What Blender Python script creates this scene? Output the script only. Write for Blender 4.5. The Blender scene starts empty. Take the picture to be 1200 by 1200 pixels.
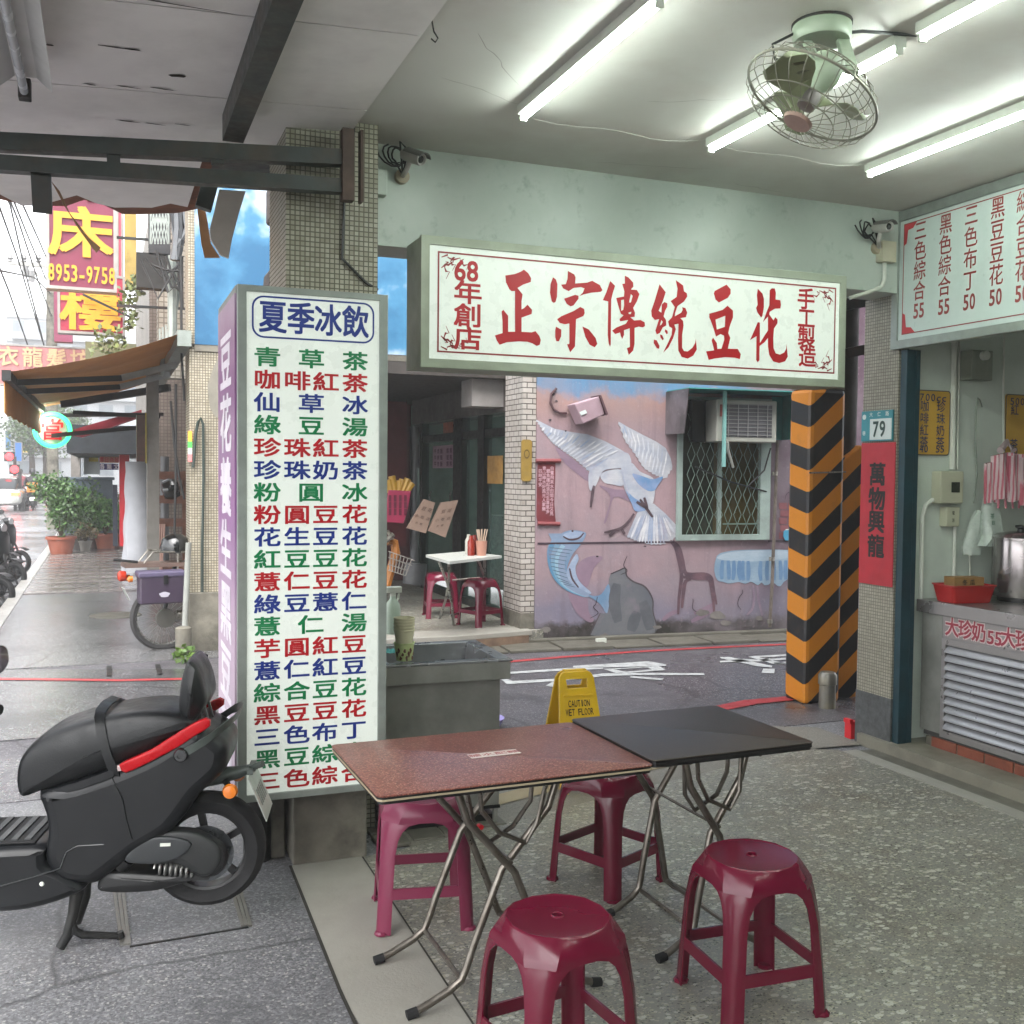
import bpy, math, random
from mathutils import Vector, Matrix
from mathutils.geometry import tessellate_polygon
random.seed(7)
R=math.radians
scn=bpy.context.scene; COL=scn.collection
# ---------------- camera (solved from the vanishing points of the photograph) ----------------
YAW,PIT,ROL,FPX,CAMH=R(21.62),R(2.1915),R(.5606),1202.6,1.67
def cam_axes():
    f=Vector((math.sin(YAW),math.cos(YAW),0)); r=Vector((math.cos(YAW),-math.sin(YAW),0)); u=Vector((0,0,1))
    f,u=f*math.cos(PIT)-u*math.sin(PIT),u*math.cos(PIT)+f*math.sin(PIT)
    r,u=r*math.cos(ROL)+u*math.sin(ROL),u*math.cos(ROL)-r*math.sin(ROL)
    return r,u,f
CR,CU,CF=cam_axes(); CC=Vector((0,0,CAMH))
cam=bpy.data.cameras.new('camera'); camo=bpy.data.objects.new('camera',cam); COL.objects.link(camo)
mw=Matrix.Identity(4)
for i in range(3): mw[i][0],mw[i][1],mw[i][2],mw[i][3]=CR[i],CU[i],-CF[i],CC[i]
camo.matrix_world=mw; cam.sensor_width=36; cam.lens=36*FPX/1200; cam.clip_start=.05; cam.clip_end=600
scn.camera=camo
# ---------------- sky, sun, exposure ----------------
world=bpy.data.worlds.new('World'); scn.world=world; world.use_nodes=True
nt=world.node_tree; nt.nodes.clear()
sky=nt.nodes.new('ShaderNodeTexSky'); sky.sky_type='NISHITA'; sky.sun_disc=False
SUN_EL,SUN_AZ=R(55),R(200)
sky.sun_elevation=SUN_EL; sky.sun_rotation=SUN_AZ; sky.dust_density=3; sky.air_density=1; sky.altitude=0
hs=nt.nodes.new('ShaderNodeHueSaturation'); hs.inputs['Saturation'].default_value=.14; hs.inputs['Value'].default_value=1.15
bg=nt.nodes.new('ShaderNodeBackground'); bg.inputs[1].default_value=.13
wo=nt.nodes.new('ShaderNodeOutputWorld')
nt.links.new(sky.outputs[0],hs.inputs['Color']); nt.links.new(hs.outputs[0],bg.inputs[0]); nt.links.new(bg.outputs[0],wo.inputs[0])
sl=bpy.data.lights.new('sun','SUN'); sl.energy=.5; sl.angle=R(70); sl.color=(1,.98,.95)
so=bpy.data.objects.new('sun',sl); COL.objects.link(so)
sd=Vector((math.sin(SUN_AZ)*math.cos(SUN_EL),math.cos(SUN_AZ)*math.cos(SUN_EL),math.sin(SUN_EL)))
so.rotation_euler=(-sd).to_track_quat('-Z','Y').to_euler()
vs=scn.view_settings; vs.view_transform='Standard'; vs.look='None'; vs.gamma=1; vs.use_curve_mapping=False; vs.exposure=2.45
scn.cycles.max_bounces=8; scn.cycles.diffuse_bounces=5; scn.cycles.glossy_bounces=4; scn.cycles.transparent_max_bounces=8
scn.cycles.volume_bounces=1; scn.cycles.caustics_reflective=False; scn.cycles.caustics_refractive=False; scn.cycles.sample_clamp_indirect=6
scn.cycles.use_denoising=True
# ---------------- points on real planes, read from the photograph ----------------
def ray(x,y): return CR*((x-600)/FPX)-CU*((y-600)/FPX)+CF
def PZ(x,y,z=0.): d=ray(x,y); return CC+d*((z-CAMH)/d.z)
def PX(x,y,X): d=ray(x,y); return CC+d*(X/d.x)
def PY(x,y,Y): d=ray(x,y); return CC+d*(Y/d.y)
def PP(x,y,p,n): d=ray(x,y); return CC+d*((Vector(p)-CC).dot(n)/d.dot(n))
# ---------------- materials ----------------
def lin(h):
    h=h.lstrip('#'); o=[]
    for i in (0,2,4):
        c=int(h[i:i+2],16)/255; o.append(c/12.92 if c<=.04045 else ((c+.055)/1.055)**2.4)
    return o
class NT:
    def __init__(s,name):
        s.m=bpy.data.materials.new(name); s.m.use_nodes=True; s.t=s.m.node_tree; s.t.nodes.clear()
        s.o=s.n('ShaderNodeOutputMaterial'); s.b=s.n('ShaderNodeBsdfPrincipled'); s.l(s.b.outputs[0],s.o.inputs[0])
        s.tc=s.n('ShaderNodeTexCoord'); s.co=s.tc.outputs['Object']
    def n(s,t,**k):
        q=s.t.nodes.new(t)
        for a,b in k.items(): setattr(q,a,b)
        return q
    def l(s,a,b): s.t.links.new(a,b)
    def noise(s,sc,det=3,ro=.55,co=None):
        q=s.n('ShaderNodeTexNoise'); q.inputs['Scale'].default_value=sc; q.inputs['Detail'].default_value=det; q.inputs['Roughness'].default_value=ro
        s.l(co or s.co,q.inputs['Vector']); return q.outputs[0]
    def ramp(s,x,stops):
        q=s.n('ShaderNodeValToRGB'); e=q.color_ramp.elements
        while len(e)<len(stops): e.new(.5)
        for k,(p,c) in zip(e,stops):
            k.position=p; k.color=(*c,1) if not isinstance(c,(int,float)) else (c,c,c,1)
        s.l(x,q.inputs[0]); return q.outputs[0]
    def mix(s,f,a,b,mode='MIX'):
        q=s.n('ShaderNodeMix',data_type='RGBA',blend_type=mode)
        for si,v in ((0,f),(6,a),(7,b)):
            sock=q.inputs[si]
            if isinstance(v,(int,float)): sock.default_value=v if si==0 else (v,v,v,1)
            elif isinstance(v,(list,tuple)): sock.default_value=(*v[:3],1)
            else: s.l(v,sock)
        return q.outputs[2]
    def math(s,op,a,b=0,c=0):
        q=s.n('ShaderNodeMath',operation=op)
        for i,v in enumerate((a,b,c)):
            if isinstance(v,(int,float)): q.inputs[i].default_value=v
            else: s.l(v,q.inputs[i])
        return q.outputs[0]
    def sep(s,co=None):
        q=s.n('ShaderNodeSeparateXYZ'); s.l(co or s.co,q.inputs[0]); return q.outputs
    def bump(s,h,st=.3,d=.01):
        q=s.n('ShaderNodeBump'); q.inputs['Strength'].default_value=st; q.inputs['Distance'].default_value=d
        s.l(h,q.inputs['Height']); s.l(q.outputs[0],s.b.inputs['Normal']); return q
    def set(s,k,v):
        i=s.b.inputs[k]
        if isinstance(v,(int,float)): i.default_value=v
        elif isinstance(v,(list,tuple)): i.default_value=(*v[:3],1)
        else: s.l(v,i)
def M(name,col,rough=.5,metal=0,var=.12,vsc=7,bump=0,bsc=80,dirt=0,dcol='#3a342c',dsc=2.5,emis=0,spec=.5,trans=0,alpha=1,rvar=.08,coat=0):
    k=NT(name); c=lin(col) if isinstance(col,str) else col
    n=k.noise(vsc,4); a=[x*(1-var) for x in c]; b=[min(1,x*(1+var)) for x in c]
    cc=k.ramp(n,[(.3,a),(.7,b)])
    if dirt: cc=k.mix(k.math('MULTIPLY',k.ramp(k.noise(dsc,6,.65),[(.45,0.),(.72,1.)]),dirt),cc,lin(dcol))
    k.set('Base Color',cc); k.set('Metallic',metal)
    k.set('Roughness',k.ramp(k.noise(vsc*2.3,3),[(.3,max(.02,rough-rvar)),(.7,min(1,rough+rvar))]))
    k.b.inputs['Specular IOR Level'].default_value=spec
    if coat: k.b.inputs['Coat Weight'].default_value=coat; k.b.inputs['Coat Roughness'].default_value=.08
    if bump: k.bump(k.noise(bsc,3),bump,.004)
    if emis: k.b.inputs['Emission Strength'].default_value=emis; k.l(cc,k.b.inputs['Emission Color'])
    if trans: k.b.inputs['Transmission Weight'].default_value=trans
    if alpha<1: k.b.inputs['Alpha'].default_value=alpha
    return k.m
def mosaic_mat(name,c1,c2,grout,pitch,w=None,h=None,dirt=.3,rough=.35,g=.12,axis='XZ',off=0.):
    k=NT(name); w=w or pitch; h=h or pitch
    s=k.sep(); u=k.math('ADD',s[0],s[1]); cmb=k.n('ShaderNodeCombineXYZ'); k.l(u,cmb.inputs[0]); k.l(s[2],cmb.inputs[1])
    br=k.n('ShaderNodeTexBrick'); br.offset=off; br.inputs['Scale'].default_value=1; br.inputs['Brick Width'].default_value=w; br.inputs['Row Height'].default_value=h
    br.inputs['Mortar Size'].default_value=g*min(w,h); br.inputs['Mortar Smooth'].default_value=.2
    br.inputs['Color1'].default_value=(*lin(c1),1); br.inputs['Color2'].default_value=(*lin(c2),1); br.inputs['Mortar'].default_value=(*lin(grout),1)
    k.l(cmb.outputs[0],br.inputs[0])
    c=k.mix(k.math('MULTIPLY',k.ramp(k.noise(1.7,6,.65),[(.4,0.),(.75,1.)]),dirt),br.outputs[0],lin('#3d372d'))
    k.set('Base Color',c); k.set('Roughness',k.math('ADD',k.math('MULTIPLY',br.outputs[1],.5),rough))
    k.bump(k.math('SUBTRACT',1,br.outputs[1]),.8,.004); return k.m
def terrazzo_mat():
    k=NT('terrazzo'); n=k.noise(1.3,5,.6)
    base=k.mix(k.ramp(n,[(.35,0.),(.7,1.)]),lin('#7f7d76'),lin('#696761'))
    base=k.mix(k.math('MULTIPLY',k.ramp(k.noise(4,6,.7),[(.5,0.),(.75,1.)]),.55),base,lin('#6a5c49'))
    out=base
    for sc,th,col,fr in ((24,.34,'#aeaba1',.62),(36,.34,'#a5a298',.5),(55,.34,'#969382',.4),(85,.34,'#45463e',.5),(120,.35,'#969380',.4)):
        mp=k.n('ShaderNodeMapping'); k.l(k.co,mp.inputs[0]); mp.inputs['Scale'].default_value=(1,1.5,1); mp.inputs['Location'].default_value=(sc*.37,sc*.11,0)
        nz=k.n('ShaderNodeTexNoise'); nz.inputs['Scale'].default_value=sc*.6; k.l(mp.outputs[0],nz.inputs['Vector'])
        vm=k.n('ShaderNodeMix',data_type='VECTOR'); vm.inputs[0].default_value=.02; k.l(mp.outputs[0],vm.inputs[4]); k.l(nz.outputs[1],vm.inputs[5])
        v=k.n('ShaderNodeTexVoronoi'); v.inputs['Scale'].default_value=sc; k.l(vm.outputs[1],v.inputs['Vector'])
        sp=k.n('ShaderNodeSeparateColor'); k.l(v.outputs['Color'],sp.inputs[0])
        m1=k.math('LESS_THAN',v.outputs[0],k.math('MULTIPLY',sp.outputs[0],th*1.6))
        m2=k.math('GREATER_THAN',sp.outputs[1],fr)
        out=k.mix(k.math('MULTIPLY',m1,m2),out,lin(col))
    k.set('Base Color',out); k.set('Roughness',k.ramp(k.noise(2.2,4),[(.3,.3),(.7,.6)]))
    k.bump(k.noise(120,2),.12,.002); return k.m
def asphalt_mat(name,c,wet=.5,speck='#8a8a88',rl=.12,rh=.6,ws=.8,tint=None,bs=.3,ct=(.38,.62)):
    k=NT(name); n=k.noise(1.1,6,.6); cc=lin(c)
    base=k.ramp(n,[(.3,[x*.75 for x in cc]),(.7,[x*1.25 for x in cc])])
    base=k.mix(k.math('MULTIPLY',k.ramp(k.noise(150,3,.7),[(.50,0.),(.66,1.)]),.8),base,lin(speck))
    base=k.mix(k.math('MULTIPLY',k.ramp(k.noise(95,3,.7),[(.52,0.),(.66,1.)]),.7),base,[x*.35 for x in cc])
    v=k.n('ShaderNodeTexVoronoi'); v.inputs['Scale'].default_value=130; k.l(k.co,v.inputs['Vector']); sc=k.n('ShaderNodeSeparateColor'); k.l(v.outputs['Color'],sc.inputs[0])
    base=k.mix(.55,base,k.ramp(sc.outputs[0],[(0,[x*.35 for x in cc]),(.55,cc),(.9,[min(1,x*1.8) for x in cc]),(1.,lin('#b5b3ae'))]))
    base=k.mix(k.math('MULTIPLY',k.ramp(k.noise(.9,5,.7,),[(.56,0.),(.64,1.)]),.55),base,[x*.4 for x in cc])
    wv=k.n('ShaderNodeTexVoronoi',feature='DISTANCE_TO_EDGE'); wv.inputs['Scale'].default_value=.55; nz=k.n('ShaderNodeTexNoise'); nz.inputs['Scale'].default_value=3; k.l(k.co,nz.inputs['Vector'])
    vm=k.n('ShaderNodeMix',data_type='VECTOR'); vm.inputs[0].default_value=.14; k.l(k.co,vm.inputs[4]); k.l(nz.outputs[1],vm.inputs[5]); k.l(vm.outputs[1],wv.inputs['Vector'])
    base=k.mix(k.math('MULTIPLY',k.ramp(wv.outputs[0],[(.002,1.),(.006,0.)]),.7),base,[x*.25 for x in cc])
    k.set('Base Color',base)
    w=k.noise(ws,5,.6)
    k.set('Roughness',k.ramp(w,[(ct[0],rl),(ct[1],rh)]))
    k.b.inputs['Specular IOR Level'].default_value=.6
    k.bump(k.math('ADD',k.noise(180,3),k.noise(7,3)),bs,.004); return k.m
MAT={}
def m(name,*a,**k):
    if name not in MAT: MAT[name]=M(name,*a,**k)
    return MAT[name]
# ---------------- mesh builder ----------------
class B:
    def __init__(s): s.v=[]; s.f=[]
    def add(s,vs,fs):
        o=len(s.v); s.v+=[Vector(p) for p in vs]; s.f+=[[i+o for i in f] for f in fs]; return s
    def box(s,x0,x1,y0,y1,z0,z1):
        v=[(x,y,z) for z in (z0,z1) for y in (y0,y1) for x in (x0,x1)]
        return s.add(v,[(0,2,3,1),(4,5,7,6),(0,1,5,4),(2,6,7,3),(0,4,6,2),(1,3,7,5)])
    def cbox(s,c,d,rot=None):
        hx,hy,hz=d[0]/2,d[1]/2,d[2]/2
        v=[Vector((x,y,z)) for z in (-hz,hz) for y in (-hy,hy) for x in (-hx,hx)]
        if rot: v=[rot@p for p in v]
        return s.add([p+Vector(c) for p in v],[(0,2,3,1),(4,5,7,6),(0,1,5,4),(2,6,7,3),(0,4,6,2),(1,3,7,5)])
    def bar(s,a,b,w,h=None,up=(0,0,1)):
        a,b=Vector(a),Vector(b); h=h or w; d=(b-a).normalized(); u=Vector(up)
        x=d.cross(u)
        if x.length<1e-4: x=d.cross(Vector((1,0,0)))
        x.normalize(); z=x.cross(d)
        v=[p+x*i*w/2+z*j*h/2 for p in (a,b) for j in (-1,1) for i in (-1,1)]
        return s.add(v,[(0,1,3,2),(4,6,7,5),(0,4,5,1),(2,3,7,6),(0,2,6,4),(1,5,7,3)])
    def rings(s,rs,cap=True,closed=False):
        n=len(rs[0]); o=len(s.v)
        for r in rs: s.v+=[Vector(p) for p in r]
        m_=len(rs)
        for i in range(m_-1+(1 if closed else 0)):
            a=o+i*n; b=o+((i+1)%m_)*n
            for j in range(n): s.f.append([a+j,a+(j+1)%n,b+(j+1)%n,b+j])
        if cap and not closed:
            s.f.append([o+j for j in reversed(range(n))]); s.f.append([o+(m_-1)*n+j for j in range(n)])
        return s
    def tube(s,pts,r,n=8,closed=False,cap=True):
        pts=[Vector(p) for p in pts]; rr=r if isinstance(r,(list,tuple)) else [r]*len(pts)
        L=len(pts); rs=[]; prev=None
        for i,p in enumerate(pts):
            a=pts[i-1] if (i or closed) else p; b=pts[(i+1)%L] if (i<L-1 or closed) else p
            d=(b-a).normalized()
            if prev is None:
                x=d.orthogonal().normalized()
            else:
                x=(prev-d*prev.dot(d)); x=x.normalized() if x.length>1e-6 else d.orthogonal().normalized()
            prev=x; y=d.cross(x)
            rs.append([p+(x*math.cos(2*math.pi*j/n)+y*math.sin(2*math.pi*j/n))*rr[i] for j in range(n)])
        return s.rings(rs,cap,closed)
    def lathe(s,prof,o=(0,0,0),n=24,ax=(0,0,1),cap=True):
        ax=Vector(ax).normalized(); x=ax.orthogonal().normalized(); y=ax.cross(x); o=Vector(o)
        return s.rings([[o+ax*z+(x*math.cos(2*math.pi*j/n)+y*math.sin(2*math.pi*j/n))*max(r,1e-4) for j in range(n)] for r,z in prof],cap)
    def poly(s,loops,th=None):
        """planar polygon (outer loop first, then holes); th = extrusion vector"""
        if not isinstance(loops[0][0],(tuple,list,Vector)) : loops=[loops]
        loops=[[Vector(p) for p in l] for l in loops]
        flat=[p for l in loops for p in l]; tri=tessellate_polygon(loops); o=len(s.v)
        if th is None:
            s.v+=flat; s.f+=[[o+i for i in t] for t in tri]; return s
        th=Vector(th); N=len(flat); s.v+=flat+[p+th for p in flat]
        s.f+=[[o+i for i in t] for t in tri]; s.f+=[[o+N+i for i in reversed(t)] for t in tri]
        k=0
        for l in loops:
            n=len(l)
            for i in range(n): a=o+k+i; b=o+k+(i+1)%n; s.f.append([a,b,b+N,a+N])
            k+=n
        return s
    def ribbon(s,pts,w,nrm,off=0):
        """flat painted stroke, pts 3-D on a plane with normal nrm, w width or list"""
        nrm=Vector(nrm).normalized(); pts=[Vector(p) for p in pts]; ww=w if isinstance(w,(list,tuple)) else [w]*len(pts)
        L=[];Rr=[]
        for i,p in enumerate(pts):
            d=(pts[min(i+1,len(pts)-1)]-pts[max(i-1,0)]).normalized(); x=nrm.cross(d)
            L.append(p+x*ww[i]/2+nrm*off); Rr.append(p-x*ww[i]/2+nrm*off)
        o=len(s.v); n=len(pts); s.v+=L+Rr
        for i in range(n-1): s.f.append([o+i,o+i+1,o+n+i+1,o+n+i])
        return s
W={}
PARTCOUNT=[0]
def mesh_of(name,b,inv=None,smooth=False,mat=None,mesh=None):
    me=bpy.data.meshes.new(name); v=[(inv@p if inv else p) for p in b.v]
    me.from_pydata([tuple(p) for p in v],[],b.f); me.validate()
    import bmesh
    bm=bmesh.new(); bm.from_mesh(me); bmesh.ops.recalc_face_normals(bm,faces=bm.faces); bm.to_mesh(me); bm.free()
    if mat: me.materials.append(mat)
    if smooth:
        for p in me.polygons: p.use_smooth=True
        try: me.set_sharp_from_angle(angle=R(smooth if smooth is not True else 38))
        except Exception: pass
    return me
def props(o,label=None,cat=None,group=None,kind=None):
    for k,v in (('label',label),('category',cat),('group',group),('kind',kind)):
        if v: o[k]=v
    return o
def thing(name,loc=(0,0,0),rot=0,label=None,cat=None,group=None,mat4=None):
    o=bpy.data.objects.new(name,None); o.empty_display_size=.1; COL.objects.link(o)
    mt=mat4 or (Matrix.Translation(loc)@Matrix.Rotation(rot,4,'Z')); o.matrix_world=mt; W[o]=mt
    return props(o,label,cat,group)
def part(name,b,mat,parent=None,smooth=False,local=False,bev=0,label=None,kind=None,mods=None):
    """a mesh object; vertices of b are world coordinates unless local=True"""
    inv=None
    if parent is not None and not local: inv=W[parent].inverted()
    me=mesh_of(name,b,inv,smooth,mat); o=bpy.data.objects.new(name,me); COL.objects.link(o)
    if parent is not None: o.parent=parent; W[o]=W[parent]
    else: W[o]=Matrix.Identity(4)
    if bev:
        md=o.modifiers.new('bevel','BEVEL'); md.width=bev; md.segments=2; md.limit_method='ANGLE'; md.angle_limit=R(40); md.harden_normals=False
    if label: o['label']=label
    if kind: o['kind']=kind
    return o
def solo(name,b,mat,label,cat,group=None,smooth=False,bev=0,kind=None):
    """a thing that is one mesh, origin at its base"""
    xs=[p.x for p in b.v]; ys=[p.y for p in b.v]; zs=[p.z for p in b.v]
    c=Vector(((min(xs)+max(xs))/2,(min(ys)+max(ys))/2,min(zs))); t=Matrix.Translation(c)
    me=mesh_of(name,b,t.inverted(),smooth,mat); o=bpy.data.objects.new(name,me); COL.objects.link(o); o.matrix_world=t; W[o]=t
    if bev:
        md=o.modifiers.new('bevel','BEVEL'); md.width=bev; md.segments=2; md.limit_method='ANGLE'; md.angle_limit=R(40)
    return props(o,label,cat,group,kind)
def struct(name,b,mat,smooth=False,parent=None):
    o=part(name,b,mat,parent,smooth); o['kind']='structure'; return o
def copy_tree(o,parent=None):
    c=o.copy(); COL.objects.link(c)
    if parent is not None: c.parent=parent; c.matrix_parent_inverse=o.matrix_parent_inverse
    for ch in [x for x in KIDS.get(o,[])]: copy_tree(ch,c)
    return c
KIDS={}
def index_kids():
    KIDS.clear()
    for o in COL.objects:
        if o.parent is not None: KIDS.setdefault(o.parent,[]).append(o)
def dup(o,loc,rot=0,scale=1,label=None):
    c=copy_tree(o); c.matrix_world=Matrix.Translation(loc)@Matrix.Rotation(rot,4,'Z')@Matrix.Scale(scale,4); 
    if label: c['label']=label
    return c
# ---------------- lettering ----------------
GC={}
def glyph(ch,bold=.012):
    k=ch
    if k in GC: return GC[k]
    f=bpy.data.curves.new('g','FONT'); f.body=ch; f.offset=0; f.resolution_u=3
    t=bpy.data.objects.new('g',f); COL.objects.link(t)
    dg=bpy.context.evaluated_depsgraph_get(); dg.update()
    me=bpy.data.meshes.new_from_object(t.evaluated_get(dg))
    vs=[(v.co.x,v.co.y) for v in me.vertices]; fs=[list(p.vertices) for p in me.polygons]
    bpy.data.objects.remove(t); bpy.data.curves.remove(f); bpy.data.meshes.remove(me)
    GC[k]=(vs,fs); return GC[k]
def letters(b,items,O,U,V,bold=.012,off=.0):
    """items: (char, cx, cy, w, h) cells in metres on the plane O + U*x + V*y"""
    O,U,V=Vector(O),Vector(U).normalized(),Vector(V).normalized(); N=U.cross(V)
    for ch,cx,cy,w,h in items:
        if ch==' ': continue
        vs,fs=glyph(ch,bold)
        if not vs: continue
        if ord(ch)>0x2000: ex,ey,sw,sh=.5,.355,1.,1.
        else:
            x0,x1=min(v[0] for v in vs),max(v[0] for v in vs); ex=(x0+x1)/2; sw=max(x1-x0,.3); ey,sh=.345,.72
        d=bold*.95
        for k,(a,c) in enumerate(((0,0),(d,d),(-d,-d),(d,-d),(-d,d)) if bold>.014 else ((d,d),(-d,-d)) if bold>.008 else ((0,0),)):
            b.add([O+U*(cx+(x+a-ex)/sw*w)+V*(cy+(y+c-ey)/sh*h)+N*(off+k*.00006) for x,y in vs],fs)
    return b
def row(s,x0,x1,y,w,h):
    n=len(s); return [(c,x0+(x1-x0)*(i+.5)/n,y,w,h) for i,c in enumerate(s)]
def colm(s,x,y1,y0,w,h):
    n=len(s); return [(c,x,y1-(y1-y0)*(i+.5)/n,w,h) for i,c in enumerate(s)]
X_,Y_,Z_=Vector((1,0,0)),Vector((0,1,0)),Vector((0,0,1))
# common materials
steel=m('steel_tube','#8f8c84',.32,.85,var=.2,vsc=25,dirt=.55,dcol='#4a3324',dsc=9)
darkmetal=m('dark_metal','#2b2d2d',.5,.5,var=.2,dirt=.3,dcol='#5b3320',dsc=6)
alu=m('aluminium_frame','#8f9690',.42,.35,var=.1,vsc=14,dirt=.25,dcol='#5d6053')
black=m('black_plastic','#0d0e0f',.42,0,var=.15)
white=m('white_plastic','#cfd2c8',.4,0,var=.06,dirt=.2,dcol='#8a8676')
rubber=m('rubber','#0c0c0e',.75,0,bump=.2,bsc=120)
glass_dark=m('dark_glass','#0c1413',.06,0,var=.2,spec=.8)
def fade_mat(name,stops,z0,z1,rough=.35):
    k=NT(name); z=k.math('DIVIDE',k.math('SUBTRACT',k.math('ADD',k.sep()[2],k.math('MULTIPLY',k.noise(3,4),.25)),z0),z1-z0)
    k.set('Base Color',k.ramp(z,[(p,lin(c)) for p,c in stops])); k.set('Roughness',rough); return k.m
cable_m=m('black_cable','#121212',.5)
# =============== GROUND ===============
asph=asphalt_mat('asphalt_near','#666669',rl=.25,rh=.6)
asph_lane=asphalt_mat('asphalt_lane','#4e4b50',rl=.22,rh=.6,ws=.5)
asph_road=asphalt_mat('asphalt_road','#6b6b6e',rl=.1,rh=.35,ws=.4)
pave_wet=asphalt_mat('wet_pavement_concrete','#5e5e5f',rl=.06,rh=.24,ws=.7,speck='#8f8d88',ct=(.35,.7))
wetlane=asphalt_mat('wet_lane_mouth','#4e4e50',rl=.08,rh=.28,ws=.5)
terr=terrazzo_mat()
beige=M('beige_cement','#96938a',.6,0,var=.12,vsc=3,bump=.3,bsc=90,dirt=.35,dcol='#5c584c',dsc=3)
gutterc=M('gutter_cement','#5f5c52',.55,0,var=.15,vsc=4,bump=.3,bsc=70,dirt=.5,dcol='#3a382f')
b=B(); b.box(-160,60,-30,230,-1.2,-.14); struct('road',b,asph_road)
b=B(); b.box(-1.3,30,-8,9.15,-.14,0); struct('ground',b,asph)
b=B(); b.box(-1.3,40,5.62,9.4,-.14,.004); struct('lane',b,asph_lane)
b=B(); b.poly([(-1.3,6.9,.008),(.66,6.9,.008),(.66,8.9,.008),(-1.3,9.5,.008)]); struct('lane_mouth',b,wetlane)
# near shop floor, its cement borders and threshold
b=B(); b.poly([(1.02,-7,.012),(4.12,-7,.012),(4.12,5.0,.012),(3.9,5.08,.012),(2.6,4.72,.012),(1.25,4.32,.012),(1.02,4.28,.012)]); struct('terrazzo_floor',b,terr)
b=B(); b.poly([(.74,-7,.008),(1.02,-7,.008),(1.02,4.3,.008),(.72,4.3,.008),(.70,4.0,.008),(.69,3.2,.008),(.72,2.6,.008)]); struct('cement_strip',b,beige)
gravelm=M('washed_gravel','#77736a',.6,0,var=.35,vsc=160,bump=.6,bsc=160,dirt=.3)
b=B(); b.poly([(1.25,4.32,.010),(2.6,4.72,.010),(3.9,5.08,.010),(4.36,5.05,.010),(4.36,5.5,.010),(4.1,5.62,.010),(3.4,5.5,.010),(2.4,5.2,.010),(1.2,4.8,.010)]); struct('gravel_edge',b,gravelm)
b=B(); b.poly([(1.5,4.62,.014),(2.3,4.88,.014),(3.3,5.1,.014),(3.9,5.2,.014),(3.9,5.31,.014),(3.2,5.2,.014),(2.2,4.99,.014),(1.5,4.76,.014)]); struct('beige_kerb',b,M('sand_cement','#9a8b6c',.6,0,var=.12,vsc=5,bump=.2,dirt=.3))
b=B(); b.box(4.12,4.22,-7,4.95,0,.016); struct('beige_border',b,beige)
b=B(); b.box(4.22,4.35,-7,4.95,-.02,.006); struct('gutter',b,gutterc)
b=B(); b.box(4.35,9,-7,5.1,-.1,.07); struct('shop_step',b,M('step_cement','#7b776a',.5,0,var=.12,vsc=4,bump=.2,dirt=.5))
b=B(); b.ribbon([(1.02,-3,.0135),(1.02,2,.0135),(1.02,4.28,.0135)],.007,Z_); b.ribbon([(.725,-3,.009),(.69,3.2,.009),(.715,4.3,.009)],.012,Z_); struct('floor_joint',b,m('joint_dark','#2c2a24',.8))
# broken flags under the sink
g=random.Random(3); bs=thing('flagstone_patch',(1.3,4.6,0),0); bs['kind']='structure'
for i in range(4):
    for j in range(2):
        x=1.12+i*.16+g.uniform(-.01,.01); y=4.36+j*.17+i*.03
        b=B(); b.box(x,x+.148,y,y+.155,0,.017+g.uniform(0,.004)); part('flagstone',b,gutterc,bs,bev=.006)
# road paint
redp=M('red_road_paint','#a93438',.45,0,var=.15,dirt=.3); whp=M('white_road_paint','#bcbebc',.5,0,var=.08,dirt=.75,dcol='#5c5b5e',dsc=14)
def gp(x,y,z=.009): p=PZ(x,y,0); p.z=z; return p
b=B(); b.ribbon([gp(560,779),gp(590,777),gp(660,771),gp(740,765),gp(830,760),gp(943,755),gp(1005,752)],.075,Z_); struct('red_line_far',b,redp)
b=B(); b.ribbon([gp(800,842),gp(840,832),gp(880,824),gp(943,818),gp(990,815)],[.05,.13,.14,.12,.1],Z_,.001); struct('red_line_near',b,redp)
b=B(); b.ribbon([gp(-30,797,.013),gp(60,798,.013),gp(140,799,.013),gp(230,797,.013)],.07,Z_); struct('red_line_left',b,redp)
def rp(l): return [gp(560+x/3,720+y/3) for x,y in l]
b=B()
for l in ([(95,207),(300,193),(440,187),(440,195),(300,201),(95,214)],[(335,184),(440,178),(600,168),(662,179),(662,184),(440,190),(335,190)],
          [(72,224),(88,224),(122,238),(300,228),(440,211),(560,209),(795,210),(797,217),(560,217),(440,221),(300,237),(102,249)],
          [(237,256),(262,240),(302,239),(275,259)],[(378,234),(402,232),(400,246),(380,247)],[(536,220),(655,229),(645,235),(536,226)],
          [(850,153),(885,153),(1035,184),(1033,190),(985,186),(855,158)],[(850,167),(940,160),(1010,164),(1010,168),(852,172)],
          [(950,151),(1150,140),(1150,146),(985,155)],[(985,162),(1150,152),(1150,158),(1010,167)],[(950,152),(990,155),(1085,176),(1040,178)],[(1040,173),(1150,166),(1150,174),(1045,179)],
          [(1003,194),(1044,195),(1042,211),(997,209)],[(1093,185),(1143,190),(1146,206),(1112,203)]):
    b.poly(rp(l))
b.poly([rp([(440,195),(636,185),(662,199),(490,212)]),rp([(480,197),(596,190),(612,197),(520,205)])])
struct('road_lettering',b,whp)
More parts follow.
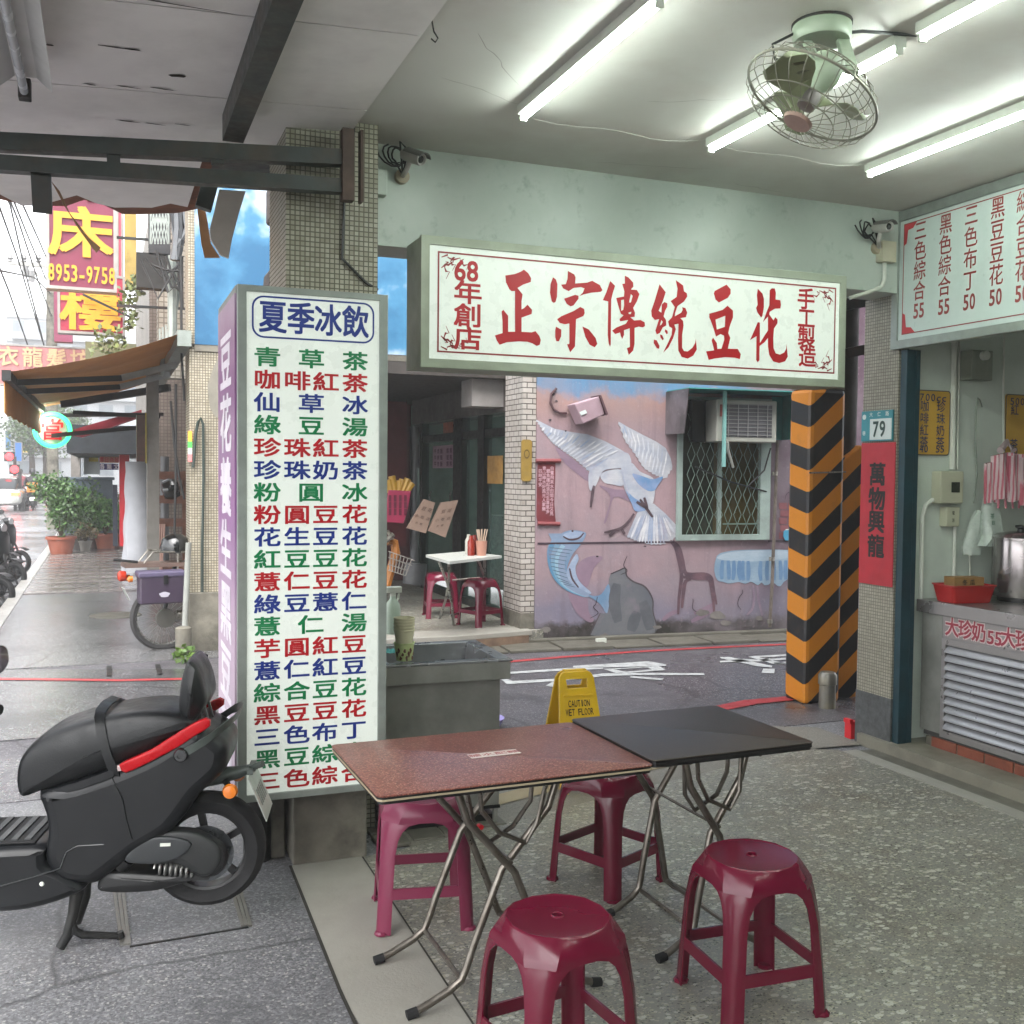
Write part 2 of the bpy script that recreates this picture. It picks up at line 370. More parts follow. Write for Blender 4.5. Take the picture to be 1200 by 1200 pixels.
# gutter slabs and kerb at the mural wall
MA,MB_=Vector((3.884,9.221,0)),Vector((6.925,8.967,0)); MD=(MB_-MA).normalized(); MN=Vector((MD.y,-MD.x,0))  # MN faces the camera
gt=thing('gutter_run',MA); gt['kind']='structure'
for i in range(9):
    a=MA-MD*.9+MD*(i*.52)+MN*.12; q=B()
    q.poly([a+Z_*.004,a+MD*.5+Z_*.004,a+MD*.5+MN*.40+Z_*.004,a+MN*.40+Z_*.004],Z_*(.02+.006*(i%3))); part('drain_slab',q,gutterc,gt,bev=.005)
q=B(); q.poly([MA-MD*.4+MN*.02,MA+MD*3.6+MN*.02,MA+MD*3.6+MN*.10,MA-MD*.4+MN*.10],Z_*.055); part('kerb',q,gutterc,gt,bev=.01)
# pavement beyond the lane: wet cement then tiles
b=B(); b.box(-1.02,9,9.35,40,-.14,.012); struct('pavement',b,pave_wet)
b=B(); b.box(-1.16,-1.02,9.5,40,-.14,.02); struct('kerb_stone',b,M('pale_kerb','#a3a19c',.35,0,var=.1,dirt=.3))
tm=[asphalt_mat('paving_tile_%d'%i,c,rl=.1,rh=.32,speck='#8b8583',bs=.08) for i,c in enumerate(('#77706d','#6e6866','#7f7774'))]
pt=thing('tiled_pavement',(0,18,0)); pt['kind']='structure'; g=random.Random(5); tmesh=[]
for k in range(3):
    q=B(); q.box(-.150,.150,-.303,.303,0,.012); tmesh.append(mesh_of('paving_tile',q,None,False,tm[k]))
for j in range(12):
    for i in range(6):
        o=bpy.data.objects.new('paving_tile',tmesh[g.randrange(3)]); COL.objects.link(o); o.parent=pt; o.location=(-.86+i*.306,-2.9+j*.612,.010+g.uniform(0,.002))
q=B(); q.lathe([(.28,0),(.28,.004)],(.1,12.4,.013),28); struct('manhole',q,gutterc)
for (xa,ya,xb,yb) in ((139,1046,147,1108),(277,1046,289,1086)):
    q=B()
    for k in (-1,0,1):
        a=PZ(xa+k*5,ya,0); c=PZ(xb+k*4.4,yb,0); q.bar((a.x,a.y,.003),(c.x,c.y,.003),.012,.008)
    struct('drain_slot',q,M('slot_metal','#7d7b75',.4,.5) if 'slot_metal' not in bpy.data.materials else bpy.data.materials['slot_metal'])
q=B(); a=PZ(152,1110,0); c=PZ(291,1087,0); q.bar((a.x,a.y,.002),(c.x,c.y,.002),.008,.005); struct('cover_joint',q,darkmetal)
for (x,y) in ((128,788),(186,786)):
    p=gp(x,y,.013); q=B(); q.box(p.x-.02,p.x+.02,p.y-.22,p.y+.22,.012,.017); struct('drain_grate',q,darkmetal)
q=B()
for i in range(14):
    for j in range(9):
        q.lathe([(.017,0),(.012,.005)],(-.95+i*.06,5.95+j*.06,.0),6)
o=part('tactile_studs',q,pave_wet); o['kind']='stuff'; o['label']='raised studs on the wet cement behind the scooter'
# =============== NEAR BUILDING ===============
CZ=3.235
ceilm=M('ceiling_paint','#c6c4be',.55,0,var=.03,vsc=2,dirt=.5,dcol='#a8958d',dsc=.9,bump=.08,bsc=3,spec=.35)
greenp=NT('green_glossy_paint')
n_=greenp.noise(2.2,5,.6); greenp.set('Base Color',greenp.mix(greenp.ramp(greenp.noise(9,6,.7),[(.56,0.),(.7,.5)]),greenp.ramp(n_,[(.3,lin('#a2ada4')),(.7,lin('#b3bbb3'))]),lin('#7b887d')))
greenp.set('Roughness',.33); greenp.bump(greenp.noise(5,3,.5),.3,.02); greenp=greenp.m
b=B(); b.box(1.04,9,-7,5.1,CZ,CZ+.2); struct('ceiling',b,ceilm)
b=B(); b.box(1.155,4.42,4.86,5.12,2.755,CZ); b.box(1.155,4.42,5.12,5.16,2.8,6); solo('lintel_beam',b,greenp,'pale green glossy painted beam above the red and white shop sign','beam')
# left column
MOS=mosaic_mat('grey_mosaic','#a8a493','#8d8976','#5f5c4e',.022,dirt=.35,g=.13)
MOS2=mosaic_mat('mosaic_side','#7c6c60','#66574d','#3a322c',.022,dirt=.35,g=.2)
MOS3=mosaic_mat('light_mosaic','#b5ad9b','#9c937f','#6a6455',.024,dirt=.3,g=.14)
MOS4=mosaic_mat('right_mosaic','#9d988a','#8a8578','#6d695c',.02,dirt=.3,g=.12)
conc=M('weathered_concrete','#6e6a5f',.7,0,var=.3,vsc=7,bump=.7,bsc=30,dirt=.95,dcol='#35322a',dsc=3)
t=thing('mosaic_column',(.95,4.85,0),0,'mosaic tiled column behind the tall drinks menu lightbox','column')
b=B(); b.box(.742,1.155,4.6,5.08,0,6); part('shaft',b,MOS,t)
b=B(); b.box(.727,1.045,4.3,4.6,0,.5); part('base_block',b,conc,t,bev=.01)
b=B(); b.tube([(.60,4.45,0),(.60,4.45,.4)],.06,16); part('stub_pipe',b,darkmetal,t,smooth=True)
b=B(); b.box(.655,.715,4.42,4.6,0,.45); part('side_post',b,conc,t,bev=.008)
# right column
t=thing('right_column',(4.5,5,0),0,'narrow mosaic column with the house number and red couplet','column')
b=B(); b.box(4.392,4.47,4.86,5.16,.33,2.755); part('shaft',b,MOS4,t)
b=B(); b.box(4.385,4.475,4.853,5.165,0,.33); part('base_block',b,M('dark_granite','#4b4c4d',.5,0,var=.35,vsc=30,dirt=.5,dcol='#22241f'),t,bev=.005)
t=thing('house_number_plate',(4.38,5,1.9),0,'teal and white house number plate 79 on right column','plate')
tealp=m('teal_plate','#2f7c86',.35); whpan=m('white_panel','#bfc8c4',.35,0,var=.03)
b=B(); b.box(4.378,4.388,4.885,5.155,1.885,2.07); part('panel',b,tealp,t)
b=B(); b.box(4.374,4.379,4.89,5.075,1.893,2.02); part('number_field',b,whpan,t)
def wallX(b,items,x,y0,z0,bold=.012): # text on a face looking to -X; u runs to -Y
    return letters(b,items,(x,y0,z0),(0,-1,0),(0,0,1),bold)
dk=m('dark_green_ink','#1d3b33',.5)
b=wallX(B(),row('79',.03,.145,.065,.045,.095),4.3725,5.08,1.893,.02); part('lettering',b,dk,t)
b=wallX(B(),row('大仁路',.05,.26,.163,.03,.03)+row('巷',.0,.05,.05,.03,.03),4.3765,5.155,1.885); b.lathe([(.016,0),(.016,.001)],(4.3775,5.13,2.035),16,(-1,0,0)); part('street_lettering',b,whpan,t)
t=thing('red_couplet',(4.38,5,1.4),0,'red paper couplet with black brush characters under the number plate','paper')
redpap=m('red_paper','#a3222e',.55,0,var=.12,bump=.4,bsc=14); ink=m('black_ink','#15100f',.6)
b=B(); b.box(4.3845,4.3885,4.862,5.158,1.005,1.875); part('paper',b,redpap,t)
b=B()
for ch,z in (('萬',1.68),('物',1.53),('興',1.39),('龍',1.24)): wallX(b,[(ch,.15,0,.15,.145)],4.3835,5.16,z,.03)
part('lettering',b,ink,t)
# shop interior behind the teal shutter post
intw=M('pale_green_wall','#c6cfc5',.45,0,var=.05,vsc=3,dirt=.3,dcol='#7e8a7c',dsc=1.6,bump=.1,bsc=12)
b=B(); b.box(4.47,9.2,4.88,5.1,0,CZ); solo('shop_back_wall',b,intw,'pale green shop wall with two yellow price signs','wall')
b=B(); b.box(4.47,9.2,5.1,5.16,0,6); solo('shop_outer_wall',b,conc,'grey rendered outer wall of the shop facing the lane','wall')
b=B(); b.box(-3.2,9.2,-7.2,-7,-.14,3.9); solo('added_rear_wall',b,M('rear_grey_render','#5d5a55',.8,0,var=.2,dirt=.4),'added unseen grey wall behind the camera that blocks sky reflections','wall')  # added out of view to keep open sky from reflecting in the shop
b=B(); b.box(9.0,9.2,-7,4.88,0,CZ); solo('shop_end_wall',b,intw,'pale green end wall deep inside the shop','wall')
t=thing('shutter_post',(4.5,4.78,0),0,'dark teal metal shutter guide post beside right column','post')
teald=m('dark_teal_paint','#0f323c',.4,.1,var=.2,dirt=.3,dcol='#0d1e20')
b=B(); b.box(4.47,4.503,4.80,4.856,.07,2.42); b.box(4.40,4.47,4.80,4.852,.0,2.42); part('channel',b,teald,t,bev=.003)
b=B(); b.box(4.505,4.518,4.82,4.878,.07,2.42); part('rubber_strip',b,black,t)
t=thing('standpipe',(4.66,4.78,.07),0,'short pale water pipe stub left of the counter','pipe')
b=B(); b.tube([(4.6,4.74,.07),(4.6,4.74,.33)],.02,12); part('pipe',b,white,t,smooth=True)
b=B(); b.lathe([(.027,.2),(.03,.22),(.03,.26),(.024,.27)],(4.6,4.74,0),12); part('valve',b,m('brass_valve','#4b4a2a',.5,.4),t,smooth=True)
# =============== AWNING ROOF LEFT OF THE SHOP ===============
fibre=M('white_fibreboard','#e0dcd8',.6,0,var=.05,vsc=3,dirt=.3,dcol='#847c76',dsc=1.8,bump=.1,bsc=20)
t=thing('lean_to_roof',(.3,3,3.1),0,'stained white board ceiling of the lean-to roof on the left','roof')
def roofz(x): return 3.13+.055*(x-.0)
ys=[-7,-5.5,-4.2,-3,-1.6,-.3,.8,1.75,2.62,3.5,4.3,5.2]
for i in range(len(ys)-1):
    for (xa,xb) in ((-.9,.52),(.525,1.03)):
        q=B(); a,c=ys[i]+.004,ys[i+1]-.004
        q.poly([(xa,a,roofz(xa)),(xb,a,roofz(xb)),(xb,c,roofz(xb)),(xa,c,roofz(xa))],Z_*.012); part('ceiling_board',q,fibre,t)
g=random.Random(11)
def torn(xa,xb,y0,y1,n=14,amp=.18):
    pts=[(xa,y0,roofz(xa)),(xb,y0,roofz(xb))]+[(xb+(xa-xb)*i/n,y1+g.uniform(-amp,amp)*.6-amp*.5*math.sin(i*1.3),roofz(xb+(xa-xb)*i/n)) for i in range(n+1)]
    return pts
q=B(); q.poly(torn(-.9,.44,5.205,6.15),Z_*.012); part('torn_board',q,fibre,t)
rust=M('rust_brown','#6b3a22',.8,0,var=.35,vsc=10,bump=.5,bsc=40)
q=B(); q.poly([(p[0],p[1]+(.06 if p[1]>5.3 else 0),p[2]+.02) for p in torn(-.9,.5,5.205,6.3)],Z_*.008); part('rotten_edge',q,rust,t)
q=B(); q.poly([(-.95,-7,roofz(-.95)+.06),(1.03,-7,roofz(1)+.06),(1.03,5.9,roofz(1)+.06),(-.95,5.9,roofz(-.95)+.06)],Z_*.02); part('roof_sheet',q,darkmetal,t)
# stains and a hole
q=B(); 
for (x,y,w,d) in ((208,88,.035,.02),(130,54,.1,.006),(155,57,.04,.006),(105,98,.03,.006),(150,101,.05,.006),(190,103,.07,.006),(55,51,.035,.01),(150,141,.06,.006),(180,144,.05,.006),(215,145,.04,.006),(130,160,.04,.006),(205,3,.2,.006)):
    p=PP(x,y,(0,0,3.13),Vector((-.055,0,1)));n=9
    q.poly([(p.x+math.cos(k*6.283/n)*w*g.uniform(.6,1.1),p.y+math.sin(k*6.283/n)*d*g.uniform(.5,1.2),roofz(p.x)-.002-.0003*len(q.v)/9-math.cos(k*6.283/n)*w*-.0) for k in range(n)])
part('stain',q,m('dark_stain','#2b201b',.9,var=.4,vsc=30),t)
# steel frame
fr=thing('steel_frame',(.3,4.5,3),0,'dark rusty steel beams carrying the lean-to roof on the left','frame')
grn=M('dark_green_steel','#353a38',.5,.2,var=.25,vsc=12,dirt=.55,dcol='#4d3a2b',dsc=5,bump=.2,bsc=40)
def zz(x,y): return PY(x,y,4.5).z
za,zb=zz(0,157),zz(400,190); 
def zl(x,a,b2): 
    xa=PY(0,157,4.5).x; xb=PY(400,190,4.5).x; return a+(b2-a)*(x-xa)/(xb-xa)
for nm,(p0,p1,q0,q1) in {'upper':((0,157),(400,177),(0,177),(400,194)),'lower':((0,183),(400,208),(0,201),(400,230))}.items():
    a=(PY(*p0,4.5)+PY(*q0,4.5))/2; c=(PY(*p1,4.5)+PY(*q1,4.5))/2; d=(c-a).normalized(); h=abs(PY(*p0,4.5).z-PY(*q0,4.5).z)
    q=B(); q.bar(a-d*.5,c+d*(.0),.06,h); part('beam',q,grn,fr)
for x in (133,255):
    q=B(); a=PY(x,176,4.5); q.bar(a,a-Z_*.06,.05,.04,(0,1,0)); part('spacer',q,grn,fr)
q=B(); a=PY(407,152,4.48); c=PY(407,236,4.48); q.bar(a,c,.05,.05,(0,1,0)); q.bar(a+X_*.06,c+X_*.06,.012,.05,(0,1,0)); part('end_bracket',q,M('rusty_bracket','#4a3a32',.7,.2,var=.3,vsc=9,dirt=.6,dcol='#2a1d17'),fr)
q=B(); q.bar((.505,-7,roofz(.5)-.055),(.505,4.5,roofz(.5)-.055),.085,.11); part('rafter',q,grn,fr)
q=B(); q.bar((-.86,-7,roofz(-.86)-.055),(-.86,4.5,roofz(-.86)-.055),.085,.11); part('rafter',q,grn,fr)
q=B(); a=PY(48,202,4.5); c=PY(50,246,4.62); q.bar(a,c,.072,.05,(0,1,0)); part('hanging_post',q,grn,fr)
q=B(); q.bar(PY(246,215,4.8),PY(238,245,4.8),.07,.05,(0,1,0)); part('hanging_post',q,grn,fr)
# peeled strips hanging from the roof edge
q=B(); a=[PY(x,y,4.75) for x,y in ((60,212),(70,224),(82,250),(104,278),(118,290),(113,296),(108,290),(92,268),(75,240))]; q.poly(a,Y_*.008); solo('peeled_strip',q,M('brown_board','#8a6a4c',.7,0,var=.2),'thin brown strip of board dangling in front of the maroon sign','board')
q=B(); q.poly([PY(x,y,6) for x,y in ((229,222),(238,232),(243,258),(247,285),(258,302),(240,302),(236,285),(232,250))],Y_*.01); solo('peeled_strip',q,M('orange_board','#a87a52',.7,0,var=.15),'orange-brown strip of board hanging beside the blue painted beam','board')
q=B(); q.poly([PY(x,y,5.6) for x,y in ((257,222),(288,224),(280,250),(272,280),(268,302),(258,298),(247,280),(246,268),(252,245))],Y_*.03); solo('hanging_board',q,M('pale_board','#c4bcb0',.6,0,var=.1,bump=.2,bsc=8),'bent pale grey board hanging left of the mosaic column','board')
t=thing('junk_bundle',(.9,6.0,2.9),0,'dark bundle of pipes and boxes under the eaves by the column','junk')
q=B(); q.cbox((1.15,6.3,2.78),(.5,.3,.12),Matrix.Rotation(R(6),3,'Y')); part('dark_pipe_box',q,black,t,bev=.02)
q=B(); q.cbox((1.12,6.5,3.0),(.3,.2,.22)); part('grey_box',q,m('dusty_grey','#6f6a61',.7,var=.2,dirt=.5),t,bev=.015)
q=B(); q.cbox((1.15,6.4,3.28),(.45,.2,.22)); part('black_box',q,black,t,bev=.02)
# old fluorescent fitting, unlit
t=thing('unlit_tube_fitting',(-.25,3.4,3),0,'unlit white twin trough tube fitting at top left of the lean-to','lamp')
fw=m('old_white_enamel','#b9b8b4',.45,0,var=.06,dirt=.3,dcol='#807a70')
ax=-.25; fz=2.985
q=B()
for (xa,za_,xb,zb_) in ((-.085,.0,-.035,.045),(-.035,.045,.035,.045),(.035,.045,.085,0)):
    q.poly([(ax+xa,2.7,fz+za_),(ax+xb,2.7,fz+zb_),(ax+xb,4.0,fz+zb_),(ax+xa,4.0,fz+za_)],Z_*.006)
q.box(ax-.03,ax+.03,2.7,4.0,fz+.052,fz+.1); part('trough',q,fw,t)
q=B(); q.tube([(ax-.01,2.74,fz+.012),(ax-.01,4.06,fz+.012)],.0145,12); part('tube',q,m('dead_tube','#aeb0b2',.25),t,smooth=True)
q=B(); q.box(ax-.03,ax+.012,4.05,4.1,fz-.01,fz+.06); part('end_socket',q,darkmetal,t,bev=.004)
# =============== SHOP SIGNS ===============
lightp=M('backlit_acrylic','#ced4cc',.3,0,var=.02,emis=.075)
redink=m('red_ink','#b00f1c',.4,0,var=.05); blueink=m('blue_ink','#142f80',.4,0,var=.05); greenink=m('green_ink','#037845',.4,0,var=.05)
def lightbox(name,x0,x1,y0,y1,z0,z1,fw,label,cat,frame,pm):
    t=thing(name,((x0+x1)/2,(y0+y1)/2,z0),0,label,cat)
    q=B(); q.box(x0+.004,x1-.004,y0+.02,y1,z0+.004,z1-.004); part('housing',q,frame,t)
    q=B()
    O=[(x0,y0,z0),(x1,y0,z0),(x1,y0,z1),(x0,y0,z1)]; fx,fb,ft=fw if isinstance(fw,tuple) else (fw,fw,fw); I=[(x0+fx,y0,z0+fb),(x1-fx,y0,z0+fb),(x1-fx,y0,z1-ft),(x0+fx,y0,z1-ft)]
    q.poly([O,I],Y_*.03); part('frame',q,frame,t,bev=.002)
    q=B(); q.box(x0+fx-.004,x1-fx+.004,y0+.008,y0+.019,z0+fb-.004,z1-ft+.004); part('panel',q,pm,t)
    return t
# tall drinks menu
mx0,mx1,mz0,mz1,my=.477,1.074,.358,2.388,4.1
t=lightbox('drinks_menu_lightbox',mx0,mx1,my,my+.49,mz0,mz1,(.035,.028,.025),'tall white lightbox of hot and cold drinks in blue, red and green characters','sign',alu,lightp)
rows=[('青草茶','g'),('咖啡紅茶','r'),('仙草冰','b'),('綠豆湯','g'),('珍珠紅茶','r'),('珍珠奶茶','b'),('粉圓冰','g'),('粉圓豆花','r'),('花生豆花','b'),('紅豆豆花','g'),('薏仁豆花','r'),('綠豆薏仁','b'),('薏仁湯','g'),('芋圓紅豆','r'),('薏仁紅豆','b'),('綜合豆花','g'),('黑豆豆花','r'),('三色布丁','b'),('黑豆綜合','g'),('三色綜合','r')]
z1r,z20=PY(366,421,my).z,PY(366,911,my).z; ink3={'r':redink,'g':greenink,'b':blueink}
for i,(s,c) in enumerate(rows):
    z=z1r+(z20-z1r)*i/19
    xs=[PY(v,600,my).x for v in ((313.5,348.5,382,416) if len(s)==4 else (313.5,365,416))]
    q=letters(B(),[(ch,x,0,.108,.079) for ch,x in zip(s,xs)],(0,my+.0065,z),X_,Z_,.021); part('lettering',q,ink3[c],t)
zt=PY(366,374.5,my).z
q=letters(B(),[(ch,PY(v,400,my).x,0,.112,.132) for ch,v in zip('夏季冰飲',(320,353,385,417))],(0,my+.0065,zt),X_,Z_,.02); part('title_lettering',q,blueink,t)
def rrect(x0,x1,z0,z1,r,y,n=6):
    o=[]
    for cx,cz,a in ((x1-r,z1-r,0),(x0+r,z1-r,90),(x0+r,z0+r,180),(x1-r,z0+r,270)):
        for k in range(n+1): an=R(a+90*k/n); o.append((cx+r*math.cos(an),y,cz+r*math.sin(an)))
    return o
q=B(); q.poly([rrect(.532,1.018,zt-.082,zt+.082,.045,my+.0065),rrect(.539,1.011,zt-.075,zt+.075,.039,my+.0065)]); part('title_border',q,blueink,t)
purp=fade_mat('faded_purple_panel',[(0,'#c4b2c0'),(.25,'#b69cb2'),(.45,'#97699a'),(.8,'#8a5c86'),(.93,'#b5a4b6'),(1,'#c6bcc8')],.36,2.39); 
q=B(); q.box(.470,.4785,my+.035,4.76,mz0+.03,mz1-.03); part('side_panel',q,purp,t)
q=B(); q.box(.474,.50,4.76,4.785,mz0,mz1); q.box(.474,.50,my+.031,4.76,mz1-.03,mz1); q.box(.474,.50,my+.031,4.76,mz0,mz0+.03); q.box(.479,.60,4.59,4.78,mz0+.01,mz1-.01); part('side_frame',q,alu,t)
q=letters(B(),colm('豆花養生黑豆花',.33,2.25,.42,.44,.25),(.4690,4.78,0),(0,-1,0),Z_,.03); part('side_lettering',q,m('pale_lilac_ink','#e2dae2',.4),t)
# main red sign
sx0,sx1,sy,sz0,sz1=1.36,3.785,4.6,2.156,2.765
t=lightbox('bean_pudding_shop_sign',sx0,sx1,sy,sy+.255,sz0,sz1,.042,'long white lightbox with red brush calligraphy hanging under the green beam','sign',M('olive_frame','#9aa190',.5,.15,var=.1,dirt=.3,dcol='#55523f'),lightp)
darkred=m('dark_red_line','#8e2a2c',.4)
def frame2(x0,x1,z0,z1,w,y): return [[(x0,y,z0),(x1,y,z0),(x1,y,z1),(x0,y,z1)],[(x0+w,y,z0+w),(x1-w,y,z0+w),(x1-w,y,z1-w),(x0+w,y,z1-w)]]
q=B(); yy=sy+.0065; q.poly(frame2(sx0+.082,sx1-.066,sz0+.073,sz1-.068,.008,yy)); part('border',q,darkred,t)
q=B()
for (cx,cz,sx_,sz_) in ((sx0+.10,sz1-.085,1,-1),(sx0+.10,sz0+.09,1,1),(sx1-.085,sz1-.085,-1,-1),(sx1-.085,sz0+.09,-1,1)):
    for (a,bq,c,d) in ((0,.0,.1,.02),(.02,.02,.03,.1),(.0,.05,.06,.03),(.05,.0,.06,.06),(.09,.01,.13,.05)):
        q.ribbon([Vector((cx+sx_*(a+(c-a)*k/5+.012*math.sin(k*2)),yy,cz+sz_*(bq+(d-bq)*k/5+.01*math.cos(k*2.4)))) for k in range(6)],[.004,.009,.005,.01,.004,.002],-Y_,.0002)
part('corner_flourish',q,darkred,t)
q=B(); p=PY(547,317,sy); q=letters(q,row('68',-.062,.062,0,.052,.095),(p.x,yy,p.z),X_,Z_,.02)
for ch,px,py in (('年',549,343),('創',549,370),('店',549,397)): p=PY(px,py,sy); letters(q,[(ch,0,0,.145,.115)],(p.x,yy,p.z),X_,Z_,.022)
for ch,px,py in (('手',945.5,350.5),('工',946,373),('製',946,396),('造',947,418)): p=PY(px,py,sy); letters(q,[(ch,0,0,.118,.12)],(p.x,yy,p.z),X_,Z_,.02)
part('small_lettering',q,redink,t)
def sp(o,s,l):
    r=[]
    for x,y in l: p=PY(o[0]+x/s,o[1]+y/s,yy); r.append(p)
    return r
A,A2,A3=(570,300),(690,310),(810,320)
strokes=[ # brush shapes
 (A,10,[[(222,228),(330,212),(400,185),(440,160),(490,200),(525,260),(520,305),(430,335),(365,375),(425,450),(412,530),(412,625),(440,610),(482,570),(535,630),(530,680),(412,722),(412,888),(530,895),(575,880),(620,935),(638,985),(625,1040),(590,1055),(540,1025),(480,1005),(380,1000),(240,1010),(155,1040),(120,990),(100,930),(190,903),(190,780),(178,650),(198,630),(255,700),(255,888),(335,888),(335,410),(295,412),(270,390),(230,310)]]),
 (A,10,[[(780,248),(815,275),(833,330),(828,480),(810,540),(788,550),(765,530),(745,430),(752,330)]]),
 (A,10,[[(955,175),(1030,215),(1045,250),(1040,322),(1180,312),(1240,290),(1330,340),(1360,400),(1340,420),(1230,430),(1140,450),(1090,470),(1130,430),(1150,380),(1110,365),(1020,375),(965,412),(900,380),(875,335),(930,330),(950,270)]]),
 (A,10,[[(910,500),(1040,455),(1080,465),(1080,500),(1020,580),(985,590),(940,560)]]),
 (A,10,[[(828,740),(880,705),(1020,645),(1100,597),(1145,620),(1152,670),(1135,705),(1050,740),(1045,900),(1038,1060),(982,1128),(945,1035),(972,1030),(972,790),(920,800),(860,785)]]),
 (A,10,[[(815,828),(878,862),(876,940),(850,1000),(820,1000),(806,950),(806,870)]]),
 (A,10,[[(1125,825),(1200,860),(1280,960),(1300,1030),(1270,1070),(1210,1040),(1160,950)]]),
 (A2,9.23,[[(232,178),(285,230),(262,300),(243,380),(240,600),(238,860),(230,890),(215,850),(205,760),(210,400),(152,385),(190,300)]]),
 (A2,9.23,[[(390,120),(430,140),(480,195),(482,240),(455,270),(520,275),(548,320),(520,400),(480,470),(500,520),(495,565),(450,570),(490,605),(560,600),(605,625),(608,665),(585,680),(540,672),(495,685),(495,860),(480,930),(432,978),(412,905),(445,890),(443,690),(380,710),(382,760),(362,805),(345,770),(338,735),(285,752),(252,715),(300,680),(400,640),(425,600),(340,615),(332,590),(375,550),(345,530),(320,450),(296,362),(380,345),(385,290),(362,210),(390,205)],[(455,320),(475,340),(455,410),(435,410)],[(350,385),(380,380),(382,440),(372,490),(350,500)],[(430,520),(460,510),(455,535),(432,535)]]),
 (A2,9.23,[[(765,212),(832,300),(800,400),(755,500),(785,520),(790,430),(820,405),(850,420),(848,460),(825,500),(810,560),(835,600),(838,660),(800,680),(770,740),(735,755),(720,715),(760,590),(715,600),(680,560),(675,500),(710,400),(740,300)],[(785,600),(800,620),(785,650),(768,660)]]),
 (A2,9.23,[[(705,812),(735,820),(765,880),(760,912),(735,905),(702,850)]]),(A2,9.23,[[(770,755),(795,765),(812,805),(800,820),(775,790)]]),(A2,9.23,[[(825,700),(850,715),(855,745),(840,752),(822,725)]]),
 (A2,9.23,[[(940,168),(1020,225),(1030,290),(1060,310),(1065,345),(1030,400),(960,450),(935,520),(930,560),(1000,520),(1015,490),(1010,460),(1045,470),(1065,520),(1050,570),(990,580),(1020,610),(1025,660),(1010,760),(1010,900),(1030,935),(1070,940),(1120,900),(1150,850),(1158,800),(1168,920),(1130,985),(1070,1018),(1005,1000),(968,930),(965,800),(970,640),(925,650),(942,700),(910,800),(860,900),(805,952),(850,860),(895,760),(903,690),(870,670),(858,615),(900,570),(930,460),(885,395),(950,350),(960,260)]]),
 (A3,10,[[(275,210),(330,180),(415,135),(462,190),(462,240),(430,290),(325,345),(285,310),(265,240)]]),
 (A3,10,[[(212,475),(290,455),(370,430),(425,382),(490,440),(490,520),(460,600),(445,650),(435,705),(458,760),(430,885),(480,888),(545,888),(582,950),(570,1008),(510,992),(400,985),(280,1000),(205,1018),(175,918),(270,905),(240,790),(255,755),(300,820),(305,890),(355,885),(388,780),(385,735),(345,715),(290,745),(265,660),(230,560),(212,520)],[(285,545),(400,500),(395,630),(300,662)]]),
 (A3,10,[[(780,182),(835,240),(852,300),(852,400),(835,500),(820,522),(775,460),(760,410),(778,370),(770,260)]]),
 (A3,10,[[(920,200),(945,178),(980,180),(992,230),(988,310),(1045,318),(1052,370),(1045,415),(980,418),(920,455),(915,485),(965,555),(985,515),(1012,545),(1010,590),(970,650),(962,760),(965,880),(990,940),(1040,955),(1090,930),(1112,890),(1117,830),(1132,980),(1100,1035),(1030,1055),(960,1035),(915,960),(900,860),(900,760),(860,810),(802,855),(800,950),(800,1020),(780,1045),(762,1020),(765,740),(690,785),(740,670),(780,575),(805,580),(805,820),(855,740),(900,670),(900,510),(840,575),(890,440),(915,380),(918,280)]])]
for o_,s_,l_ in strokes:
    q=B(); q.poly([sp(o_,s_,l) for l in l_]); part('brush_lettering',q,redink,t)
# wall menu board (right)
bx=4.365; t=thing('wall_menu_board',(bx,4.2,2.43),0,'white framed menu board with red columns of dishes and prices, top right','sign')
q=B(); q.box(bx+.022,bx+.075,3.0,4.90,2.43,3.228); part('housing',q,alu,t)
q=B(); fo=[(bx,4.905,2.425),(bx,3.0,2.425),(bx,3.0,3.232),(bx,4.905,3.232)]; fi=[(bx,4.855,2.475),(bx,3.05,2.475),(bx,3.05,3.172),(bx,4.855,3.172)]; q.poly([fo,fi],X_*.03); part('frame',q,alu,t,bev=.002)
q=B(); q.box(bx+.012,bx+.02,3.04,4.86,2.47,3.18); part('panel',q,m('unlit_panel','#b7c4bf',.35,0,var=.03),t)
mr=m('brown_red_ink','#8c3a38',.5); q=B(); q.poly([[(bx+.0105,4.825,2.505),(bx+.0105,3.06,2.505),(bx+.0105,3.06,3.152),(bx+.0105,4.825,3.152)],[(bx+.0105,4.819,2.511),(bx+.0105,3.066,2.511),(bx+.0105,3.066,3.146),(bx+.0105,4.819,3.146)]]); part('border',q,mr,t)
q=B()
for zc,sg in ((3.146,-1),(2.511,1)):
    q.poly([(bx+.010,4.819,zc),(bx+.010,4.72,zc),(bx+.010,4.75,zc+sg*.03),(bx+.010,4.79,zc+sg*.035),(bx+.010,4.80,zc+sg*.11),(bx+.010,4.819,zc+sg*.12)])
part('corner_ornament',q,m('bright_red_ink','#b8363a',.5),t)
for i,(s,pr,px,y1,y0) in enumerate((('三色綜合','55',1077.5,258,352),('黑色綜合','55',1107,250,347),('三色布丁','50',1137,239,341),('黑豆豆花','50',1168,230,335),('綜合豆花','50',1199,222,330),('花生豆花','50',1232,212,324),('紅豆豆花','50',1267,203,318))):
    a=PX(px,y1,bx); c=PX(px,y0,bx); yc=a.y; h=(a.z-c.z)/4
    q=B(); letters(q,[(ch,0,a.z-h*(k+.5),.098,.118) for k,ch in enumerate(s)],(bx+.0105,yc,0),-Y_,Z_,.012)
    letters(q,row(pr,-.045,.045,c.z-.055,.034,.085),(bx+.0105,yc,0),-Y_,Z_,.02); part('lettering',q,mr,t)
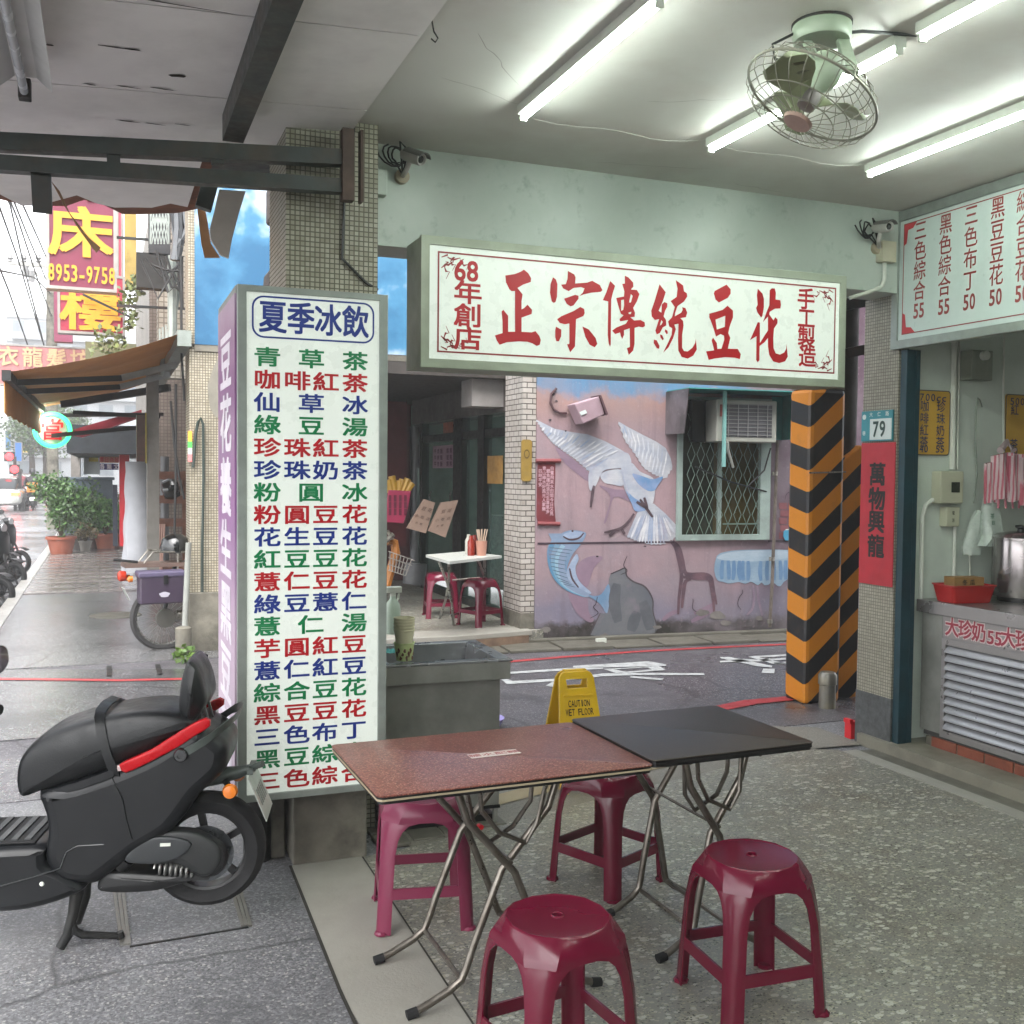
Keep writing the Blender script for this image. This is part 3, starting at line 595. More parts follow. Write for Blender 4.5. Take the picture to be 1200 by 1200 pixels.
# yellow price signs
def yel(name,x0,x1,z0,z1,cols,label,head):
    t=thing(name,((x0+x1)/2,4.87,z0),0,label,'price sign','yellow price signs on the shop wall')
    q=B(); q.poly(rrect(x0,x1,z0,z1,.02,4.868),Y_*.008); part('panel',q,m('yellow_panel','#c0963a',.45,0,var=.06),t)
    q=B(); q.poly([rrect(x0,x1,z0,z1,.02,4.8672),rrect(x0+.006,x1-.006,z0+.006,z1-.006,.016,4.8672)]); part('edge_line',q,m('grey_line','#4d5155',.5),t)
    q=B(); letters(q,row(head,x0+.03,x1-.03,z1-.045,.03,.045),(0,4.866,0),X_,Z_,.012); w=(x1-x0)
    for (s,pr,fx) in cols:
        xc=x0+w*fx
        for k,ch in enumerate(s): letters(q,[(ch,xc,z1-.10-k*.072,.07,.072)],(0,4.866,0),X_,Z_,.009)
        letters(q,row(pr,xc-.036,xc+.036,z0+.04,.028,.045),(0,4.866,0),X_,Z_,.012)
    part('lettering',q,m('navy_ink','#23305c',.5),t)
yel('yellow_price_sign',4.53,4.805,1.80,2.195,[('咖啡紅茶','40',.27),('珍珠奶茶','55',.73)],'yellow 700cc price sign on the green wall beside the teal post','700cc')
yel('yellow_price_sign',5.255,5.53,1.80,2.195,[('紅  茶','30',.27),('冬瓜奶茶','45',.73)],'yellow 500cc price sign partly cut by the right edge above the towels','500cc')
# =============== LAMPS, CCTV, FAN ===============
tube_e=M('lit_tube','#f2fff6',.3,0,var=0,emis=13)
def lamp(x,y0,y1,label):
    t=thing('tube_lamp',(x,(y0+y1)/2,CZ),0,label,'tube lamp','fluorescent tube lamps on the shop ceiling')
    q=B(); q.box(x-.028,x+.028,y0,y1,CZ-.040,CZ-.001); part('batten',q,white,t,bev=.003)
    q=B(); q.tube([(x,y0+.012,CZ-.05),(x,y1-.012,CZ-.05)],.0135,12); part('tube',q,tube_e,t,smooth=True)
    for y in (y0,y1-.012):
        q=B(); q.box(x-.014,x+.014,y,y+.012,CZ-.066,CZ-.036); part('end_socket',q,white,t)
    return t
TX=(1.665,2.63,3.575)
lamp(TX[0],2.95,4.12,'leftmost lit ceiling tube above the calligraphy sign'); lamp(TX[1],2.94,4.17,'lit ceiling tube passing behind the ceiling fan'); lamp(TX[1],1.62,2.84,'lit ceiling tube nearest the camera, cut by the top edge')
lamp(TX[2],2.98,4.20,'lit ceiling tube nearest the wall menu board, running to right edge')
t=lamp(TX[0],1.65,2.84,'lit ceiling tube over the camera'); t=lamp(TX[2],1.65,2.84,'lit ceiling tube above the counter side behind the frame')
for x_,nm_ in ((TX[0],'left'),(TX[1],'middle'),(TX[2],'right')): lamp(x_,-.9,.3,'added unseen lit tube extending the %s row behind the camera'%nm_)  # tubes added out of view to make the interior light more even
t=thing('lamp_wiring',(2.6,4.2,CZ),0,'thin white wires strung between the ceiling tubes','wire')
for (xa,xb) in ((TX[0],TX[1]),(TX[1],TX[2])):
    q=B(); q.tube([(xa+(xb-xa)*k/10,4.19+.03*math.sin(k),CZ-.006-.025*math.sin(math.pi*k/10)) for k in range(11)],.0013,5); part('wire',q,m('thin_wire','#b0aea8',.5),t)
q=B()
for x in TX: q.tube([(x,4.13,CZ-.05),(x+.03,4.17,CZ-.03),(x+.05,4.17,CZ-.005)],.004,5)
part('hook',q,white,t)
def cctv(o,aim,label,bracket):
    o=Vector(o); t=thing('security_camera',o,0,label,'camera','security cameras on the green beam')
    a=Vector(aim).normalized(); s=m('camera_body','#a7a49e',.4,.2)
    q=B(); q.lathe([(.0,-.075),(.027,-.075),(.03,-.06),(.03,.05),(.027,.062),(.022,.062),(.02,.05),(0,.05)],o,20,a); part('body',q,s,t,smooth=True)
    q=B(); q.lathe([(0,.051),(.018,.052),(0,.056)],o,16,a); part('lens',q,glass_dark,t,smooth=True)
    up=Z_; x=a.cross(up).normalized(); u=x.cross(a); rs=[]
    q=B()
    for d in (-.05,.085): rs.append([o+a*d+(x*math.cos(R(k))+u*math.sin(R(k)))*.037 for k in range(20,161,20)]+[o+a*d+(x*math.cos(R(k))+u*math.sin(R(k)))*.033 for k in range(160,19,-20)])
    q.rings(rs); part('hood',q,m('hood_grey','#5b5a57',.5),t)
    q=B(); q.tube([o-u*.03-a*.02,o-u*.07-a*.03,bracket],.012,8); part('bracket',q,s,t,smooth=True)
    q=B(); q.lathe([(.035,0),(.035,.03),(.02,.035)],Vector(bracket)+Y_*.03,16,(0,-1,0)); part('base',q,m('beige_base','#9b8f78',.5),t,smooth=True)
    g=random.Random(int(o.x*10)); 
    for k in range(4):
        q=B(); r=.028+.011*k; c=o-a*.08+Vector((-.02-.01*k,.02,.0)); pts=[c+Vector((r*1.2*math.cos(j*.55+k),.02*math.sin(j+k),r*math.sin(j*.55+k)))for j in range(9)]+[Vector(bracket)]
        q.tube(pts,.0045,6); part('cable',q,cable_m,t,smooth=True)
    return t
cctv(PY(485,184,4.7),(.35,-.75,-.35),'security camera with tangled black cable beside the mosaic column',PY(472,206,4.83))
cctv(PY(1035,266,4.7),(-.1,-.9,-.15),'security camera in the corner by the wall menu board',PY(1030,290,4.83))
t=thing('conduit_box',(4.2,4.83,2.9),0,'beige junction box with white conduit under right camera','box')
p=PY(1037,296,4.84); q=B(); q.box(p.x-.05,p.x+.05,4.80,4.86,p.z-.06,p.z+.06); part('box',q,m('beige_plastic','#b1ac96',.5),t,bev=.004)
q=B(); q.tube([(p.x,4.84,p.z-.06),(p.x,4.84,p.z-.16),(p.x-.02,4.84,p.z-.20),(p.x-.10,4.86,p.z-.235),(p.x-.2,4.9,p.z-.27)],.012,8); part('conduit',q,white,t,smooth=True)
t=thing('wall_socket_strip',(1.2,4.84,2.8),0,'pale box and white trunking at left end of green beam','trunking')
q=B(); q.box(1.16,1.25,4.80,4.859,2.98,3.1); part('box',q,greenp,t,bev=.004)
q=B(); q.box(1.166,1.185,4.84,4.859,2.76,2.98); part('trunking',q,white,t,bev=.003)
# ceiling edge cables and hooks
t=thing('ceiling_cable',(1.03,3,CZ),0,'thin black cable stapled along the left edge of the shop ceiling','cable')
q=B(); q.tube([(1.03+.012*math.sin(k*1.7),-1+k*.28,CZ-.012-.006*math.cos(k)) for k in range(20)]+[(1.03,4.55,CZ-.02),(1.04,4.59,CZ-.05),(1.0,4.59,2.9),(.99,4.59,2.62),(1.1,4.59,2.52),(1.16,4.62,2.5)],.007,6); part('cable',q,cable_m,t,smooth=True)
q=B(); q.tube([(1.035,3.4,CZ-.02),(1.045,3.4,CZ-.07),(1.06,3.4,CZ-.09),(1.05,3.4,CZ-.105),(1.035,3.4,CZ-.095)],.003,5); part('hook',q,cable_m,t,smooth=True)
g=random.Random(8)
for (x,y,L,a) in ((520,90,.5,.4),(700,190,.6,-.2),(860,215,.4,.1),(980,240,.3,.3),(560,40,.5,.9),(760,120,.35,-.5)):
    p=PZ(x,y,CZ-.0015); q=B(); q.ribbon([(p.x+L*k/8*math.cos(a)+g.uniform(-.012,.012),p.y+L*k/8*math.sin(a)+g.uniform(-.012,.012),CZ-.0015) for k in range(9)],[.001,.0025,.002,.003,.0015,.0025,.002,.0015,.0008],Z_); part('ceiling_crack',q,m('crack_grey','#7b736c',.8),None)['kind']='structure'
# fan
fc=PZ(963,40,3.2); FAN=Vector((fc.x,fc.y,CZ)); mint=m('mint_enamel','#8f9a88',.4,0,var=.08,dirt=.25,dcol='#5d6b52')
t=thing('ceiling_fan',FAN,0,'mint green orbiting ceiling fan with round wire cage','fan')
q=B(); q.lathe([(.0,0),(.096,0),(.10,-.01),(.10,-.05),(.094,-.062),(.07,-.066),(0,-.066)],FAN,32); part('base_drum',q,mint,t,smooth=True)
q=B(); q.lathe([(0,.001),(.103,.001),(.103,-.008),(0,-.008)],FAN-Z_*.0,32); part('base_ring',q,darkmetal,t,smooth=True)
HC=PY(949,116,FAN.y-.2); dv=(HC-CC).normalized(); pv=CR*(-.48)-CU*.88; pv=(pv-dv*pv.dot(dv)).normalized(); axn=(pv*.87-dv*.49).normalized()
q=B(); q.bar(FAN+CR*.07-Z_*.05,HC-axn*.10+CR*.09,.045,.02,tuple(CF)); q.bar(FAN-CR*.05-Z_*.06,HC-axn*.12-CR*.03,.03,.02,tuple(CF)); part('yoke',q,mint,t,bev=.004)
q=B(); q.lathe([(0,-.16),(.035,-.16),(.052,-.145),(.056,-.09),(.048,-.06),(.03,-.04),(.02,0)],HC,24,axn); part('motor',q,mint,t,smooth=True)
q=B(); q.lathe([(0,.035),(.03,.03),(.034,0),(.03,-.02),(0,-.02)],HC,20,axn); part('hub',q,m('hub_grey','#77706f',.4,.3),t,smooth=True)
x1=axn.orthogonal().normalized(); y1=axn.cross(x1)
def disk(r,z,a): return HC+axn*z+(x1*math.cos(a)+y1*math.sin(a))*r
fb=m('olive_blade','#7d8466',.4,0,var=.1,alpha=1)
for k in range(3):
    q=B(); a0=k*2.094+.4; rs=[]
    for r,w in ((.03,.18),(.07,.42),(.12,.52),(.16,.5),(.185,.36),(.195,.12)):
        rs.append([disk(r,.03*math.sin((u-.5)*2.2)+.0,a0+(u-.5)*w*2.2) for u in (0,.2,.4,.6,.8,1)])
    for i in range(len(rs)-1):
        q.rings([rs[i]+[p-axn*.003 for p in reversed(rs[i])],rs[i+1]+[p-axn*.003 for p in reversed(rs[i+1])]])
    part('blade',q,fb,t,smooth=True)
wire=m('cage_wire','#7d7a6e',.45,.6)
for rr,zz_,w in ((.222,-.01,.0045),(.17,.062,.002),(.12,.078,.002),(.17,-.075,.002),(.12,-.1,.002)):
    q=B(); q.tube([disk(rr,zz_,j*6.2832/48) for j in range(48)],w,6,closed=True); part('cage_ring',q,wire,t,smooth=True)
for j in range(26):
    a=j*6.2832/26
    q=B(); q.tube([disk(r,z,a+tw) for r,z,tw in ((.05,.085,0),(.12,.08,.05),(.17,.065,.1),(.21,.03,.13),(.222,-.01,.15),(.205,-.05,.18),(.17,-.075,.2),(.12,-.1,.25),(.06,-.11,.3))],.0015,4); part('cage_wire',q,wire,t,smooth=True)
q=B(); q.lathe([(0,.095),(.045,.093),(.05,.082),(0,.08)],HC,24,axn); part('badge',q,m('pink_badge','#ae8f84',.4,0,var=.1),t,smooth=True)
q=B(); q.tube([FAN+CR*-.09-Z_*.03,FAN+CR*-.17-Z_*.07,FAN+CR*-.16-Z_*.12,HC-axn*.1-CR*.02],.005,6); q.tube([FAN+CR*.09-Z_*.03,FAN+CR*.14-Z_*.025,FAN+CR*.4+Y_*.1],.006,6); part('cable',q,cable_m,t,smooth=True)
# =============== STOOLS ===============
def plastic(n,c,r):
    k=NT(n); k.set('Base Color',k.mix(k.ramp(k.noise(6,2),[(.2,0.),(.8,1.)]),lin(c),[x*1.12 for x in lin(c)])); k.set('Roughness',r); k.bump(k.noise(45,2),.05,.002); return k.m
stm=plastic('maroon_plastic','#5c0d26',.22); stm2=plastic('faded_pink_plastic','#702640',.32)
def make_stool(mt):
    t=thing('plastic_stool')
    H=.46
    def octo(a,c,z): return [(a-c,-a,z),(a,-a+c,z),(a,a-c,z),(a-c,a,z),(-a+c,a,z),(-a,a-c,z),(-a,-a+c,z),(-a+c,-a,z)]
    def blend(a,c,r,k,z):
        o=[]
        P=octo(a,c,z)
        for i in range(8):
            for s_ in (0,.5):
                p=Vector(P[i]).lerp(Vector(P[(i+1)%8]),s_); d=math.atan2(p.y,p.x); q_=Vector((r*math.cos(d),r*math.sin(d),z)); o.append(p.lerp(q_,k))
        return o
    q=B()
    q.rings([blend(.008,.003,.013,1,H-.016),blend(.008,.003,.013,1,H+.001),blend(.012,.004,.016,1,H+.002),blend(.015,.005,.019,1,H-.001),blend(.1,.05,.13,1,H-.002),blend(.13,.066,.141,.85,H),blend(.136,.068,.147,.8,H-.003),blend(.148,.070,.152,.30,H-.022),blend(.1575,.064,.16,0,H-.05),blend(.159,.060,.16,0,H-.066),
             blend(.154,.058,.16,0,H-.066),blend(.150,.060,.15,.1,H-.045),blend(.140,.06,.142,.4,H-.022),blend(.12,.06,.134,.9,H-.010)],cap=False)
    part('seat',q,mt,t,local=True,smooth=34)
    for sx in (1,-1):
        for sy in (1,-1):
            rs=[]
            for z,a,c,w in ((0,.176,.017,.050),(.10,.171,.019,.050),(.28,.163,.028,.052),(.335,.160,.038,.060),(.365,.159,.046,.074),(.385,.158,.053,.096),(.398,.157,.060,.150)):
                th=.006
                L=[(a-c,a),(a,a-c),(a,a-w),(a-th,a-w),(a-th,a-c-th*.5),(a-c-th*.5,a-th),(a-w,a-th),(a-w,a)]
                rs.append([(x*sx,y*sy,z) for x,y in L])
            q=B(); q.rings(rs); part('leg',q,mt,t,local=True,smooth=50)
            q=B(); q.lathe([(.026,0),(.026,.006),(.02,.012)],(sx*.158,sy*.158,0),10); part('foot_cap',q,mt,t,local=True)
    for k in range(4):
        c=math.cos(k*math.pi/2); s=math.sin(k*math.pi/2)
        pts=[(-.128,-.170,.125),(.128,-.170,.125),(.128,-.167,.163),(-.128,-.167,.163)]
        q=B(); q.poly([Vector((x*c-y*s,x*s+y*c,z)) for x,y,z in pts],Vector((-s,c,0))*.008); part('stretcher',q,mt,t,local=True)
    return t
st0=make_stool(stm); index_kids()
SG='maroon plastic stools around the two front tables'
def place(o,loc,rot,label,cat='stool',group=None): 
    o.matrix_world=Matrix.Translation(loc)@Matrix.Rotation(rot,4,'Z'); props(o,label,cat,group)
S=[((1.135,2.50,.012),R(7),'maroon plastic stool in the foreground, its seat nearest the camera'),((1.895,2.695,.012),R(-3),'maroon plastic stool standing right of the front stool, before the dark table'),
   ((1.90,3.70,.012),R(24),'maroon plastic stool half hidden behind the joint of the two tables'),((1.10,3.655,.012),R(-12),'faded pink maroon stool under the red table beside the drinks menu')]
place(st0,S[0][0],S[0][1],S[0][2],'stool',SG)
for i,(l,r,lb) in enumerate(S[1:]):
    c=copy_tree(st0); place(c,l,r,lb,'stool',SG)
    if i==2:
        for ch in [x for x in COL.objects if x.parent is c]:
            ch.data=ch.data.copy(); ch.data.materials[0]=stm2
# =============== FOLDING TABLES ===============
redtop=NT('red_speckled_laminate')
vv=redtop.n('ShaderNodeTexVoronoi'); vv.inputs['Scale'].default_value=230; redtop.l(redtop.co,vv.inputs['Vector'])
sc_=redtop.n('ShaderNodeSeparateColor'); redtop.l(vv.outputs['Color'],sc_.inputs[0])
redtop.set('Base Color',redtop.mix(redtop.math('MULTIPLY',redtop.ramp(redtop.noise(3,3,.5),[(.3,0.),(.8,1.)]),.15),redtop.ramp(sc_.outputs[0],[(0,lin('#4c231c')),(.45,lin('#70392f')),(.8,lin('#83493d')),(1,lin('#a07864'))]),lin('#73564a')))
redtop.set('Roughness',redtop.ramp(redtop.noise(4,3),[(.3,.27),(.7,.33)])); redtop=redtop.m
darktop=M('dark_laminate','#30241f',.42,0,var=.3,vsc=160,rvar=.03)
edgem=m('table_edge_band','#a99b80',.5,0,var=.1,dirt=.3); legm=M('worn_chrome_tube','#77726a',.34,.85,var=.2,vsc=20,dirt=.6,dcol='#3b2a1e',dsc=7)
def make_table(name,w,d,top,edge,label,foot,bend,topx,loc,rot=0,h=.74):
    t=thing(name,loc,rot,label,'table')
    def rr(z,e,r=.02): return [(x,y,z) for x,_,y in rrect(-w/2+e,w/2-e,-d/2+e,d/2-e,r,0,4)]
    q=B(); q.rings([rr(h-.004,.0),rr(h-.001,.0),rr(h,.002)]); part('tabletop',q,top,t,local=True,smooth=30)
    q=B(); q.rings([rr(h-.011,.002),rr(h-.0042,.002)]); part('edge_band',q,black,t,local=True)
    q=B(); q.rings([rr(h-.017,.001),rr(h-.0112,.001)]); part('core_board',q,edge,t,local=True)
    q=B(); q.rings([rr(h-.026,.004),rr(h-.0172,.004)]); part('under_edge',q,black,t,local=True)
    ys={1:(-.20,.245),-1:(-.165,.21)}
    for s in (1,-1):
        for y in ys[s]:
            P=[(s*foot,y,.014),(s*(foot*.75+bend*.25),y,.028),(s*(foot*.25+bend*.75),y,.064),(s*bend,y,.092),(s*(bend*.9),y,.125),(s*(bend*.72),y,.2),(s*bend*.1,y,.42),(-s*topx*.8,y,.60),(-s*topx,y,h-.035)]
            q=B(); q.tube(P,.0125,10); part('leg',q,legm,t,local=True,smooth=True)
            q=B(); q.tube([(s*(foot+.012),y,.0135),(s*(foot-.022),y,.019)],.016,10); part('foot_cap',q,rubber,t,local=True,smooth=True)
        q=B(); q.tube([(s*bend,ys[s][0],.09),(s*bend,ys[s][1],.09)],.0085,8); part('crossbar',q,legm,t,local=True,smooth=True)
        q=B(); q.tube([(-s*topx,-d/2+.06,h-.036),(-s*topx,d/2-.06,h-.036)],.0125,8); part('top_rail',q,legm,t,local=True,smooth=True)
        y=ys[s][0]+.02
        q=B(); q.tube([(-s*topx*.55,y,h-.03),(-s*topx*.5,y,.62),(-s*.03,y,.545),(s*.06,y,.50),(s*.1,y,.56),(s*topx*.75,y,h-.03)],.008,8); part('folding_brace',q,legm,t,local=True,smooth=True)
    q=B(); q.tube([(.0,-.21,.455),(.0,.25,.455)],.006,6); part('pivot_rod',q,legm,t,local=True)
    if w>.8: q=B(); q.lathe([(.0,0),(.009,0),(.009,.02),(0,.02)],(-.02,.02,.50),10,(0,-1,0)); part('plastic_knob',q,redink,t,local=True)
    return t
t1=make_table('folding_table',.905,.60,redtop,edgem,'folding table with red speckled top and a small white sticker',.31,.145,.18,(1.161,3.125,.006),R(1.2))
t2=make_table('folding_table',.645,.60,darktop,m('dark_core','#1c1819',.5),'smaller folding table with plain dark brown top, joined to the red one',.20,.07,.14,(1.942,3.165,.012),R(1.2))
stk=thing('table_sticker',(1.12,3.2,.747),0,'white sticker with small red characters on the red table','sticker')
c4=[PZ(x,y,.7475) for x,y in ((547,884.5),(553,889),(611,882.5),(604,878))]
q=B(); q.poly(c4,Z_*.0006); part('paper',q,m('sticker_white','#cfc3bd',.5,0,var=.04),stk)
U=(c4[2]-c4[1]).normalized(); V=Z_.cross(U); O=(c4[0]+c4[1]+c4[2]+c4[3])/4+Z_*.0012
q=B(); letters(q,row('糖水配麵',-.09,.09,0,.044,.03),O,U,V,.02); part('lettering',q,m('faded_red_ink','#a0605e',.5),stk)
# =============== SINK CABINET ===============
inox=M('stainless_steel','#8f9092',.3,.7,var=.12,vsc=4,dirt=.35,dcol='#4d4a44',dsc=3,bump=.08,bsc=5)
inoxd=M('dull_stainless','#85857f',.38,.4,var=.25,vsc=3,dirt=.45,dcol='#2c2c2c',dsc=2,bump=.15,bsc=5)
SX=(1.17,4.5,0); t=thing('sink_cabinet',SX,R(-2),'dull stainless steel sink cabinet beside the drinks menu lightbox','sink')
q=B(); q.box(0,.555,0,.5,.10,.70); part('cabinet_body',q,inoxd,t,local=True,bev=.004)
q=B(); q.box(-.004,.60,-.02,0,.70,.795); part('front_band',q,inoxd,t,local=True,bev=.004)
q=B(); q.poly([[(-.01,-.022,.795),(.61,-.022,.795),(.61,.56,.795),(-.01,.56,.795)],[(.03,.03,.795),(.54,.03,.795),(.54,.5,.795),(.03,.5,.795)]],Z_*-.012); part('rim',q,inox,t,local=True,bev=.003)
q=B(); q.rings([[(.03,.03,.79),(.54,.03,.79),(.54,.5,.79),(.03,.5,.79)],[(.05,.05,.62),(.52,.05,.62),(.52,.48,.62),(.05,.48,.62)]],cap=False); q.poly([(.05,.05,.62),(.52,.05,.62),(.52,.48,.62),(.05,.48,.62)]); part('basin',q,inox,t,local=True)
q=B(); q.box(.0,.56,.0,.012,.085,.099); q.box(.02,.54,.03,.45,.0,.05); part('plinth',q,black,t,local=True)
for x in (.02,.53):
    q=B(); q.box(x,x+.02,.005,.025,0,.1); part('foot',q,inoxd,t,local=True)
t=thing('cup_stack',(1.3,4.6,.8),0,'stack of printed paper dessert cups on the sink rim','cups')
cp=PZ(477,775,.80); cx,cy=cp.x,cp.y+.05
creamc=m('cream_cup','#cfc9ac',.5,0,var=.05)
for k in range(6):
    z=.797+(.0 if k==0 else .045+.014*k)
    q=B(); q.lathe([(.036,z),(.047,z+.078),(.050,z+.08),(.050,z+.084),(.046,z+.084)],(cx,cy,0),28,cap=False); part('cup',q,creamc if k else M('printed_cup','#b9c58a',.5,0,var=.25,vsc=25),t,smooth=True)
q=B()
for k in range(10):
    a=R(-150+k*12); r=.0445; z=.83+.02*math.sin(k*2.1); p=Vector((cx+r*math.cos(a),cy+r*math.sin(a),z)); n=Vector((math.cos(a),math.sin(a),0)); u=Z_.cross(n)
    q.poly([p+n*.002+u*.006*math.cos(j)*(1+.4*math.sin(j*3+k))+Z_*.012*math.sin(j)*(1+.3*math.cos(k)) for j in [i*.9 for i in range(7)]])
part('cup_print',q,m('brown_print','#5a3a2c',.5,var=.4),t)
t=thing('spray_bottle',(1.25,4.9,.8),0,'white trigger spray bottle on the sink behind the cups','bottle')
p=PZ(458,742,.8); x,y=p.x+.01,p.y
bt=m('milky_bottle','#a9b8a8',.35,0,var=.05)
q=B(); q.lathe([(.0,.797),(.04,.797),(.042,.81),(.042,.93),(.036,.96),(.018,.985),(.016,1.0)],(x,y,0),20); part('bottle_body',q,bt,t,smooth=True)
q=B(); q.cbox((x+.005,y,1.035),(.085,.03,.035)); q.tube([(x,y,.99),(x,y,1.03)],.016,12); part('spray_head',q,white,t,bev=.006)
q=B(); q.tube([(x+.035,y,1.02),(x+.03,y,.985),(x+.02,y,.975)],.006,6); part('trigger',q,white,t)
t=thing('teal_cloth',(1.2,4.8,.8),0,'teal rag lying on the left sink corner','cloth')
g=random.Random(4); q=B(); p=PZ(460,765,.8); N=7
gr=[[Vector((p.x-.05+.012*i,p.y-.05+.02*j,.80+.012*abs(math.sin(i*1.3+j)))) for i in range(N)] for j in range(N)]
for j in range(N-1):
    for i in range(N-1): q.add([gr[j][i],gr[j][i+1],gr[j+1][i+1],gr[j+1][i]],[(0,1,2,3)])
part('cloth',q,m('teal_rag','#3f8f8c',.8,var=.2),t,smooth=True)
q=B(); p=PZ(583,852,0); q.lathe([(.0,.012),(.09,.012),(.125,.07),(.13,.07),(.095,.008)],(p.x-.09,p.y,0),28); solo('purple_basin',q,m('lilac_plastic','#9a90c4',.4),'small lilac plastic basin on the lane, peeking out behind the sink','basin',smooth=True)
# =============== WET FLOOR SIGN ===============
yl=M('yellow_plastic','#c9a10e',.4,0,var=.05,dirt=.2,dcol='#8a6f1c')
t=thing('wet_floor_sign',(2.33,4.95,0),R(-3),'yellow folding wet floor caution sign behind the tables','sign')
def panel(s):
    def P(u,h): return Vector((u,-s*(.17-.17*h/.615)-s*.006,h))
    wb,wt,H=.145,.098,.615
    def wd(h): return wb+(wt-wb)*h/H
    o=[P(-wd(0),.0),P(-wd(0)+.04,0),P(-wd(.03)+.05,.03),P(wd(.03)-.05,.03),P(wd(0)-.04,0),P(wd(0),0),P(wd(.58),.58),P(wt-.012,.605),P(wt-.03,H),P(-wt+.03,H),P(-wt+.012,.605),P(-wd(.58),.58)]
    hh=[P(-.055,.53),P(.055,.53),P(.06,.575),P(-.06,.575)]
    q=B(); q.poly([o,hh],Vector((0,-s*.018,0))); return q,P
for s in (1,-1):
    q,P=panel(s); part('panel',q,yl,t,local=True,bev=.004)
    off=Vector((0,-s*.0195,0)); UU=X_*s; VV=(P(0,.5)-P(0,.0)).normalized(); ok=P(0,0)+off*1.0
    q=B(); letters(q,row('CAUTION',-.062,.062,.47,.0155,.036)+row('WET FLOOR',-.080,.080,.425,.0155,.036),ok,UU,VV,.012,.0006); part('lettering',q,m('black_print','#26200f',.5),t,local=True)
    q=B(); tri=lambda r,c: [ok+UU*(r*math.cos(R(a)))+VV*(c+r*math.sin(R(a)))-Y_*s*.0006 for a in (90,210,330)]
    q.poly([tri(.115,.27),tri(.088,.27)]); part('warning_triangle',q,m('orange_red_print','#b8501a',.5),t,local=True)
    q=B(); q.tube([ok+UU*.0+VV*.31-Y_*s*.002,ok+UU*.01+VV*.27-Y_*s*.002,ok-UU*.02+VV*.235-Y_*s*.002],.006,6); q.tube([ok+UU*.0+VV*.3-Y_*s*.002,ok+UU*.035+VV*.29-Y_*s*.002],.005,6); q.lathe([(.011,0),(.011,.002)],ok+UU*.0+VV*.33,10,(0,-s,0)); part('slipping_figure',q,m('black_print','#26200f',.5),t,local=True)
    q=B(); q.poly([P(-.085,.49)+off,P(.085,.49)+off,P(.085,.497)+off,P(-.085,.497)+off],Vector((0,-s*.004,0))); part('rib',q,yl,t,local=True)
q=B(); q.cbox((0,0,.612),(.13,.03,.022)); part('hinge',q,yl,t,local=True,bev=.004)
# =============== SERVING COUNTER ===============
t=thing('serving_counter',(4.9,4,.07),0,'stainless serving counter with louvred door and red price lettering','counter')
cx0=4.555; ct=.935
inoxl=M('bright_stainless','#94908f',.33,.7,var=.1,vsc=4,dirt=.25,dcol='#5a5650',dsc=4)
q=B(); q.box(cx0,5.35,2.2,4.82,ct-.03,ct); q.box(cx0-.012,cx0,2.2,4.83,ct-.075,ct); part('worktop',q,inoxl,t,bev=.003)
q=B(); q.box(cx0+.01,5.3,4.77,4.79,.16,ct-.03); part('end_panel',q,inoxd,t)
q=B(); q.box(cx0+.012,5.3,2.25,4.77,.13,ct-.08); part('carcass',q,M('counter_inner','#3a3836',.6),t)
q=B(); q.box(cx0,cx0+.012,2.25,4.63,.73,ct-.076); part('fascia',q,inoxl,t,bev=.002)
q=B(); q.box(cx0,cx0+.01,4.63,4.79,.16,ct-.076); part('side_strip',q,inoxd,t)
for (ya,yb) in ((3.86,4.63),(3.05,3.82)):
    q=B(); q.poly([[(cx0-.004,ya,.145),(cx0-.004,yb,.145),(cx0-.004,yb,.73),(cx0-.004,ya,.73)],[(cx0-.004,ya+.035,.185),(cx0-.004,yb-.03,.185),(cx0-.004,yb-.03,.69),(cx0-.004,ya+.035,.69)]],X_*.016); df=part('door_frame',q,inoxl,t,bev=.002)
    for k in range(10):
        z=.195+k*.05; q=B(); q.poly([(cx0-.004,ya+.036,z),(cx0-.014,ya+.036,z+.004),(cx0-.014,ya+.036,z+.012),(cx0+.012,ya+.036,z+.040),(cx0+.016,ya+.036,z+.038)],Y_*(yb-ya-.068)); part('louvre',q,M('louvre_aluminium','#a3a3a7',.35,.5,var=.06) if k==0 and ya>3.5 else bpy.data.materials['louvre_aluminium'],df)
    q=B(); q.box(cx0-.006,cx0,ya+.5,ya+.508,.32,.42) 
brick=M('red_brick','#7a3f2c',.75,0,var=.25,vsc=14,bump=.5,bsc=60,dirt=.5,dcol='#3a2a22',dsc=7)
for k in range(9):
    q=B(); y=4.70-k*.2; q.box(cx0+.004,cx0+.1,y-.19,y,.068,.128); part('brick',q,brick,t,bev=.004)
q=B(); q.box(cx0+.012,cx0+.09,2.9,4.75,.066,.124); part('mortar',q,gutterc,t)
def ctx(s,off,bd):
    q=B(); y=4.60
    for ch in s:
        if ch in '0123456789': letters(q,[(ch,0,0,.042,.075)],(cx0-off,y-.03,.785),-Y_,Z_,bd); y-=.052
        else: letters(q,[(ch,0,0,.105,.115)],(cx0-off,y-.045,.80),-Y_,Z_,bd); y-=.098
    return q
part('lettering_outline',ctx('大珍奶55大珍紅50大奶茶40',.0015,.075),m('pale_pink_print','#c9b7b5',.5),t)
part('lettering',ctx('大珍奶55大珍紅50大奶茶40',.003,.02),m('crimson_print','#8f2a3c',.5),t)
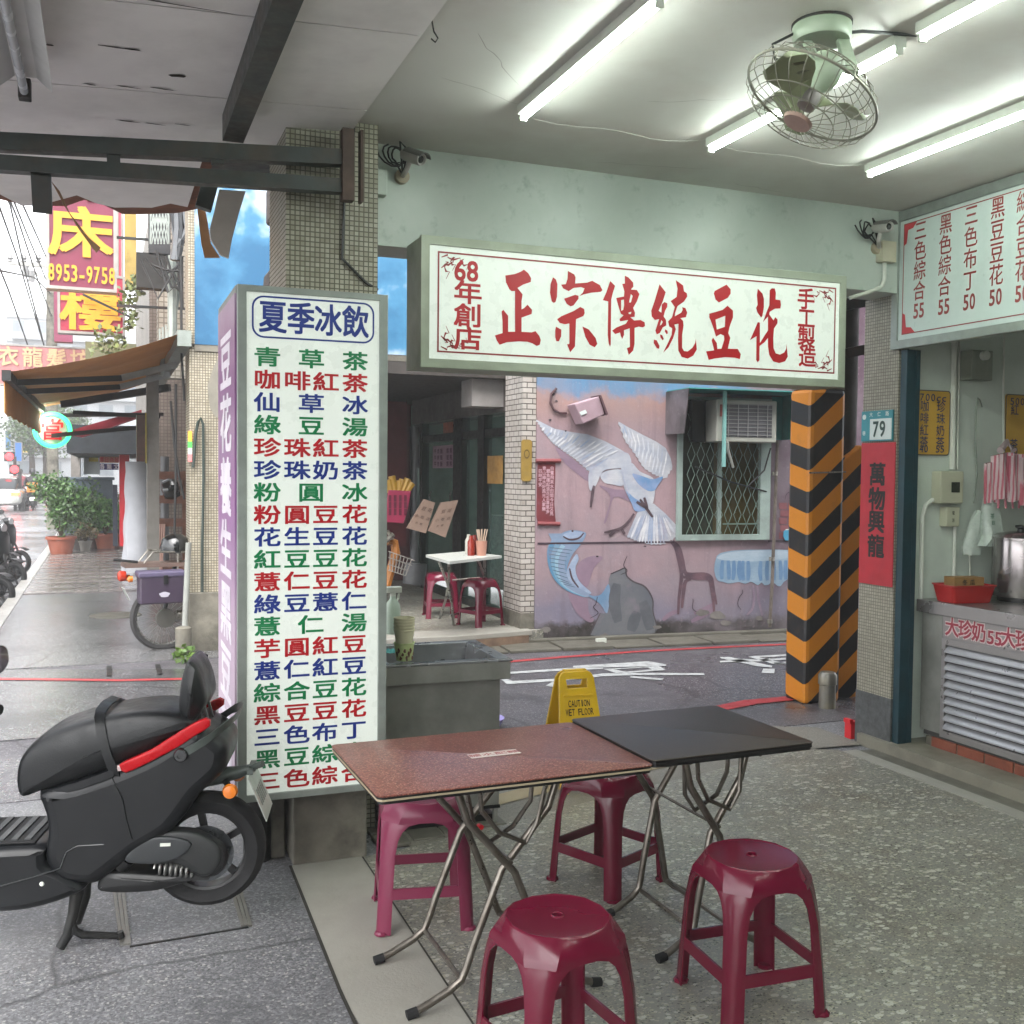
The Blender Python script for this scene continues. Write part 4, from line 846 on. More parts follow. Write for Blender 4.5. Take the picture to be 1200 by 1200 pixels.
# things on the counter
def tray(name,p0,w,d,h,mt,label,fl=.02):
    t=thing(name,p0,R(-8),label,'basket'); rs=[]
    def R4(e,z,r=.02): return [(x,y,z) for x,_,y in rrect(-w/2-e,w/2+e,-d/2-e,d/2+e,r,0,3)]
    q=B(); q.rings([R4(-.0,.0),R4(fl,h),R4(fl+.008,h),R4(fl+.008,h-.006),R4(fl+.002,h-.008),R4(.004,.003)],cap=False); q.poly([Vector(p) for p in R4(0,.001)]); part('tub',q,mt,t,local=True,smooth=30); return t
bp=PX(1087,700,4.60); 
tray('red_basket',(4.70,4.62,ct+.001),.25,.15,.105,m('red_plastic','#a02424',.4),'red plastic basket on the left end of the counter')
bpx=m('cardboard','#8a6a3e',.8,0,var=.12,bump=.15,bsc=30)
t=thing('cardboard_box',(4.74,4.66,ct+.03),R(-10),'small open brown carton with black print inside the red basket','box')
q=B(); q.box(-.10,.10,-.05,.05,0,.115); part('carton',q,bpx,t,local=True,bev=.003)
q=B(); letters(q,[('冬',-.03,.085,.035,.034),('瓜',.02,.085,.035,.034)],(0,-.0512,0),X_,Z_,.02); part('lettering',q,ink,t,local=True)
t=thing('drink_urn',(5.08,4.55,ct),0,'tall stainless drink urn with black lid knob on the counter','urn')
ux,uy,uz=5.07,4.56,ct+.03; urnm=M('urn_steel','#a09a9a',.22,.9,var=.06,vsc=3)
q=B(); q.lathe([(0,uz),(.15,uz),(.155,uz+.01),(.155,uz+.33),(.15,uz+.345)],(ux,uy,0),40); part('body',q,urnm,t,smooth=True)
q=B(); q.lathe([(.157,uz+.335),(.157,uz+.35),(.13,uz+.372),(.05,uz+.385),(0,uz+.386)],(ux,uy,0),40); part('lid',q,urnm,t,smooth=True)
q=B(); q.lathe([(.02,uz+.385),(.018,uz+.40),(.032,uz+.41),(.032,uz+.42),(0,uz+.425)],(ux,uy,0),20); part('lid_knob',q,black,t,smooth=True)
q=B(); q.cbox((ux+.0,uy-.165,uz+.27),(.12,.03,.035)); part('handle',q,black,t,bev=.008)
q=B(); q.lathe([(.12,0),(.12,.03)],(ux,uy,ct),20); part('stand',q,black,t,smooth=True)
q=B(); letters(q,colm('珍珠奶茶',0,.24,.06,.04,.045),(ux-.045,uy-.1505,uz),(1,-.25,0),Z_,.015); part('lettering',q,m('urn_red','#8f3a4a',.5),t)
# wall fittings
t=thing('meter_box',(4.76,4.86,1.43),0,'cream electric meter box with a dark window on the shop wall','box')
crm=m('cream_plastic','#b3b39c',.45,0,var=.05)
a=PY(1100,552,4.82); c=PY(1126,590,4.82); q=B(); q.box(a.x,c.x,4.80,4.879,c.z,a.z); part('box',q,crm,t,bev=.008)
a=PY(1115,565,4.8); c=PY(1124,577,4.8); q=B(); q.box(a.x,c.x,4.795,4.799,c.z,a.z); part('window',q,m('dark_window','#20251a',.2),t)
t=thing('breaker_box',(4.8,4.86,1.3),0,'small cream switch box below the meter box','box')
a=PY(1108,594,4.83); c=PY(1123,617,4.83); q=B(); q.box(a.x,c.x,4.82,4.879,c.z,a.z); part('box',q,crm,t,bev=.006)
q=B(); letters(q,colm('電源',(a.x+c.x)/2,a.z-.015,c.z+.015,.022,.026),(0,4.8185,0),X_,Z_,.01); part('lettering',q,ink,t)
t=thing('white_conduits',(4.7,4.86,.95),0,'white plastic conduits on the shop wall beside the meter box','conduit')
for pts,r in (([(1101,585),(1092,586),(1085,592),(1081,605),(1080,640),(1079,712)],.014),([(1116,550),(1117,480),(1119,380)],.018),([(1122,550),(1123,480),(1125,380)],.006),([(1176,530),(1176,440),(1177,380)],.007),([(1119,617),(1118,660),(1117,712)],.012),([(1136,625),(1137,700)],.006)):
    q=B(); q.tube([PY(x,y,4.862) for x,y in pts],r,8); part('conduit',q,white,t,smooth=True)
t=thing('junction_box',(4.9,4.85,2.3),0,'dusty grey box under the wall menu board','box')
a=PY(1136,410,4.80); c=PY(1160,446,4.80); q=B(); q.box(a.x,c.x,4.78,4.879,c.z,a.z); part('box',q,m('greenish_grey','#82887a',.5,dirt=.4),t,bev=.005)
q=B(); q.lathe([(.028,0),(.028,.03),(.02,.035)],PY(1152,417,4.78),16,(0,-1,0)); part('knob',q,white,t,smooth=True)
t=thing('wall_hook_rod',(5,4.86,1.6),0,'thin hooked wire hanging on the green wall','hook')
q=B(); q.tube([PY(x,y,4.85) for x,y in ((1151,477),(1148,468),(1146,466),(1144,476),(1143,520),(1145,555),(1141,590))],.004,6); part('rod',q,m('grey_wire','#6c7468',.4,.6),t,smooth=True)
def drape(name,pts,mt,label,cat,Y,thk=.05,seed=1,n=14,rows=10):
    """hanging thin-skinned bag or cloth between a left and a right outline"""
    g=random.Random(seed); t=thing(name,PY(pts[-1][0],pts[-1][2],Y),0,label,cat); q=B(); front=[];
    for j,(xl,xr,y) in enumerate(pts):
        ring=[]
        for i in range(n):
            a=2*math.pi*i/n; u=(1-math.cos(a))/2; dy=math.sin(a)
            x=xl+(xr-xl)*u; wob=.35*math.sin(i*2.3+j*.7)+g.uniform(-.2,.2)
            ring.append(PY(x+wob*.6,y+g.uniform(-.5,.5),Y)+Vector((0,-dy*thk*(1+.5*wob)*(.4+.6*j/len(pts)),0)))
        front.append(ring)
    q.rings(front); part(cat.replace(' ','_'),q,mt,t,smooth=True); return t
bagm=M('frosted_bag','#bcc6bd',.3,0,var=.06,vsc=20,alpha=.85)
drape('plastic_bag',[(1144,1150,598),(1139,1152,606),(1135,1153,618),(1131,1152,632),(1128,1149,643),(1130,1147,650)],bagm,'bundle of clear plastic bags hanging from a hook','bag',4.78,.05,1)
drape('plastic_bag',[(1156,1162,572),(1153,1167,582),(1151,1170,596),(1151,1172,612),(1152,1174,624),(1150,1170,632),(1146,1158,640)],bagm,'white carrier bag with green print hanging beside the towels','bag',4.74,.06,2)
q=B(); letters(q,[('茶',0,0,.035,.035),('飲',.01,-.04,.03,.03)],PY(1163,605,4.66),X_,Z_,.01); solo('bag_print',q,m('green_print','#2d5c45',.5),'green print on the hanging carrier bag','print')
t=thing('towel_stack',(5.4,4.7,1.5),0,'pink and white striped towels hanging on the wall at right edge','towels')
towm=NT('striped_towel'); ss=towm.sep(); wv=towm.n('ShaderNodeTexWave'); wv.inputs['Scale'].default_value=14; wv.inputs['Distortion'].default_value=1.2; towm.l(towm.co,wv.inputs[0])
towm.set('Base Color',towm.ramp(wv.outputs[1],[(.3,lin('#c2aeb0')),(.6,lin('#c5959d')),(.85,lin('#b5616f'))])); towm.set('Roughness',.9); towm.bump(towm.noise(200,2),.4,.003)
for k,(xl,xr,y0,y1) in enumerate(((1156,1172,541,588),(1164,1184,532,584),(1172,1196,530,583),(1184,1212,532,586),(1198,1232,534,590))):
    q=B(); n=8; rs=[]
    for j in range(9):
        y=y0+(y1-y0)*j/8; rs.append([PY(xl+(xr-xl)*i/n+.8*math.sin(i*2+j*.5+k),y+abs(i-n/2)*.6,4.70-.015*k)+Vector((0,.012*math.sin(i*1.9+k),0)) for i in range(n+1)]+[PY(xl+(xr-xl)*i/n,y+abs(i-n/2)*.6,4.70-.015*k)+Vector((0,.02,0)) for i in range(n,-1,-1)])
    q.rings(rs); part('towel',q,towm.m,t,smooth=True)
q=B()
for k in range(9): p=PY(1170+k*8,586,4.68); q.tube([p,p-Z_*.05+X_*.01*math.sin(k)],.007,5)
part('fringe',q,m('pink_fringe','#b5707c',.8),t)
q=B(); q.tube([PY(1172,528,4.74),PY(1180,518,4.8),PY(1188,528,4.74)],.02,8); part('knot',q,m('towel_knot','#c2aeb0',.9),t,smooth=True)
# =============== SCOOTER ===============
def loft(st,n=24,e=.7,axis=0):
    """st: (s, zlow, zhigh, halfwidth[, exponent])"""
    rs=[]
    for k in st:
        s,z0,z1,w=k[:4]; ee=k[4] if len(k)>4 else e; r=[]
        for j in range(n):
            a=2*math.pi*j/n; c,d=math.cos(a),math.sin(a)
            r.append((s,w*math.copysign(abs(c)**ee,c),(z0+z1)/2+(z1-z0)/2*math.copysign(abs(d)**ee,d)))
        rs.append(r)
    return B().rings(rs)
satin=M('satin_black_panel','#0a0c0f',.36,0,spec=.32,var=.1,vsc=4,dirt=.15,dcol='#3b3f40',coat=.0); seatm=M('seat_vinyl','#0d0f11',.40,0,spec=.35,var=.08,bump=.25,bsc=220)
gloss=M('gloss_black','#101315',.15,0,var=.1,coat=.5); greym=m('dark_grey_rail','#4b524e',.4,.3,var=.1)
def wheel(parent,o,r,w,spk,rimc,nsp=5,tire=None,wire_=False,ax=(0,1,0)):
    o=Vector(o); ax=Vector(ax); x=ax.orthogonal().normalized(); y=ax.cross(x)
    t_=w*.5; n=36; ri=r-w*.60; q=B(); q.lathe([(0,-t_*.9),(.035,-t_*.9),(.035,t_*.9),(0,t_*.9)],o,16,ax)
    if not wire_:
        for k in range(nsp):
            a=k*6.2832/nsp+.5; q.bar(o+(x*math.cos(a)+y*math.sin(a))*.02,o+(x*math.cos(a+.15)+y*math.sin(a+.15))*(ri-.006),.024,.018,tuple(ax))
    hub=part('wheel',q,spk,parent,local=True)
    if wire_:
        for k in range(28):
            q=B(); a=k*6.2832/28; b_=a+.35*(1 if k%2 else -1); q.tube([o+ax*t_*.5*(1 if k%4<2 else -1)+(x*math.cos(b_)+y*math.sin(b_))*.03,o+(x*math.cos(a)+y*math.sin(a))*ri],.0025,4); part('spoke',q,spk,hub,local=True)
    q=B(); prof=[(r-w*.62,-t_*.75),(r-w*.25,-t_*.98),(r-w*.06,-t_*.6),(r,-t_*.2),(r,t_*.2),(r-w*.06,t_*.6),(r-w*.25,t_*.98),(r-w*.62,t_*.75)]
    q.rings([[o+ax*z+(x*math.cos(2*math.pi*j/n)+y*math.sin(2*math.pi*j/n))*rr for rr,z in prof] for j in range(n)],cap=False,closed=True); part('tyre',q,tire or rubber,hub,local=True,smooth=60)
    q=B(); q.rings([[o+ax*z+(x*math.cos(2*math.pi*j/n)+y*math.sin(2*math.pi*j/n))*rr for rr,z in ((ri+.004,-t_*.7),(ri+.004,t_*.7),(ri-.012,t_*.6),(ri-.016,0),(ri-.012,-t_*.6))] for j in range(n)],cap=False,closed=True); part('rim',q,rimc,hub,local=True,smooth=50)
def pillow(out,W,r=.04,y0=0,n=3,flat=False,prof=((1,1),(.96,.55),(.88,.22),(.72,.05),(.4,0),(-.4,0),(-.72,.05),(-.88,.22),(-.96,.55),(-1,1))):
    """side outline (s,z) given thickness 2W, edges rounded over r"""
    o=sm(out,n); N=len(o); area=sum(o[i][0]*o[(i+1)%N][1]-o[(i+1)%N][0]*o[i][1] for i in range(N)); sg=1 if area>0 else -1; nr=[]
    for i in range(N):
        (x0,z0),(x1,z1)=o[i-1],o[(i+1)%N]; dx,dz=x1-x0,z1-z0; L=math.hypot(dx,dz) or 1; nr.append((-dz/L*sg,dx/L*sg))
    rs=[[(p[0]+q_[0]*r*f,y0+W*y,p[1]+q_[1]*r*f) for p,q_ in zip(o,nr)] for y,f in prof]
    if flat:
        b=B().rings(rs,cap=False); b.poly([rs[0]]); b.poly([rs[-1]]); return b
    def bulge(ring,sgn):
        cx=sum(p[0] for p in ring)/len(ring); cz=sum(p[2] for p in ring)/len(ring); yb=ring[0][1]
        return [[(cx+(p[0]-cx)*k,yb+sgn*W*dy,cz+(p[2]-cz)*k) for p in ring] for k,dy in ((.82,.035),(.6,.065),(.35,.085),(.12,.092))]
    hi=bulge(rs[0],1 if prof[0][0]>0 else -1); lo=bulge(rs[-1],1 if prof[-1][0]>0 else -1)
    return B().rings(hi[::-1]+rs+lo)
def sm(l,n=4):
    """smooth closed outline through the points"""
    o=[]; N=len(l)
    for i in range(N):
        p0,p1,p2,p3=[l[(i+k-1)%N] for k in range(4)]
        for j in range(n):
            t=j/n; o.append(tuple(.5*((2*p1[a])+(-p0[a]+p2[a])*t+(2*p0[a]-5*p1[a]+4*p2[a]-p3[a])*t*t+(-p0[a]+3*p1[a]-3*p2[a]+p3[a])*t**3) for a in (0,1)))
    return o
def strip_path(b,pts,w,th,side):
    """flat strap following pts, widened along side vector"""
    side=Vector(side).normalized(); rs=[]
    pts=[Vector(p) for p in pts]
    for i,p in enumerate(pts):
        d=(pts[min(i+1,len(pts)-1)]-pts[max(0,i-1)]).normalized(); n=d.cross(side).normalized()
        rs.append([p-side*w/2,p+side*w/2,p+side*w/2+n*th,p-side*w/2+n*th])
    return b.rings(rs)
def make_scooter(name='parked_scooter'):
    t=thing(name)
    wheel(t,(0,0,.315),.205,.10,black,black); wheel(t,(1.16,0,.21),.205,.09,black,black)
    body=[(.528,.580),(.512,.50),(.505,.43),(.515,.36),(.49,.295),(.444,.262),(.361,.252),(.31,.28),(.205,.361),(.095,.43),(.008,.545),(-.035,.585),(-.078,.63),(-.092,.69),(-.075,.735),(0,.785),(.03,.79),(.157,.705),(.287,.650),(.41,.61)]
    part('body',pillow(body,.168,.045,flat=True,prof=((1,1),(.985,.72),(.955,.45),(.90,.22),(.80,.07),(.6,0),(-.6,0),(-.80,.07),(-.90,.22),(-.955,.45),(-.985,.72),(-1,1))),satin,t,local=True,smooth=50)
    for s in (1,-1):
        q=B(); q.tube([(.292,s*.160,.632),(.275,s*.168,.60),(.252,s*.169,.55),(.240,s*.169,.48),(.225,s*.168,.42),(.20,s*.154,.375)],.003,5); part('panel_seam',q,black,t,local=True,smooth=True)
        q=B(); q.rings([[(a,s*(y),z),(a,s*y,z+.026),(a,s*(y-.03),z+.03),(a,s*(y-.03),z)] for a,y,z in ((.528,.135,.552),(.47,.158,.566),(.40,.168,.588),(.33,.171,.612),(.28,.171,.632))]); part('seat_lip',q,satin,t,local=True,smooth=40)
    part('seat',pillow([(.02,.80),(.07,.834),(.186,.845),(.331,.826),(.446,.796),(.535,.757),(.590,.700),(.607,.64),(.603,.578),(.580,.556),(.53,.573),(.409,.606),(.287,.652),(.157,.712),(.05,.772)],.158,.034),seatm,t,local=True,smooth=60)
    for s in (1,-1):
        q=B(); q.tube([(.585,s*.118,.66),(.549,s*.128,.712),(.497,s*.133,.757),(.43,s*.135,.779),(.343,s*.136,.803),(.25,s*.136,.821),(.189,s*.134,.828),(.10,s*.125,.828),(.05,s*.11,.818)],.0025,5); part('seat_piping',q,gloss,t,local=True,smooth=True)
    q=B(); strip_path(q,[(.278,.160,.635),(.288,.170,.67),(.305,.172,.72),(.322,.166,.785),(.333,.150,.820),(.340,.11,.836),(.344,0,.842),(.340,-.11,.836),(.333,-.150,.820),(.322,-.166,.785),(.305,-.172,.72),(.278,-.160,.635)],.034,.007,(1,0,.28)); part('seat_strap',q,seatm,t,local=True,smooth=50)
    redl=m('red_tail_lens','#a00812',.3,0,var=.08,spec=.2)
    for s in (1,-1):
        o=[(.262,.662),(.256,.676),(.20,.700),(.15,.724),(.06,.782),(-.02,.822),(-.035,.795),(.016,.762),(.07,.726),(.13,.694),(.19,.664),(.243,.642)]
        q=pillow(o,.014,.006,y0=s*.160,n=2); part('tail_light_strip',q,redl,t,local=True,smooth=50)
        q=B(); q.box(.256,.272,min(s*.150,s*.172),max(s*.150,s*.172),.648,.668); part('clear_lens',q,m('clear_lens','#b9a6a4',.1,coat=.5),t,local=True,bev=.003)
        q=B(); q.rings([[(a+dx,s*yy,z+dz) for dx,dz,yy in ((0,0,y),(-.012,.034,y+.002),(-.012,.036,y-.012),(0,-.001,y-.010))] for a,y,z in ((.075,.178,.680),(.03,.180,.702),(-.02,.174,.731),(-.065,.155,.764),(-.095,.115,.782),(-.108,.05,.788),(-.11,.0,.789))]); part('grab_rail',q,greym,t,local=True,smooth=50)
        q=B(); q.lathe([(0,0),(.024,0),(.024,.016),(.019,.022),(.011,.022),(.011,.017),(0,.017)],(.060,s*.168,.700),22,(0,s,0)); part('rail_bolt',q,gloss,t,local=True,smooth=40)
    q=pillow([(.056,1.008),(.075,.95),(.085,.88),(.082,.82),(.060,.792),(.03,.80),(.0,.84),(-.01,.88),(.005,.95),(.03,1.0)],.15,.035,n=3); q.v=[Vector((p.x-.35*p.y*p.y*1.2,p.y*(1-.9*max(0,(.86-p.z)))*(1-.35*max(0,p.z-.93)*6*.5),p.z)) for p in q.v]; part('backrest',q,seatm,t,local=True,smooth=60)
    q=B()
    for y in (.045,-.045): q.bar((.01,y,.735),(.02,y,.83),.022,.008); q.bar((-.02,y,.745),(.005,y,.84),.012,.008)
    part('backrest_bracket',q,m('bracket_steel','#6d7070',.35,.7),t,local=True)
    q=B(); q.tube([(.03,0,.565),(-.05,0,.575),(-.11,0,.585),(-.165,0,.60)],[.034,.03,.022,.014],12); q.bar((-.155,-.06,.60),(-.155,.06,.60),.02,.02); q.tube([(-.15,.02,.60),(-.18,.05,.622),(-.20,.06,.63)],.012,8); part('plate_arm',q,greym,t,local=True,smooth=40)
    q=B(); q.cbox((-.185,0,.512),(.004,.20,.17),Matrix.Rotation(R(22),3,'Y')); pl=part('licence_plate',q,m('plate_aluminium','#a9aca6',.35,.3,var=.05),t,local=True,bev=.002)
    for k in range(5): q=B(); q.cbox((-.188,-.06+k*.03,.51),(.004,.012,.06),Matrix.Rotation(R(22),3,'Y')); part('plate_stamp',q,m('plate_mark','#878a86',.5),pl,local=True)
    for s in (1,-1):
        q=B(); q.tube([(-.06,0,.56),(-.09,s*.085,.548)],.012,8); part('signal_stalk',q,black,t,local=True)
        q=B(); q.lathe([(0,-.012),(.02,-.012),(.027,0),(.022,.016),(0,.02)],(-.092,s*.10,.547),18,(0,s,0)); part('turn_signal',q,m('amber_lens','#d0711a',.2,coat=.4),t,local=True,smooth=True)
    part('swing_arm',pillow([(.262,.335),(.21,.40),(.152,.424),(.05,.424),(-.006,.405),(-.058,.37),(-.069,.327),(-.05,.283),(-.005,.263),(.05,.292),(.09,.312),(.17,.312)],.032,.018,y0=.115),M('cast_black','#1b1d1d',.5,.1,var=.15,bump=.2,bsc=90),t,local=True,smooth=60)
    part('arm_cover',pillow([(.25,.338),(.205,.39),(.15,.412),(.08,.408),(.03,.385),(.06,.345),(.12,.325),(.19,.322)],.010,.006,y0=.150),m('arm_cover_black','#242729',.42),t,local=True,smooth=60)
    q=B(); q.lathe([(0,0),(.07,0),(.075,.012),(.065,.035),(.03,.045),(0,.045)],(-.012,.10,.322),28,(0,1,0)); q.lathe([(.05,0),(.05,.012),(0,.012)],(0,-.06,.315),20,(0,-1,0)); part('hub_motor',q,black,t,local=True,smooth=40)
    q=B(); q.lathe([(.10,-.002),(.10,.002)],(0,.062,.315),30,(0,1,0)); part('brake_disc',q,m('disc_steel','#55585a',.3,.8),t,local=True)
    q=B(); q.cbox((.115,.1625,.388),(.034,.005,.010)); part('arm_badge',q,white,t,local=True)
    q=B(); A_=Vector((.155,.125,.30)); D_=Vector((-.125,0,-.022)); q.tube([A_+D_*(k/70)+Vector((0,.022*math.cos(k*.63),.022*math.sin(k*.63))) for k in range(71)],.0048,6); part('shock_spring',q,m('spring_steel','#8c8c88',.3,.8),t,local=True,smooth=True)
    part('under_guard',pillow([(.350,.245),(.325,.288),(.25,.284),(.15,.274),(.063,.268),(-.02,.268),(-.03,.254),(.05,.236),(.149,.212),(.25,.208),(.338,.217)],.06,.02,y0=.07),black,t,local=True,smooth=60)
    q=B(); q.tube([(.28,.10,.30),(.25,.11,.33)],.03,10); part('pivot_cover',q,black,t,local=True,smooth=True)
    q=B(); q.tube([(.430,.055,.245),(.432,.06,.20),(.445,.065,.12),(.462,.07,.05),(.485,.075,.010)],[.02,.024,.018,.018,.017],10); q.tube([(.430,-.055,.245),(.445,-.09,.12),(.485,-.13,.010)],[.02,.018,.016],10)
    q.tube([(.448,.068,.10),(.440,.066,.062),(.415,.06,.044),(.36,.04,.030),(.298,.02,.016)],[.012,.015,.014,.013,.012],8); q.tube([(.302,.02,.03),(.296,.02,.008)],.015,8); part('centre_stand',q,M('stand_black','#1b1c1c',.5,.3,var=.2,dirt=.2,dcol='#6a655c'),t,local=True,smooth=True)
    part('floorboard',pillow([(.50,.395),(.60,.400),(.80,.400),(.90,.46),(.93,.40),(.95,.26),(.85,.19),(.69,.172),(.564,.176),(.44,.208),(.38,.245),(.44,.30),(.505,.34)],.170,.03,flat=True),satin,t,local=True,smooth=60)
    q=B(); q.box(.545,.84,-.135,.135,.398,.406); fm=part('floor_mat',q,rubber,t,local=True,bev=.004)
    for k in range(6): q=B(); q.box(.565+k*.044,.585+k*.044,-.12,.12,.405,.411); part('mat_rib',q,m('mat_grey','#3a3c3d',.5),fm,local=True)
    for s in (1,-1):
        q=B(); q.tube([(.315,s*.165,.398),(.40,s*.171,.398),(.435,s*.172,.38),(.455,s*.172,.325),(.524,s*.173,.303),(.662,s*.173,.268),(.80,s*.172,.258),(.92,s*.165,.27)],.0035,6); part('side_trim',q,gloss,t,local=True,smooth=True)
        q=B(); q.lathe([(0,0),(.008,0),(.006,.004),(0,.005)],(.515,s*.170,.272),12,(0,s,0)); part('side_bolt',q,white,t,local=True)
    hb=lambda a,y,z:(a+.45*(.3-y),y,z)
    part('leg_shield',loft([(.88,.38,.50,.15,.6),(.92,.34,.70,.17),(.94,.38,.86,.165),(.97,.43,.90,.15),(1.00,.48,.88,.12),(1.05,.53,.82,.07)],24,.6),satin,t,local=True,smooth=50)
    q=B(); q.rings([[(1.16-.26*math.cos(R(a)),y,.21+.26*math.sin(R(a))) for y in (-.06,.06)]+[(1.16-.25*math.cos(R(a)),y,.21+.25*math.sin(R(a))) for y in (.055,-.055)] for a in range(20,131,15)]); part('front_fender',q,satin,t,local=True,smooth=50)
    q=B()
    for s in (1,-1): q.tube([(1.16,s*.06,.21),(1.05,s*.06,.48),(.98,0,.70)],.018,8)
    part('fork',q,black,t,local=True)
    q=B(); q.lathe([(0,0),(.06,0),(.07,-.02),(.0,-.06)],(1.01,0,.92),24,(1,0,0)); part('headlight',q,m('lamp_lens','#8c9092',.1,coat=.6),t,local=True,smooth=True)
    part('handlebar_cowl',loft([(.80,.87,.93,.05),(.86,.86,.96,.12),(.93,.85,.98,.13),(1.0,.87,.96,.09)],20,.8),satin,t,local=True,smooth=50)
    for s in (1,-1):
        q=B(); q.tube([hb(.74,s*.05,.91),hb(.71,s*.22,.905),hb(.68,s*.27,.90)],.012,8); part('handlebar',q,black,t,local=True,smooth=True)
        q=B(); q.tube([hb(.70,s*.26,.902),hb(.60,s*.315,.898)],.017,12); part('grip',q,rubber,t,local=True,smooth=True)
        q=B(); q.tube([hb(.76,s*.2,.91),hb(.70,s*.24,.98),hb(.64,s*.27,1.04)],.006,6); part('mirror_stem',q,black,t,local=True)
        q=pillow([(-.06,-.02),(-.04,.03),(.03,.045),(.075,.02),(.06,-.03),(0,-.045)],.012,.01); q.v=[Vector(hb(.60+p.y,s*.30,1.06+p.z))+Vector((0,p.x,0)) for p in q.v]; part('mirror',q,gloss,t,local=True,smooth=True)
    return t
sc=make_scooter(); index_kids()
place(sc,(.335,3.78,0),R(166),'black electric scooter on its centre stand in the left foreground','scooter')
lo=thing
for i,(x,y,r,s,lb) in enumerate(((-2.2,12.9,R(-38),1.02,'dark parked scooter nearest the camera at the left edge beyond the lane'),(-2.2,15.2,R(-35),1.0,'parked scooter with fat black front wheel second in the kerb row'),(-2.25,17.4,R(-32),1.0,'parked scooter third in the kerb row, just before the plants'),(-2.35,19.9,R(-30),.98,'parked scooter fourth in the kerb row beside the big plant'),(-2.3,14.0,R(-33),.97,'parked scooter squeezed between the first and second ones of the kerb row'),(-2.4,16.3,R(-36),1.03,'parked scooter squeezed between the second and third ones of the kerb row'),(-2.4,18.6,R(-31),1.0,'parked scooter squeezed between the third and fourth ones of the kerb row'))):
    c=copy_tree(sc); c.matrix_world=Matrix.Translation((x,y,-.14))@Matrix.Rotation(r,4,'Z')@Matrix.Scale(s,4); props(c,lb,'scooter','scooters parked along the kerb')
    if 'group' in sc.keys(): pass
# =============== FAR CORNER BUILDING ===============
t=thing('far_mosaic_column',(.86,9.9,0),0,'pale mosaic column with chipped render and a hanging hose across the lane','column')
q=B(); q.box(.71,1.25,9.72,10.2,.55,6); part('shaft',q,MOS3,t)
q=B(); q.box(.70,1.26,9.71,10.21,0,.55); part('base_block',q,conc,t,bev=.01)
q=B(); yy=9.716
q.poly([PY(x,y,yy) for x,y in ((258,415),(250,430),(243,452),(246,478),(252,488),(262,494),(275,498),(275,415))]); part('chipped_patch',q,M('old_render','#7b776c',.8,0,var=.15,bump=.7,bsc=20),t)
bluep=NT('painted_sky'); nn=bluep.noise(.9,5,.55); bluep.set('Base Color',bluep.ramp(nn,[(.42,lin('#265c80')),(.5,lin('#3f7799')),(.58,lin('#b4c0cc')),(.75,lin('#c7b6c0'))])); bluep.set('Roughness',.5)
t=thing('painted_eaves_beam',(2.6,9.75,2.8),0,'wide beam painted as blue sky with clouds above the eatery across the lane','beam')
q=B(); q.box(.752,4.05,9.70,10.1,2.80,5.6); part('painted_face',q,bluep.m,t)
q=B(); q.box(.70,.752,9.69,10.1,2.80,5.6); part('tile_edge',q,MOS3,t)
q=B(); q.box(.752,4.05,9.705,10.1,2.74,2.80); part('soffit',q,conc,t)
t=thing('green_hose',(.8,9.65,1.2),0,'dark hose looped on a nail on the pale far column','hose')
q=B(); q.tube([PY(x,y,9.66) for x,y in ((226,548),(227,540),(229,510),(232,495),(235,490),(238,497),(238.5,560),(237,640),(237,694))],.014,6); part('hose',q,m('hose_green','#26332d',.5),t,smooth=True)
t=thing('reflective_strip',(.72,9.66,1.7),0,'thin rainbow coloured reflective strip on the far column edge, its sheen made as glow','strip')
for k,(c,y0,y1) in enumerate((('#d08a3a',505,517),('#47b04a',517,525),('#b9b3b3',525,532),('#c06a6a',532,541))):
    q=B(); a=PY(220.5,y0,9.66); b_=PY(225,y1,9.66); q.box(a.x,b_.x,9.66,9.70,b_.z,a.z); part('band',q,m('strip%d'%k,c,.3,emis=.3),t)  # emission stands in for the light the strip throws back
t=thing('drain_pipe',(.66,9.6,0),0,'white drain pipe with a cement collar at the far column foot','pipe')
q=B(); q.tube([PY(221,636,9.6),PY(216,745,9.6)],.026,10); part('pipe',q,m('old_pipe','#8f918b',.45,dirt=.4),t,smooth=True)
p=PZ(216,772,0); q=B(); q.lathe([(.07,0),(.07,.26),(.05,.27)],(p.x,p.y+.1,0),16); part('collar',q,conc,t,smooth=True)
g=random.Random(9)
def leaves(b,c,r,n,ls,g,flat=1.,low=-.4):
    for _ in range(n):
        while True:
            v=Vector((g.uniform(-1,1),g.uniform(-1,1),g.uniform(low,1)))
            if v.length<=1: break
        rr=v.length; v=v*(.55+.45*g.random()) if g.random()<.5 else v
        p=Vector(c)+Vector((v.x*r[0],v.y*r[1],v.z*r[2])); d=Vector((g.uniform(-1,1),g.uniform(-1,1),g.uniform(-.6,.9))).normalized(); u=d.cross(Vector((g.uniform(-1,1),g.uniform(-1,1),g.uniform(-1,1)))).normalized(); s=ls*g.uniform(.6,1.3)
        q0=p; q1=p+d*s*.5+u*s*.28; q2=p+d*s; q3=p+d*s*.5-u*s*.28
        b.add([q0,q1,q2,q3],[(0,1,2,3)])
    return b
def leafm(name,c1,c2):
    if name in MAT: return MAT[name]
    k=NT(name); oi=k.n('ShaderNodeNewGeometry'); k.set('Base Color',k.ramp(oi.outputs['Random Per Island'],[(0,lin(c1)),(1,lin(c2))])); k.set('Roughness',.4); k.b.inputs['Subsurface Weight'].default_value=.0; MAT[name]=k.m; return k.m
t=thing('weed_tuft',(.62,9.3,0),0,'small bright green weed tuft at the drain pipe foot','plant')
